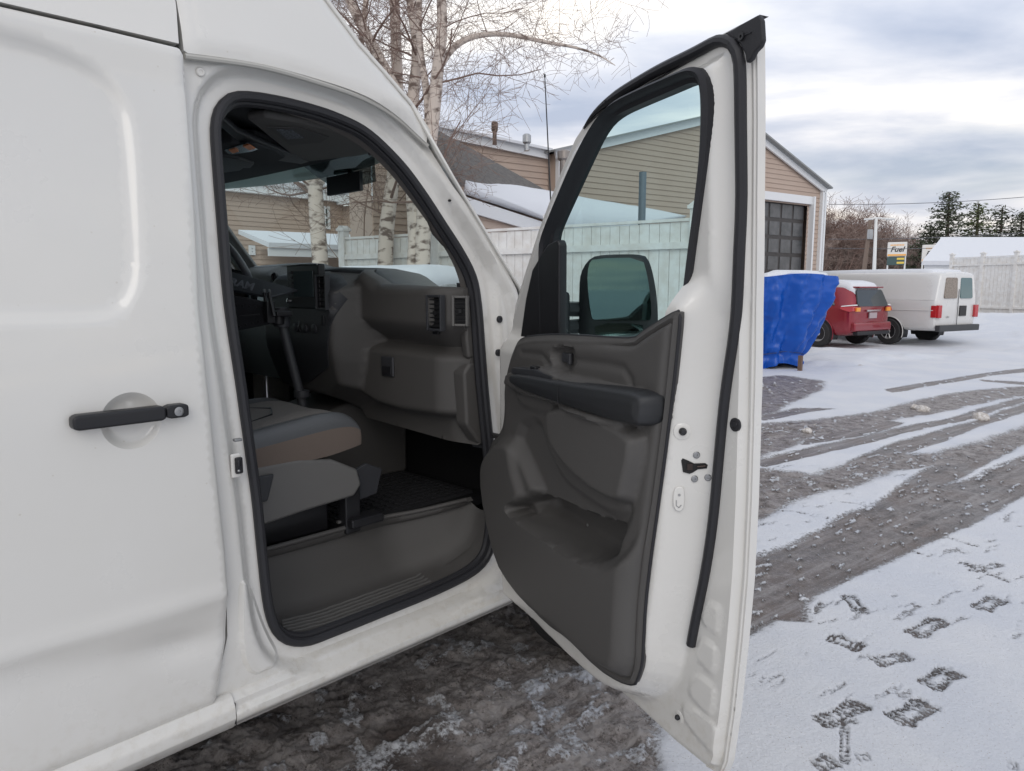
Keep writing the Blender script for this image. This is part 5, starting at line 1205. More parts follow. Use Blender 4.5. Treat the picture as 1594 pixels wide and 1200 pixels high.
# =================================================================== FENCES
fence_w = mat('weathered_white_boards', (.78, .775, .76), .7, var=(7, (.68, .655, .62), .14), bump=(90, .4, 4))
def fence(name, A, B, z0, z1, npan, label, mt, boardw=.14, post=True, posth=.12):
    A = np.array(A, float)[:2]; B = np.array(B, float)[:2]; d = B-A; L = np.linalg.norm(d); d /= L; n_ = np.array([-d[1], d[0]]); an = math.atan2(d[1], d[0])
    f = thing(name, label, 'fence', (*(A*.5+B*.5), z0)); pl = L/npan
    for i in range(npan):
        nb = int(pl/boardw); mb = MB()
        for k in range(nb):
            s_ = i*pl+.06+(k+.5)*(pl-.12)/nb; c = A+d*s_; mb.box((c[0], c[1], (z0+z1)/2+rs.uniform(-.004, .004)), ((pl-.12)/nb-.007, .022+rs.uniform(0, .004), z1-z0-.06), an)
        c = A+d*(i+.5)*pl; mb.box((c[0]-n_[0]*.035, c[1]-n_[1]*.035, z1-.30), (pl-.12, .04, .08), an); mb.box((c[0]-n_[0]*.035, c[1]-n_[1]*.035, z0+.35), (pl-.12, .04, .08), an)
        mb.build('board_panel', mt, f, world=True, smooth=False)
        mb = MB(); mb.box((c[0], c[1], z1), (pl-.11, .07, .035), an); mb.build('top_rail', mt, f, world=True, smooth=False)
    if post:
        for i in range(npan+1):
            c = A+d*i*pl; mb = MB(); mb.box((c[0], c[1], (z0+z1+posth)/2), (.13, .13, z1-z0+posth), an); po = mb.build('post', mt, f, world=True, smooth=False)
            mb = MB(); mb.box((c[0], c[1], z1+posth+.02), (.18, .18, .04), an); mb.prism([(-.08, 0), (.08, 0), (0, .05)], lambda a, b_: (c[0]+a, c[1]-.08, z1+posth+.04+b_), lambda a, b_: (c[0]+a, c[1]+.08, z1+posth+.04+b_)); mb.build('post_cap', mt, po, world=True, smooth=False)
    return f
fA = atd(535, 372, 11.8); fB = atd(1085, 340, 8.5); fd = (fB-fA)[:2]
fence('board_fence', fA, fB+np.append(fd*.10, 0)*0, 0, 2.40, 3, 'near white board fence seen through the van windows, in front of the snowy lean-to roof', fence_w)
fence('board_fence', atd(1482, 405, 30), atd(1700, 405, 25.5), .5, 2.86, 4, 'long white board fence at the far right behind the parked white van', fence_w, .15)

# =================================================================== BUILDINGS
def siding(name, col, col2):
    m = mat(name, col, .65, var=(1.2, col2, .3)); tt = m.node_tree; bb = tt.nodes['Principled BSDF']; g = tt.nodes.new('ShaderNodeNewGeometry'); s_ = tt.nodes.new('ShaderNodeSeparateXYZ'); tt.links.new(g.outputs['Position'], s_.inputs[0])
    return m
tan = siding('tan_siding', (.425, .325, .262), (.47, .37, .305))
trimw = mat('white_trim', (.72, .73, .74), .5)
shing = mat('grey_shingles', (.10, .095, .09), .9, bump=(30, .8, 5), var=(12, (.15, .14, .13), .1))
def clap_wall(name, A, B, z0, top, m, parent, holes=(), h=.13, thick=.16):
    """clapboard wall from A to B; top = list of (distance, z) outline of the wall head; boards are real laps"""
    A = np.array(A, float)[:2]; B = np.array(B, float)[:2]; d = B-A; L = np.linalg.norm(d); d /= L; n_ = np.array([d[1], -d[0]])   # outward = right hand side of A->B
    if n_@(CAM[:2]-A) < 0: n_ = -n_
    tx = np.array([q[0] for q in top], float); tz = np.array([q[1] for q in top], float); zm = tz.max(); V = []; Fc = []
    def spans(z):
        xs_ = np.linspace(0, L, 241); ok = np.interp(xs_, tx, tz) >= z-1e-6; out = []; s0 = None
        for x_, k in zip(xs_, ok):
            if k and s0 is None: s0 = x_
            if (not k) and s0 is not None: out.append((s0, x_)); s0 = None
        if s0 is not None: out.append((s0, L))
        res = []
        for a, b_ in out:
            seg = [(a, b_)]
            for hx0, hx1, hz0, hz1 in holes:
                if hz0 < z < hz1:
                    seg = [q for s1, s2 in seg for q in ((s1, min(s2, hx0)), (max(s1, hx1), s2)) if q[1]-q[0] > .01]
            res += seg
        return res
    z = z0
    while z < zm:
        z2 = z+h
        for a, b_ in spans(z+h*.5):
            def pt(s_, o_, zz_): c = A+d*s_+n_*o_; return (c[0], c[1], zz_)
            q = len(V); V += [pt(a, .028, z), pt(b_, .028, z), pt(b_, .006, z2), pt(a, .006, z2), pt(a, 0, z), pt(b_, 0, z)]; Fc += [(q, q+1, q+2, q+3), (q+4, q+5, q+1, q)]
        z = z2
    return obj(name, V, Fc, m, parent, smooth=False, world=True), A, d, n_, L
def beam(p, q, w_, h_, name, m, parent, up=(0, 0, 1)):
    p = Vector([float(k) for k in p]); q = Vector([float(k) for k in q]); t_ = (q-p).normalized(); s_ = t_.cross(Vector(up)).normalized(); u_ = s_.cross(t_); m_ = MB(); V = []
    for c in (p, q):
        for a, b_ in ((-1, -1), (1, -1), (1, 1), (-1, 1)): V.append(tuple(c+s_*a*w_/2+u_*b_*h_/2))
    m_.add(V, [(0, 1, 2, 3), (7, 6, 5, 4), (0, 4, 5, 1), (1, 5, 6, 2), (2, 6, 7, 3), (3, 7, 4, 0)]); return m_.build(name, m, parent, world=True, smooth=False)
def onW(u, v, A, n_): r = ray(u, v)[:2]; k = (n_@(np.array(A)[:2]-CAM[:2]))/(n_@r); return CAM+ray(u, v)*k

eavem = mat('roof_edge', (.26, .27, .27), .6)
# ---- garage with the gable facing the lot
GA = atd(864, 450, 17.5); GB = atd(1270, 450, 23.6); gd = (GB-GA)[:2]; gL = np.linalg.norm(gd); gd /= gL; gn = np.array([gd[1], -gd[0]]); gn = gn if gn@(CAM[:2]-GA[:2]) > 0 else -gn
def gs(u, v): q = onW(u, v, GA, gn); return float((q[:2]-GA[:2])@gd), float(q[2])
pk = gs(1132, 176); el = gs(864, 238); er = gs(1270, 291)
garage = thing('garage_building', 'tall tan clapboard garage with a white-trimmed gable and a big dark paned overhead door', 'building', (*(GA[:2]+GB[:2])/2, 0))
gz = [gs(1252, 318), gs(1252, 430)]; gx1 = gs(1252, 400)[0]; gx0 = gx1-3.6; gtop = gs(1252, 318)[1]
clap_wall('front_wall', GA, GB, 0, [(0, el[1]), (pk[0], pk[1]), (gL, er[1])], tan, garage, holes=[(gx0, gx1, 0, gtop)], h=.14)
def gp(s_, z, o_=0): c = GA[:2]+gd*s_+gn*o_; return (c[0], c[1], z)
# body behind the gable
dep = 4.5
mb = MB(); V = [gp(0, 0, -.02), gp(0, el[1], -.02), gp(0, el[1], -dep), gp(0, 0, -dep)]; mb.add(V, [(0, 1, 2, 3)]); V = [gp(gL, 0, -.02), gp(gL, er[1], -.02), gp(gL, er[1], -dep), gp(gL, 0, -dep)]; mb.add(V, [(0, 1, 2, 3)])
V = [gp(0, 0, -dep), gp(0, el[1], -dep), gp(*pk, -dep), gp(gL, er[1], -dep), gp(gL, 0, -dep)]; mb.add(V, [(0, 1, 2, 3, 4)]); mb.build('side_walls', tan, garage, world=True, smooth=False)
def roofslab(p0, p1, p2, p3, th, name, m, parent):
    P = [Vector([float(k) for k in p]) for p in (p0, p1, p2, p3)]; n_ = (P[1]-P[0]).cross(P[3]-P[0]).normalized(); n_ = n_ if n_.z > 0 else -n_; m_ = MB()
    V = P+[p+n_*th for p in P]; m_.add([tuple(v) for v in V], [(3, 2, 1, 0), (4, 5, 6, 7), (0, 1, 5, 4), (1, 2, 6, 5), (2, 3, 7, 6), (3, 0, 4, 7)]); return m_.build(name, m, parent, world=True, smooth=False)
roofslab(gp(-.25, el[1]-.02, .3), gp(pk[0], pk[1]+.03, .3), gp(pk[0], pk[1]+.03, -dep), gp(-.25, el[1]-.02, -dep), .045, 'roof', eavem, garage)
roofslab(gp(gL+.16, er[1]-.05, .3), gp(pk[0], pk[1]+.03, .3), gp(pk[0], pk[1]+.03, -dep), gp(gL+.16, er[1]-.05, -dep), .045, 'roof', eavem, garage)
beam(gp(-.1, el[1]-.06, .1), gp(pk[0], pk[1]-.06, .1), .06, .20, 'rake_trim', trimw, garage, up=(*gd*0, 1)); beam(gp(pk[0], pk[1]-.06, .1), gp(gL+.12, er[1]-.10, .1), .06, .20, 'rake_trim', trimw, garage)
beam(gp(gL-.04, 0, .06), gp(gL-.04, er[1]-.12, .06), .14, .10, 'corner_trim', trimw, garage, up=(*gd, 0)); beam(gp(.04, 0, .06), gp(.04, el[1]-.1, .06), .14, .10, 'corner_trim', trimw, garage, up=(*gd, 0))
beam(gp(gL+.06, er[1]-.2, .12), gp(gL+.06, 0.1, .12), .07, .07, 'downspout', trimw, garage, up=(*gd, 0))
for a, b_ in ((gp(gx0-.12, 0, .08), gp(gx0-.12, gtop+.24, .08)), (gp(gx1+.12, 0, .08), gp(gx1+.12, gtop+.24, .08)), (gp(gx0-.24, gtop+.12, .085), gp(gx1+.24, gtop+.12, .085))): beam(a, b_, .24, .08, 'door_trim', trimw, garage, up=(*gd, 0) if abs(a[2]-b_[2]) > .1 else (0, 0, 1)) if abs(a[2]-b_[2]) > .1 else beam(a, b_, .08, .24, 'door_trim', trimw, garage)
odm = mat('door_brown', (.045, .04, .038), .5); odg = mat('door_pane', (.045, .05, .052), .25, 0, .6, var=(3, (.11, .11, .115), .2))
mb = MB(); c = gp((gx0+gx1)/2, gtop/2, -.12); rzg = math.atan2(gd[1], gd[0]); mb.box(c, (gx1-gx0, .04, gtop), rzg); odoor = mb.build('overhead_door', odm, garage, world=True, smooth=False)
nr_, nc_ = 8, 6; pw = (gx1-gx0)/nc_; ph = gtop/nr_
for i in range(nr_):
    for j in range(nc_):
        mb = MB(); mb.box(gp(gx0+(j+.5)*pw, (i+.5)*ph, -.095), (pw-.10, .02, ph-.12), rzg); mb.build('pane', odg, odoor, world=True, smooth=False)
# ---- wing to the left with its sloping rake
wing = thing('side_wing', 'tan wing with a white sloping roof edge left of the garage', 'building', gp(-3, 0))
wl = 4.6; s1 = gs(692, 202); WZ = lambda s_: el[1]+(s1[1]-el[1])*(-s_)/(-s1[0])
clap_wall('wing_wall', gp(-wl, 0, -.25), gp(-.06, 0, -.25), 0, [(0, WZ(-wl)-.08), (wl-.06, el[1]-.08)], tan, wing, h=.14)
beam(gp(-wl-.1, WZ(-wl)-.02, -.15), gp(-.12, el[1]-.03, -.15), .06, .20, 'fascia', trimw, wing)
roofslab(gp(-wl-.1, WZ(-wl)+.05, 0), gp(-.1, el[1]+.04, 0), gp(-.1, el[1]+.04, -1.5), gp(-wl-.1, WZ(-wl)+.05, -1.5), .06, 'roof', MT['snow'], wing)
mb = MB(); V = [gp(-wl, 0, -.3), gp(-wl, WZ(-wl)-.05, -.3), gp(-wl, WZ(-wl)-.05, -1.5), gp(-wl, 0, -1.5)]; mb.add(V, [(0, 1, 2, 3)]); mb.build('end_wall', tan, wing, world=True, smooth=False)
rustm = mat('vent_rust', (.12, .085, .07), .6, .5); galv = mat('galvanised', (.42, .43, .44), .4, .8)
def pipe(u, v0, v1, depth, r_, label, m, hood=True):
    a = atd(u, v1, depth); b_ = atd(u, v0, depth); m_ = MB(); L = b_[2]-a[2]
    o = thing('vent_pipe', label, 'vent pipe', a); m_.lathe([(r_, -.15), (r_, L-.05)], 16); m_.build('stack', m, o)
    if hood: m_ = MB(); m_.lathe([(r_*1.05, L-.22), (r_*1.6, L-.18), (r_*1.6, L-.03), (r_*1.1, L)], 16); m_.build('hood', m, o)
    return o
pipe(770, 190, 214, 15.6, .045, 'dark rusty vent pipe on the wing roof, left of the shorter metal vent', rustm)
pipe(820, 209, 224, 16.2, .06, 'short bright metal roof vent right of the rusty pipe', galv)
pipe(877, 235, 292, 15.2, .085, 'stout galvanised flue with a flared cap in front of the tan wall corner', mat('flue', (.30, .27, .25), .4, .8))
pipe(999, 265, 343, 12.6, .065, 'tall blue-grey stovepipe seen through the open door window above the fence', mat('bluegrey_pipe', (.16, .19, .22), .5, .3), False)
# ---- dark shingled hip roof in front of the wing
hip = thing('grey_roof_house', 'house part with a steep dark grey shingle roof in front of the tan wing', 'building', atd(690, 450, 14.8))
ap_ = atd(683, 203, 14.2); rr_ = atd(852, 297, 15.6); fl = atd(722, 290, 12.2); bl = atd(655, 300, 12.4); bk = rr_+np.array([-4.5, 2.5, 0])
ez = fl[2]
pts_ = [ap_, rr_, fl, bl, bk]
for q in (rr_, bl, bk): q[2] = min(q[2], rr_[2]) if q is not rr_ else q[2]
mb = MB(); mb.add([tuple(q) for q in pts_], [(0, 1, 2), (0, 2, 3), (0, 3, 4), (0, 4, 1)]); mb.build('roof', shing, hip, world=True, smooth=False)
bb_ = [rr_, fl, bl, bk]; mb = MB(); mb.add([tuple(q) for q in bb_]+[(q[0], q[1], 0) for q in bb_], [(0, 1, 5, 4), (1, 2, 6, 5), (2, 3, 7, 6), (3, 0, 4, 7)]); mb.build('wall', tan, hip, world=True, smooth=False); zq = min(bl[2], fl[2])-.02; clap_wall('front_wall', bl, fl, 0, [(0, zq), (np.linalg.norm((fl-bl)[:2]), zq)], tan, hip)
# ---- snow covered lean-to
lean = thing('lean_to_shed', 'low tan shed with a snow-covered roof and white fascia behind the near board fence', 'building', atd(850, 450, 13))
P1 = atd(722, 287, 13.4); P2 = onW(1062, 341, GA, gn); P3 = atd(905, 364, 15.6); P4 = atd(722, 304, 11.4); P2 = P2+np.append(gn*.05, 0)
V = []; Fc = []; n_ = 26
for i in range(n_+1):
    for j in range(n_+1):
        a, b_ = i/n_, j/n_; p = (P4*(1-a)+P3*a)*(1-b_)+(P1*(1-a)+P2*a)*b_; V.append((p[0], p[1], p[2]+.05*float(fbm(np.array([p[0]*1.3]), np.array([p[1]*1.3]), 3, 2)[0])))
for i in range(n_):
    for j in range(n_): q = i*(n_+1)+j; Fc.append((q, q+1, q+n_+2, q+n_+1))
o = obj('snow_cover', V, Fc, MT['snow'], lean, world=True); s_ = o.modifiers.new('thick', 'SOLIDIFY'); s_.thickness = .12; s_.offset = -1
beam(P4+np.array([0, 0, -.13]), P3+np.array([0, 0, -.13]), .05, .22, 'fascia', trimw, lean)
lw_, A_, d_, nn_, L_ = clap_wall('wall', P4+np.append((P1-P4)[:2]*.06, 0), P3+np.append((P1-P4)[:2]*.06, 0), 0, [(0, P4[2]-.18), (np.linalg.norm((P3-P4)[:2]), P3[2]-.18)], tan, lean)
mb = MB(); mb.add([tuple(P4), tuple(P1), (P1[0], P1[1], 0), (P4[0], P4[1], 0)], [(0, 1, 2, 3)]); mb.build('end_wall', tan, lean, world=True, smooth=False)
# ---- the long tan building seen through the windscreen: two walls meeting in an inner corner
LC = atd(538, 450, 26.0); ydir = np.array([0, 1.0]); 
lb = thing('long_building', 'long tan clapboard building with snowy roofs seen through the windscreen', 'building', LC)
lA = LC[:2]-np.array([0.02, 1])*14
def onXw(u, v): return onX(u, v, LC[0])
zt = onXw(536, 314)[2]
zt0 = onXw(348, 296)[2]
clap_wall('left_wall', (LC[0], LC[1]-15), (LC[0], LC[1]), 0, [(0, zt), (15, zt)], tan, lb, holes=[], h=.15)
beam((LC[0]+.15, LC[1]-15, zt+.10), (LC[0]+.15, LC[1], zt+.10), .25, .30, 'eave', trimw, lb)
roofslab((LC[0]+.35, LC[1]-15, zt+.22), (LC[0]+.35, LC[1], zt+.22), (LC[0]-6, LC[1], zt+1.9), (LC[0]-6, LC[1]-15, zt+1.9), .22, 'snow_roof', MT['snow'], lb)
# right wall facing the camera
RX_ = 9.5; clap_wall('right_wall', (LC[0], LC[1]), (LC[0]+RX_, LC[1]), 0, [(0, zt-.15), (RX_, zt-.15)], tan, lb, h=.15)
beam((LC[0]+.1, LC[1]-.2, zt), (LC[0]+RX_, LC[1]-.2, zt), .25, .30, 'eave', trimw, lb)
roofslab((LC[0]-.5, LC[1]-.35, zt+.17), (LC[0]+RX_, LC[1]-.35, zt+.17), (LC[0]+RX_, LC[1]+6, zt+1.6), (LC[0]-.5, LC[1]+6, zt+1.6), .22, 'snow_roof', MT['snow'], lb)
def wall_window(u0, v0, u1, v1, label='window'):
    a = onXw(u0, v0); b_ = onXw(u1, v1); c = (a+b_)/2; w_ = abs(b_[1]-a[1]); h_ = abs(a[2]-b_[2]); m_ = MB()
    for s1 in (-1, 1): m_.box((c[0]+.05, c[1]+s1*w_/2, c[2]), (.06, .09, h_+.09)); m_.box((c[0]+.05, c[1], c[2]+s1*h_/2), (.065, w_, .09))
    m_.box((c[0]+.05, c[1], c[2]), (.055, w_, .07)); f = m_.build('window', trimw, lb, world=True, smooth=False); m_ = MB(); m_.box((c[0]+.035, c[1], c[2]), (.02, w_, h_)); m_.build('pane', mat('house_pane', (.06, .10, .10), .15), f, world=True, smooth=False)
wall_window(503, 323, 511, 355); wall_window(388, 384, 394, 395)
# porch roof with red door below it
porch = thing('porch', 'low snowy porch roof over a red door, seen through the windscreen', 'porch', atd(455, 450, 18))
pa = atd(417, 388, 17.5); pb_ = atd(640, 366, 19.5); pbz = pa[2]
d2_ = (pb_-pa)[:2]; d2_ /= np.linalg.norm(d2_); n2 = np.array([-d2_[1], d2_[0]]); L2_ = np.linalg.norm((pb_-pa)[:2])
beam(pa-np.array([0, 0, .06]), np.append(pb_[:2], pa[2])-np.array([0, 0, .06]), .06, .20, 'fascia', trimw, porch)
def pp(s_, o_, z): c = pa[:2]+d2_*s_+n2*o_; return (c[0], c[1], z)
roofslab(pp(0, -.1, pa[2]+.04), pp(L2_, -.1, pa[2]+.04), pp(L2_, 3, pa[2]+.55), pp(0, 3, pa[2]+.55), .12, 'snow_cover', MT['snow'], porch)
clap_wall('wall', pp(.1, 1.2, 0), pp(L2_, 1.2, 0), 0, [(0, pa[2]+.1), (L2_, pa[2]+.1)], tan, porch)
red = mat('red_door', (.32, .07, .05), .5)
mb = MB(); mb.box(pp(1.1, 1.14, 1.05), (.95, .06, 2.1), math.atan2(d2_[1], d2_[0])); dr_ = mb.build('door', red, porch, world=True, smooth=False)
mb = MB(); mb.box(pp(1.1, 1.10, 1.6), (.5, .03, .7), math.atan2(d2_[1], d2_[0])); mb.build('door_glass', mat('door_glass', (.25, .28, .28), .2), dr_, world=True, smooth=False)
mb = MB(); mb.box(pp(2.2, 1.12, 1.5), (.7, .05, .9), math.atan2(d2_[1], d2_[0])); mb.build('red_window_frame', red, porch, world=True, smooth=False)
# ---- snow covered low building at the far right
sb = thing('snow_roof_shed', 'low shed under a thick snow roof behind the far right fence', 'building', atd(1560, 450, 38))
q0 = atd(1434, 411, 36); q1 = atd(1464, 378, 40); q2 = atd(1720, 372, 40); q3 = atd(1720, 408, 36); q1[2] = q2[2] = (q1[2]+q2[2])/2; q0[2] = q3[2] = (q0[2]+q3[2])/2-.1
roofslab(q0, q3, q2, q1, .22, 'snow_cover', MT['snow'], sb)
q4 = q1+(q1-q0)*np.array([1, 1, 0]); q5 = q2+(q2-q3)*np.array([1, 1, 0]); q4[2] = q5[2] = q0[2]; roofslab(q1, q2, q5, q4, .22, 'snow_cover', MT['snow'], sb)
mb = MB(); B4 = [q0+(q4-q0)*.03+(q3-q0)*.01, q3+(q4-q0)*.03, q5-(q4-q0)*.03, q4-(q4-q0)*.03+(q3-q0)*.01]; mb.add([tuple(p) for p in B4]+[(p[0], p[1], 0) for p in B4]+[tuple(q1), tuple(q2)], [(0, 1, 5, 4), (2, 3, 7, 6), (3, 0, 4, 7), (0, 3, 8)]); mb.build('walls', trimw, sb, world=True, smooth=False)
# =================================================================== PARKED VEHICLES
def loft_body(name, st, m, parent, sub=1, nz=None):
    """st: stations (y, z_bottom, z_belt, z_roof, half width belt, half width roof)"""
    V = []; Fc = []; K = None
    for y, zb_, zl, zr, wb, wr in st:
        h_ = zr-zl
        sec = [(0, zb_), (wb*.86, zb_), (wb*.97, zb_+.06), (wb, zb_+(zl-zb_)*.45), (wb*.995, zl-.03), (wb*.98, zl), (wr+(wb-wr)*.45, zl+h_*.5), (wr+.02, zr-.10*min(1, h_/.5)), (wr-.06, zr-.03*min(1, h_/.5)), (wr*.55, zr), (0, zr+.01)]
        full = sec+[(-a, b_) for a, b_ in reversed(sec[1:-1])]; K = len(full); V += [(a, y, b_) for a, b_ in full]
    for i in range(len(st)-1):
        for k in range(K): k2 = (k+1) % K; Fc.append((i*K+k, i*K+k2, (i+1)*K+k2, (i+1)*K+k))
    Fc.append(tuple(range(K))); Fc.append(tuple((len(st)-1)*K+k for k in reversed(range(K))))
    o = obj(name, V, Fc, m, parent, angle=50)
    if sub: s_ = o.modifiers.new('sub', 'SUBSURF'); s_.levels = sub; s_.render_levels = sub
    return o
def interp_st(st, y): 
    a = np.array(st); return [float(np.interp(y, a[:, 0], a[:, k])) for k in range(6)]
def side_x(st, y, z, s_=-1, off=.0):
    _, zb_, zl, zr, wb, wr = interp_st(st, y)
    if z <= zl: x = wb
    else: x = wb*.98+(wr+.02-wb*.98)*min(1, (z-zl)/max(.05, zr-.1-zl))
    return s_*(x+off)
def side_panel(name, st, poly, m, parent, s_=-1, off=.006, th=.006, n=6):
    """panel hugging the body side, polygon in y/z"""
    P = resample(poly, .06); V = []; Fc = []
    c = P.mean(0); rings = [P, c+(P-c)*.5, np.array([c])]
    for r_ in rings[:2]: V += [(side_x(st, a, b_, s_, off), a, b_) for a, b_ in r_]
    V.append((side_x(st, c[0], c[1], s_, off), c[0], c[1])); k = len(P)
    for i in range(k): i2 = (i+1) % k; Fc += [(i, i2, k+i2, k+i), (k+i, k+i2, 2*k)]
    o = obj(name, V, Fc, m, parent); q = o.modifiers.new('thick', 'SOLIDIFY'); q.thickness = th; q.offset = 0; return o
def hsl(name, poly, yf, m, parent, th=.012, ny=-1):
    """slab facing backwards; yf(x,z) gives surface y"""
    mb_ = MB(); mb_.prism(poly, lambda a, b_: (a, yf(a, b_)-th, b_), lambda a, b_: (a, yf(a, b_)+.03, b_)); return mb_.build(name, m, parent, bevel=.004)
def small_wheel(c, r_, wd, parent, s_, spokes=7, nm='wheel', cap='hub'):
    return wheel(nm, c, r_, wd, parent, world=False, sx=s_, rimr=.60, spokes=spokes, rimmat=cap)
def arch(st, y, r_, parent, s_):
    c = side_x(st, y, .5, s_, .004); P = [(y+r_*math.cos(a), .36+r_*math.sin(a)) for a in np.linspace(-.35, math.pi+.35, 22)]
    mb_ = MB(); mb_.prism(P, lambda a, b_: (side_x(st, a, b_, s_, .001), a, b_), lambda a, b_: (side_x(st, a, b_, s_, -.25), a, b_)); mb_.build('wheel_arch', MT['black'], parent)
    mb_ = MB(); mb_.tube([(side_x(st, a, b_, s_, .004), a, b_) for a, b_ in P], .012, 6); return mb_
def place_by(root, u, v, lx, ly, head):
    g = onZ(u, v, 0); rz = -R(head); c, s_ = math.cos(rz), math.sin(rz); root.location = (g[0]-(c*lx-s_*ly), g[1]-(s_*lx+c*ly), 0); root.rotation_euler = (0, 0, rz)
redlens = mat('red_lens', (.45, .015, .02), .15, 0, .6, .5); clearlens = mat('clear_lens', (.75, .75, .75), .12, 0, .6, .4); dkglass = mat('dark_car_glass', (.03, .04, .045), .06, 0, .7); amberlens = mat('amber_lamp', (.85, .35, .06), .2)
fleetw = paint('fleet_white', (.66, .655, .64)); maroon = mat('maroon_paint', (.27, .018, .03), .25, .3, .5, .8)
def snow_cap(name, st, y0, y1, th, parent, seed=0, edge=.03, frac=.97):
    V = []; Fc = []; ny_, nx_ = 26, 14
    for i in range(ny_+1):
        for j in range(nx_+1):
            y = y0+(y1-y0)*i/ny_; _, zb_, zl, zr, wb, wr = interp_st(st, y); t_ = 2*j/nx_-1; x = wr*frac*t_
            ed = min(1, (1-abs(t_))/.18)*min(1, i/2.5, (ny_-i)/2.5); zs = zr-.02*abs(t_)**6
            V.append((x, y, zs+.008+th*(max(0, ed)**.5)*(.75+.5*float(fbm(np.array([x*2.2+seed]), np.array([y*2.2]), 3, 4)[0])) - (.10 if ed <= 0 else 0)))
    for i in range(ny_):
        for j in range(nx_): q = i*(nx_+1)+j; Fc.append((q, q+1, q+nx_+2, q+nx_+1))
    o = obj(name, V, Fc, MT['snow'], parent, angle=80); s_ = o.modifiers.new('thick', 'SOLIDIFY'); s_.thickness = .02; s_.offset = -1; return o
MT['hub'] = mat('hub_silver', (.55, .55, .55), .35, .2)
# --- white work van with two rear windows
V_ST = [(.02, .50, 1.25, 1.96, .90, .70), (.06, .42, 1.25, 2.02, .99, .80), (.30, .40, 1.25, 2.05, 1.01, .84), (2.2, .40, 1.25, 2.07, 1.01, .85), (4.3, .40, 1.25, 2.06, 1.01, .84), (4.75, .40, 1.25, 2.00, 1.0, .80), (5.35, .40, 1.22, 1.50, .99, .74), (5.6, .42, 1.12, 1.22, .97, .75), (6.2, .42, 1.0, 1.08, .93, .72), (6.35, .5, .92, .98, .85, .66)]
wv = thing('work_van', 'plain white cargo van parked at the right with two rear windows and a black bumper', 'van')
vb = loft_body('body', V_ST, fleetw, wv, 2)
yr = lambda a, b_: .004+.045*max(0, (b_-1.25))
for s_ in (-1, 1):
    hsl('rear_window', rpoly([(s_*.08, 1.30), (s_*.68, 1.30), (s_*.62, 1.86), (s_*.08, 1.86)], .06), lambda a, b_: yr(a, b_)+.0, mat('dusty_glass', (.20, .17, .14), .5, var=(25, (.30, .25, .21), .1)) if s_ < 0 else mat('teal_glass', (.10, .17, .18), .08), wv)
    hsl('tail_light', rpoly([(s_*.80, .78), (s_*.965, .78), (s_*.965, 1.12), (s_*.80, 1.12)], .02), lambda a, b_: .0, redlens, wv, .03)
    mb = MB(); mb.prism([(.02, .79), (.16, .79), (.16, 1.11), (.02, 1.11)], lambda a, b_: (s_*1.0, a, b_), lambda a, b_: (s_*.96, a, b_)); mb.build('tail_light_side', redlens, wv, bevel=.004)
mb = MB(); mb.box((0, -.03, .50), (1.92, .14, .17)); mb.build('rear_bumper', mat('grey_bumper', (.045, .047, .05), .5), wv, bevel=.02)
mb = MB(); mb.box((0, .006, 1.0), (.008, .012, 1.1)); mb.build('rear_door_gap', MT['black'], wv)
hsl('plate_recess', [(.10, .82), (.42, .82), (.42, 1.10), (.10, 1.10)], lambda a, b_: .004, MT['black'], wv, .008)
mb = MB(); mb.box((-.45, -.004, .80), (.09, .01, .03)); mb.build('badge', MT['steel'], wv)
for s_ in (-1, 1):
    for y in (1.32, 5.35):
        am = arch(V_ST, y, .43, wv, s_); am.build('arch_lip', fleetw, wv)
        small_wheel((s_*.915, y, .37), .37, .24, wv, s_, 9)
    side_panel('front_side_window', V_ST, [(4.2, 1.30), (5.1, 1.30), (4.8, 1.78), (4.2, 1.80)], dkglass, wv, s_)
    mb = MB(); mb.tube([(side_x(V_ST, y_, .98, s_, .004), y_, .98) for y_ in np.linspace(.1, 5.0, 24)], .010, 6); mb.build('side_moulding', fleetw, wv)
    mb = MB(); mb.tube([(side_x(V_ST, y_, 1.26, s_, .002), y_, 1.26) for y_ in np.linspace(.1, 5.0, 24)], .006, 6); mb.build('side_crease', fleetw, wv)
mb = MB()
hsl('windscreen', [(-.72, 1.30), (.72, 1.30), (.64, 1.85), (-.64, 1.85)], lambda a, b_: 5.47-(b_-1.25)*.85, dkglass, wv, -.04)
snow_cap('roof_snow', V_ST, .25, 4.5, .05, wv, 2)
place_by(wv, 1384, 537, -.92, 1.32, -74); wv.location.z = .03
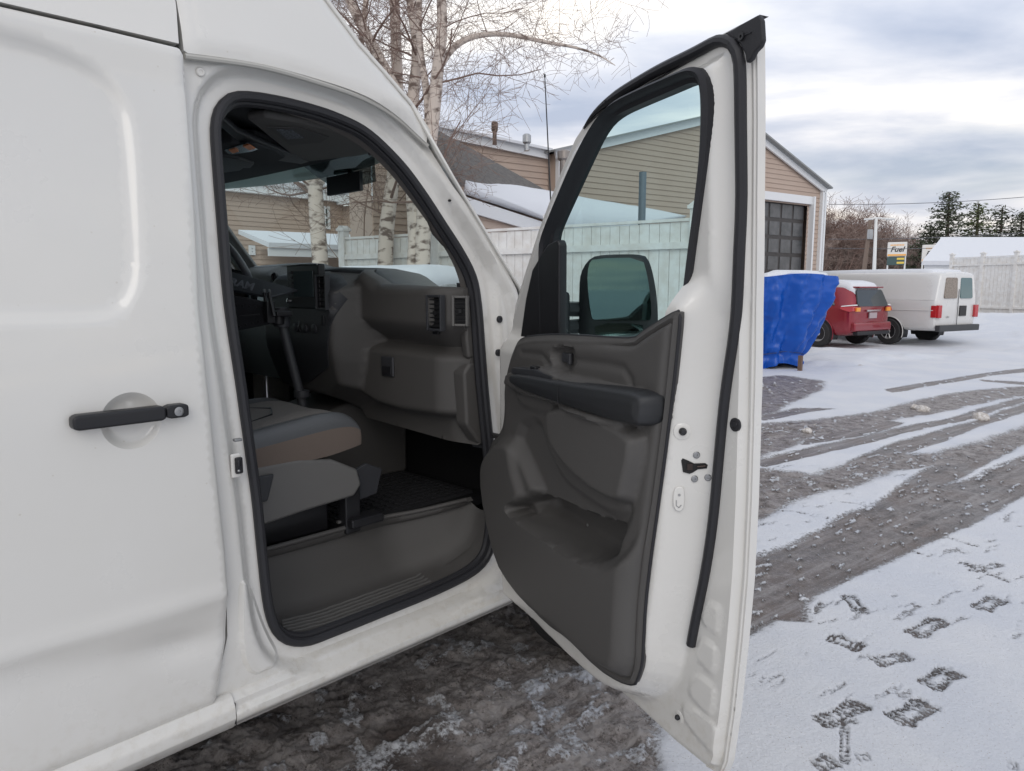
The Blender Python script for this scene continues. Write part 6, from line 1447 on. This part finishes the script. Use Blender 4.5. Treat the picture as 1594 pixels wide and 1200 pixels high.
# --- red SUV
S_ST = [(.0, .46, 1.02, 1.12, .78, .60), (.06, .36, 1.06, 1.40, .90, .62), (.30, .30, 1.08, 1.64, .945, .64), (.62, .30, 1.07, 1.71, .955, .66), (1.6, .30, 1.05, 1.74, .955, .68), (2.6, .30, 1.02, 1.68, .955, .66), (3.1, .30, 1.0, 1.42, .95, .64), (3.55, .30, .98, 1.10, .94, .66), (4.4, .32, .88, .96, .90, .62), (4.72, .42, .70, .78, .78, .5)]
def suv(label, body_m, group=None, snow=.07, full=True):
    r_ = thing('parked_suv', label, 'suv', group=group); loft_body('body', S_ST, body_m, r_, 2)
    ry = lambda a, b_: -.012+.36*max(0, b_-1.08)+.04*abs(a)**3
    hsl('rear_window', rpoly([(-.70, 1.10), (.70, 1.10), (.58, 1.54), (-.58, 1.54)], .08), lambda a, b_: ry(a, b_)-.035, dkglass, r_)
    mb = MB(); mb.box((0, .17, 1.60), (1.12, .24, .04)); mb.build('spoiler', body_m, r_, bevel=.015)
    for s_ in (-1, 1):
        mb = MB(); mb.prism(smooth_poly([(-.03, .93), (.34, 1.03), (.30, 1.10), (.0, 1.14)], 1), lambda a, b_: (side_x(S_ST, max(a, .1), b_, s_, .012), a, b_), lambda a, b_: (side_x(S_ST, max(a, .1), b_, s_, -.22), a, b_)); tl_ = mb.build('tail_light', redlens, r_, bevel=.006)
        mb = MB(); mb.prism([(-.01, 1.12), (.31, 1.09), (.29, 1.115), (.0, 1.15)], lambda a, b_: (side_x(S_ST, max(a, .1), b_, s_, .018), a, b_), lambda a, b_: (side_x(S_ST, max(a, .1), b_, s_, -.2), a, b_)); mb.build('lamp_top', clearlens, tl_)
        mb = MB(); mb.box((s_*.70, -.03, 1.02), (.16, .05, .10)); mb.build('amber_lamp', amberlens, tl_)
        for pl_ in ([(.50, 1.12), (1.25, 1.12), (1.25, 1.58), (.72, 1.56)], [(1.32, 1.10), (2.05, 1.09), (2.05, 1.60), (1.32, 1.60)], [(2.12, 1.09), (3.10, 1.07), (2.72, 1.50), (2.12, 1.60)]): side_panel('side_window', S_ST, pl_, dkglass, r_, s_)
        for y in (.92, 3.72): am = arch(S_ST, y, .44, r_, s_); am.build('arch_lip', body_m, r_); small_wheel((s_*.865, y, .36), .36, .22, r_, s_, 5)
        mb = MB(); mb.box((s_*.99, 2.92, 1.10), (.14, .10, .12)); mb.build('side_mirror', body_m, r_, bevel=.02)
    mb = MB(); mb.box((0, -.035, .985), (.62, .05, .045)); mb.build('chrome_strip', MT['chrome'], r_, bevel=.006)
    mb = MB(); mb.box((0, -.03, .86), (.34, .03, .15)); mb.build('number_plate', mat('plate_metal', (.42, .35, .36), .5), r_, bevel=.003)
    mb = MB(); mb.box((0, .0, .56), (1.70, .14, .24)); mb.build('rear_bumper', body_m, r_, bevel=.05, seg=3)
    mb = MB(); mb.box((0, -.02, .40), (1.5, .14, .10)); mb.build('lower_valance', MT['black'], r_, bevel=.02)
    mb = MB(); mb.tube([(0, .03, 1.12), (.20, .02, 1.16), (.36, .02, 1.15)], .012, 6); mb.build('rear_wiper', MT['black'], r_)
    hsl('windscreen', [(-.66, 1.10), (.66, 1.10), (.58, 1.55), (-.58, 1.55)], lambda a, b_: 3.36-(b_-1.1)*1.45, dkglass, r_, -.05)
    snow_cap('roof_snow', S_ST, .10, 2.75, snow, r_, 5, frac=1.0)
    return r_
rs1 = suv('dark red SUV parked between the blue tarp and the white van, snow on its roof', maroon); place_by(rs1, 1276, 541, -.84, .92, -77); rs1.location.z = .03
rs2 = suv('snow-capped SUV seen over the dashboard right in front of the board fence', mat('grey_car', (.12, .13, .14), .3, .3, .5, .6), snow=.12)
p = atd(640, 450, 9.0); rs2.location = (p[0]+.3, p[1]-1.6, 0); rs2.rotation_euler = (0, 0, R(30)); rs2.location = (p[0]-1.5*math.sin(-R(30))*1-.0, p[1]-1.5*math.cos(R(30)), 0)
rs3 = suv('snow-covered blue car seen over the left end of the dashboard', mat('blue_car', (.02, .12, .22), .3, .3, .5, .6), snow=.16)
p = atd(335, 450, 12.0); rs3.location = (p[0], p[1]-1.2, .08); rs3.rotation_euler = (0, 0, R(12))

# =================================================================== BLUE TARP
tarp_m = mat('blue_tarpaulin', (.003, .08, .42), .36, 0, .4, .1, bump=(9, .25, 6))
tp_ = thing('covered_load', 'bright blue tarpaulin wrapped and tied over a tall load, snow on its top', 'tarp', atd(1215, 450, 14.3))
cT = atd(1190, 450, 14.5)[:2]; az_ = AL
def tarp_pt(th_, h_):
    # rounded box section widening to the top, folds run down from the top edge
    wx = .86+.36*ss(h_, .0, .9); wy = .50+.30*ss(h_, 0, .9)
    c, s_ = math.cos(th_), math.sin(th_); k = (abs(c)**4+abs(s_)**4)**-.25
    f = .050*math.sin(th_*11+2.2*math.sin(h_*3+th_))*(1-.35*h_)+.030*math.sin(th_*23-3*h_+1.3)+.10*(float(fbm(np.array([th_*2.3+5]), np.array([h_*2.2]), 4, 6)[0])-.5)
    q1_ = float(fbm(np.array([th_*3.1+9+h_*1.2]), np.array([h_*3.5-th_*.6]), 4, 16)[0]); f += .10*(.5-abs(q1_-.5)*4)*.5; q2_ = float(fbm(np.array([th_*7+h_*3]), np.array([h_*6]), 3, 26)[0]); f += .03*(.5-abs(q2_-.5)*4)
    f += -.06*math.exp(-((h_-.13)/.05)**2)
    x = c*k*(wx+f); y = s_*k*(wy+f); sk = -.12*(1-h_)
    X_ = x+sk+.0; hh = .04+1.80*h_+.09*(1-h_)**6*math.sin(th_*5+1)+.035*h_**6*math.sin(th_*4)
    return (cT[0]+math.cos(az_)*X_-math.sin(az_)*y, cT[1]+math.sin(az_)*X_+math.cos(az_)*y, hh)
V = []; Fc = []; nt_, nh_ = 220, 60
for i in range(nh_+1):
    for k in range(nt_): V.append(tarp_pt(2*math.pi*k/nt_, i/nh_))
for i in range(nh_):
    for k in range(nt_): k2 = (k+1) % nt_; Fc.append((i*nt_+k, i*nt_+k2, (i+1)*nt_+k2, (i+1)*nt_+k))
Vc = np.array(V[nh_*nt_:]).mean(0)
for j, f in enumerate((.8, .5, .2)):
    for k in range(nt_): q = np.array(V[nh_*nt_+k]); z_ = q[2]+.03*(1-f)+.03*(fbm(np.array([q[0]*4]), np.array([q[1]*4]), 3, 8)[0]-.5); w_ = Vc+(q-Vc)*f; V.append((w_[0], w_[1], z_))
    for k in range(nt_): k2 = (k+1) % nt_; a = (nh_+j)*nt_; Fc.append((a+k, a+k2, a+nt_+k2, a+nt_+k))
Fc.append(tuple((nh_+3)*nt_+k for k in range(nt_)))
obj('tarpaulin', V, Fc, tarp_m, tp_, world=True, angle=50)
V2 = []; F2 = []
for j, f in enumerate((.90, .86, .6, .3)):
    for k in range(nt_): q = np.array(V[nh_*nt_+k]); w_ = Vc+(q-Vc)*f*(1+.05*math.sin(k*.21)); V2.append((w_[0], w_[1], q[2]+(0 if j == 0 else .06+.03*(1-f))))
for j in range(3):
    for k in range(nt_): k2 = (k+1) % nt_; F2.append((j*nt_+k, j*nt_+k2, (j+1)*nt_+k2, (j+1)*nt_+k))
F2.append(tuple(3*nt_+k for k in range(nt_))); obj('snow_cap', V2, F2, MT['snow'], tp_, world=True, angle=80)
mb = MB(); mb.tube([tuple(np.array(tarp_pt(2*math.pi*k/60, .16))+np.array([0, 0, .0])) for k in range(60)], .012, 6, closed=True); mb.build('rope', mat('rope', (.03, .06, .2), .8), tp_, world=True)
p = atd(1246, 560, 13.9); mb = MB(); mb.box((p[0], p[1], .14), (.07, .07, .34)); mb.build('wooden_leg', mat('old_wood', (.16, .10, .07), .8), tp_, world=True)

# =================================================================== POLES, WIRES, SIGNS
wood = mat('pole_wood', (.20, .15, .12), .85); ltp = mat('light_pole_metal', (.72, .72, .70), .5)
def pole(u0, v0, u1, v1, depth, r_, m, name, label, cat):
    a = atd(u1, v1, depth); b_ = atd(u0, v0, depth); d_ = b_-a; lo = a-d_*((a[2]-.3)/d_[2]); o = thing(name, label, cat, lo); mb_ = MB(); mb_.tube([tuple(lo), tuple((lo+b_)/2), tuple(b_)], [r_*1.2, r_*1.1, r_*.85], 10); mb_.build('shaft', m, o, world=True); return o, b_
o, top = pole(1355, 340, 1346, 414, 46, .13, wood, 'utility_pole', 'leaning brown wooden utility pole left of the pale lamp pole', 'utility pole')
mb = MB(); q = atd(1357, 365, 46); mb.lathe([(.16, -.3), (.18, 0), (.16, .3)], 12, None, q+np.array([0, -.3, 0])); mb.build('transformer', galv, o, world=True)
o2, top2 = pole(1364, 339, 1361, 414, 45, .10, ltp, 'lamp_pole', 'pale straight lamp pole with a flat arm at its top beside the brown utility pole', 'lamp pole')
arm0 = atd(1352, 341, 45); arm1 = atd(1386, 341, 45)
mb = MB(); mb.tube([tuple(arm0), tuple(top2), tuple(arm1)], .05, 6); mb.build('arm', ltp, o2, world=True)
for q in (arm0, arm1): mb = MB(); mb.box(tuple(q), (.5, .25, .10)); mb.build('lamp_head', ltp, o2, world=True, bevel=.03)
o3, top3 = pole(1560, 362, 1559, 376, 60, .10, ltp, 'utility_pole', 'distant pole with a crossarm poking up behind the snow roof', 'utility pole')
a = atd(1547, 366, 60); b_ = atd(1575, 363, 60); mb = MB(); mb.tube([tuple(a), tuple(b_)], .07, 6); mb.build('crossarm', ltp, o3, world=True)
wm = mat('wire', (.12, .12, .13), .6)
for i, (u0, v0, u1, v1, dd, lb) in enumerate([(1290, 318, 1700, 296, 44, 'uppermost overhead wire across the sky above the treeline'), (1290, 372, 1700, 352, 46, 'middle overhead wire crossing in front of the bare trees'), (1290, 386, 1700, 372, 46, 'lowest overhead wire crossing in front of the bare trees')]):
    a = atd(u0, v0, dd); b_ = atd(u1, v1, dd); pts = [tuple(a+(b_-a)*t_+np.array([0, 0, -1.0*t_*(1-t_)])) for t_ in np.linspace(0, 1, 14)]; mb = MB(); mb.tube(pts, .018, 4); setp(mb.build('overhead_wire', wm), lb, 'wire', 'overhead wires')
signw = mat('sign_white', (.72, .70, .66), .5); sor = mat('sign_orange', (.85, .42, .10), .5); sdk = mat('sign_dark', (.05, .09, .09), .5); sbk = mat('sign_ink', (.015, .015, .018), .5); syl = mat('sign_yellow', (.75, .55, .10), .5)
def face_basis(c):
    d_ = Vector(CAM)-Vector([float(k) for k in c]); d_.z = 0; n_ = d_.normalized(); x_ = Vector((0, 0, 1)).cross(n_).normalized(); return x_, n_
def fuel_sign(u0, v0, u1, v1, depth, label, words, sz):
    c = (atd(u0, v0, depth)+atd(u1, v1, depth))/2; w_ = (u1-u0)/F*depth; h_ = (v1-v0)/F*depth; x_, n_ = face_basis(c); Mx = Matrix((x_, n_*-1, Vector((0, 0, 1)))).transposed()
    o = thing('fuel_sign', label, 'sign', (c[0], c[1], .3)); mb_ = MB(); mb_.box(tuple(c), (w_, .25, h_), M_=Mx); mb_.build('sign_panel', signw, o, world=True, bevel=.06)
    base_ = Vector([float(k) for k in c])
    def at_(x, z, off=.14): return base_+x_*x+n_*off+Vector((0, 0, z))
    for nm, body, size, m, x, z, sh in words:
        M4 = Matrix((x_, Vector((0, 0, 1)), n_)).transposed().to_4x4(); M4.translation = at_(x*w_, z*h_); t_ = text_mesh(nm, body, size, m, M4, o, .01, sh, bold=.008); t_.matrix_parent_inverse = Matrix.Translation(o.location).inverted()
    mb_ = MB(); [mb_.box(tuple(at_(-.42+k_*.105, h_*.29, .128)), (.075, .012, .09), M_=Mx) for k_ in range(9)]; mb_.build('worn_small_print', sor, o, world=True)
    mb_ = MB(); mb_.box(tuple(at_(0, -h_*.40, .128)), (w_*.94, .012, h_*.12), M_=Mx); mb_.build('orange_band', sor, o, world=True)
    for s_ in (-1, 1): mb_ = MB(); q = at_(s_*w_*.44, 0, 0); mb_.tube([(q.x, q.y, .3), (q.x, q.y, c[2]-h_*.5)], .06, 8); mb_.build('leg', ltp, o, world=True)
    return o, c, w_, h_, x_, n_, at_, Mx
fo = fuel_sign(1383, 377, 1410, 399, 55, 'white and orange fuel price sign on posts left of the snow-roofed shed', [('lettering', 'Fuel', .55, sbk, 0, -.02, .3)], 1)
o, c, w_, h_, x_, n_, at_, Mx = fo
mb = MB(); mb.box(tuple(at_(-.05, -h_*.5-.34, 0)), (w_*.9, .2, .62), M_=Mx); pp_ = mb.build('price_panel', sdk, o, world=True, bevel=.02)
for k in range(2): mb = MB(); mb.box(tuple(at_(.28, -h_*.5-.18-.30*k, .106)), (.5, .012, .15), M_=Mx); mb.build('price_digits', syl, o, world=True)
fuel_sign(1437, 381, 1466, 408, 56, 'second fuel sign half hidden behind the snow-roofed shed', [('lettering', 'Fuel', .55, sbk, 0, -.02, .3)], 1)

# =================================================================== TREES
def grow(mb_, p, d, L, r_, lev, maxlev, rng, spread=.6, up_=.08, nseg=5, kids=(3, 5), sides=(8, 6, 4, 3, 3, 3), wig=.14, droop=0, minr=.0025, out=None, split=.35):
    pts = [Vector(p)]; rad = [r_]; d = Vector(d).normalized()
    for i in range(nseg):
        d = (d+Vector((rng.gauss(0, wig), rng.gauss(0, wig), rng.gauss(0, wig)+up_-droop*lev))).normalized(); pts.append(pts[-1]+d*(L/nseg)); rad.append(max(minr, r_*(1-.62*(i+1)/nseg)))
    tgt = mb_ if lev == 0 or out is None else out
    tgt.tube(pts, rad, sides[min(lev, len(sides)-1)], cap=False)
    if lev >= maxlev: return
    n_ = rng.randint(*kids)
    for k in range(n_):
        t_ = split+(1-split)*(k+rng.random())/n_; i = min(nseg-1, int(t_*nseg)); q = pts[i].lerp(pts[i+1], t_*nseg-i); ax = (pts[i+1]-pts[i]).normalized()
        perp = Vector((rng.gauss(0, 1), rng.gauss(0, 1), rng.gauss(0, .6))); perp = (perp-ax*perp.dot(ax)).normalized(); nd_ = (ax*(1-spread)+perp*spread*(.8+.5*rng.random())).normalized()
        grow(mb_, q, nd_, L*rng.uniform(.45, .75), max(minr, rad[i]*rng.uniform(.35, .6)), lev+1, maxlev, rng, spread, up_, max(3, nseg-1), kids, sides, wig, droop, minr, out, .15)
bark = mat('birch_bark', (.50, .44, .38), .85, bump=(25, .5, 5)); tt = bark.node_tree
nz_ = tt.nodes.new('ShaderNodeTexNoise'); nz_.inputs['Scale'].default_value = 4; nz_.inputs['Detail'].default_value = 7; mpb = tt.nodes.new('ShaderNodeMapping'); mpb.inputs['Scale'].default_value = (1.5, 1.5, 3.2); gb = tt.nodes.new('ShaderNodeNewGeometry'); tt.links.new(gb.outputs['Position'], mpb.inputs[0]); tt.links.new(mpb.outputs[0], nz_.inputs[0])
rb = tt.nodes.new('ShaderNodeValToRGB'); rb.color_ramp.elements[0].position = .36; rb.color_ramp.elements[0].color = (.16, .12, .10, 1); rb.color_ramp.elements[1].position = .50; rb.color_ramp.elements[1].color = (.60, .52, .455, 1); tt.links.new(nz_.outputs[0], rb.inputs[0]); tt.links.new(rb.outputs[0], tt.nodes['Principled BSDF'].inputs['Base Color'])
twig = mat('birch_twigs', (.20, .135, .11), .85); limb = mat('birch_limbs', (.30, .22, .17), .85)
def stem(mb_, L, depth, r0, r1, dd=0):
    """trunk through traced points"""
    P = [Vector([float(k) for k in atd(u, v, depth+dd*i)]) for i, (u, v) in enumerate(L)]; Q = [Vector(q) for q in smooth_poly([tuple(p) for p in P], 2, closed=False)]; n_ = len(Q); rad = [r0+(r1-r0)*i/(n_-1) for i in range(n_)]; mb_.tube(Q, rad, 12); return Q, rad
def birch(label, stems, depth, seed, nb=16, blen=1.5):
    rng = random.Random(seed); base_ = atd(stems[0][0][0][0], 450, depth); o = thing('birch_tree', label, 'tree', (base_[0], base_[1], 0)); tr = MB(); br = MB(); tw = MB()
    for L, r0, r1, k in stems:
        Q, rad = stem(tr, L, depth, r0, r1, .0 if k is None else .04*k)
        hi = [i for i, q in enumerate(Q) if q.z > 2.6]
        for j in range(nb):
            if not hi: break
            i = rng.choice(hi); ax = (Q[min(i+1, len(Q)-1)]-Q[max(0, i-1)]).normalized(); a_ = rng.uniform(0, 2*math.pi); d_ = Vector((math.cos(a_), math.sin(a_), rng.uniform(.1, .9)))
            grow(br, Q[i], d_, blen*rng.uniform(.6, 1.3), rad[i]*rng.uniform(.10, .24), 1, 4, rng, .55, .05, 5, (3, 5), wig=.16, droop=.02, minr=.0024, out=tw)
    tr.build('trunk', bark, o, world=True); tw.build('twigs', twig, o, world=True, smooth=False)
    return o
birch('three-stemmed white birch rising behind the van roof, nearest the tan wing', [
    ([(641, 560), (645, 400), (655, 300), (636, 180), (604, 118), (575, 62), (545, 5), (520, -60)], .125, .055, 1),
    ([(650, 560), (648, 400), (640, 260), (641, 160), (652, 80), (640, 10), (632, -80)], .115, .06, 2),
    ([(655, 560), (657, 400), (664, 260), (675, 180), (682, 100), (690, 40), (683, -60)], .125, .06, -1),
    ([(664, 240), (668, 160), (650, 60), (655, -60)], .06, .04, 0),
    ([(684, 105), (705, 72), (740, 54), (790, 52), (850, 66), (890, 72), (930, 84), (958, 102)], .055, .004, 1)], 10.2, 11, 11, 1.2)
birch('single birch trunk standing dead centre in the windscreen view', [([(499, 600), (499, 405), (494, 350), (491, 300), (488, 262)], .125, .10, 0), ([(490, 300), (470, 262), (455, 200), (430, 100), (420, 20)], .08, .04, 0), ([(490, 296), (512, 262), (528, 200), (560, 90), (570, 0)], .07, .04, 0)], 10.6, 21, 10, 1.2)
birch('slanting white birch trunk seen through the windscreen left of the board fence', [([(596, 600), (600, 372), (606, 320), (613, 270), (622, 200), (616, 60), (612, -60)], .13, .07, 0)], 11.0, 31, 12, 1.2)
# slim saplings close to the fence
rng = random.Random(4); o = thing('sapling', 'thin bare sapling in front of the tan wall seen through the windscreen', 'tree', atd(560, 450, 12.6)); b_ = MB(); q = atd(560, 600, 12.6)
grow(b_, q, (0, .02, 1), 4.6, .018, 0, 3, rng, .5, .05, 8, (5, 7), wig=.05, minr=.003); b_.build('stem', limb, o, world=True, smooth=False)
# far bare trees: three kinds of crown copied along the edge of the wood
fb = mat('far_bark', (.21, .14, .115), .9); fb2 = mat('far_bark_grey', (.27, .21, .18), .9)
protos = []
for k in range(3):
    rng = random.Random(50+k); o = thing('bare_tree', 'bare leafless tree in the reddish brown wood behind the parked vehicles', 'tree', (0, 0, 0), group='bare trees at the edge of the wood'); m1, m2 = MB(), MB()
    H_ = 9.5
    grow(m1, (0, 0, 0), (rng.gauss(0, .05), 0, 1), H_*.62, .15, 0, 5, rng, .52, .10, 6, (4, 6), (6, 4, 3, 3, 3, 3), .10, minr=.011, out=m2, split=.28)
    m1.build('trunk', fb2 if k == 1 else fb, o, smooth=False); m2.build('crown', fb2 if k == 1 else fb, o, smooth=False); protos.append(o)
rng = random.Random(99); first = [True]*3
spots = []
for i in range(54):
    u = 1240+i*7.6+rng.uniform(-4, 4); dep_ = rng.uniform(62, 72) if i % 2 else rng.uniform(72, 88); spots.append((u, dep_))
for i, (u, dep_) in enumerate(spots):
    k = i % 3; o = protos[k] if first[k] else copy_tree(protos[k]); first[k] = False
    topv = np.interp(u, [1250, 1300, 1340, 1400, 1440, 1500, 1600, 1700], [288, 298, 322, 345, 352, 356, 362, 365])
    hgt = (450-topv)/F*dep_+1.58; p = atd(u, 450, dep_); s_ = hgt/13.5*rng.uniform(.86, 1.08); o.location = (p[0], p[1], .2); o.scale = (s_*1.25, s_*1.25, s_); o.rotation_euler = (0, 0, rng.uniform(0, 6.28))
# low brush in front of the wood: nobody could count it
rng = random.Random(7); mb = MB()
for i in range(1500):
    u = rng.uniform(1230, 1720); p = atd(u, 450, rng.uniform(60, 80)); a_ = rng.uniform(0, 6.28); h_ = rng.uniform(1.0, 4.6); mb.tube([(p[0], p[1], .2), (p[0]+.2*math.cos(a_)*h_, p[1]+.2*math.sin(a_)*h_, .2+h_*.6), (p[0]+.45*math.cos(a_+.5)*h_, p[1]+.45*math.sin(a_+.5)*h_, .2+h_)], [.035, .025, .012], 3, cap=False)
setp(mb.build('undergrowth', fb, smooth=False), 'dense brown undergrowth at the foot of the bare wood', 'undergrowth', kind='stuff')
# pines
need = mat('pine_needles', (.05, .066, .038), .8, var=(1.5, (.09, .10, .06), .2)); need2 = mat('spruce_needles', (.07, .10, .035), .8, var=(1.5, (.12, .14, .055), .2)); pb_m = mat('pine_bark', (.10, .075, .06), .9)
def pine(label, u, vtop, depth, wid, seed, m, dense=1, start=.3, cone=False):
    rng = random.Random(seed); p = atd(u, 450, depth); H_ = (450-vtop)/F*depth+1.4; o = thing('pine_tree', label, 'tree', (p[0], p[1], .2)); t_ = MB(); c_ = MB()
    t_.tube([(0, 0, 0), (.1, 0, H_*.5), (0, .1, H_)], [.28, .18, .04], 8); nb_ = int(46*dense)
    for i in range(nb_):
        f = start+(1-start)*(i+.5)/nb_; z = H_*f; wl_ = wid*(1-f)**(.75 if cone else .55)*(1 if cone else rng.uniform(.5, 1.15))+.25; a_ = i*2.4+rng.uniform(-.4, .4); d_ = Vector((math.cos(a_), math.sin(a_), 0))
        tip = Vector((0, 0, z))+d_*wl_+Vector((0, 0, wl_*(.10 if not cone else -.15))); t_.tube([(0, 0, z), tuple(Vector((0, 0, z)).lerp(tip, .5)+Vector((0, 0, -.05))), tuple(tip)], [.05, .03, .015], 4, cap=False)
        for k in range(int(75*wl_/1.5)+14):
            q = Vector((0, 0, z)).lerp(tip, rng.uniform(.2, 1.02))+Vector((rng.gauss(0, .26), rng.gauss(0, .26), rng.gauss(.03, .12))); s_ = rng.uniform(.08, .19); e1 = Vector((rng.gauss(0, 1), rng.gauss(0, 1), rng.gauss(0, .35))).normalized()*s_; e2 = Vector((rng.gauss(0, 1), rng.gauss(0, 1), rng.gauss(0, .5))).normalized()*s_*.45; n_ = len(c_.v)
            c_.v += [tuple(q-e1), tuple(q+e2), tuple(q+e1), tuple(q-e2)]; c_.f.append((n_, n_+1, n_+2, n_+3))
    t_.build('trunk', pb_m, o); c_.build('crown', m, o, smooth=False); return o
pine('tallest broad pine with layered dark branches above the far wood', 1466, 305, 60, 3.1, 3, need, 1.3, .25)
pine('narrow yellow-green conical spruce right of the tallest pine', 1512, 320, 61, 2.6, 5, need2, 1.2, .2, True)
pine('thin open-crowned pine standing between the spruce and the rightmost pine', 1549, 326, 61, 2.3, 8, need, .7, .35)
pine('rightmost pine at the edge of the view', 1580, 334, 60, 2.6, 9, need, .9, .25)
pine('small pine tucked low behind the tallest pine at its left', 1441, 352, 61, 2.2, 12, need, .8, .3)
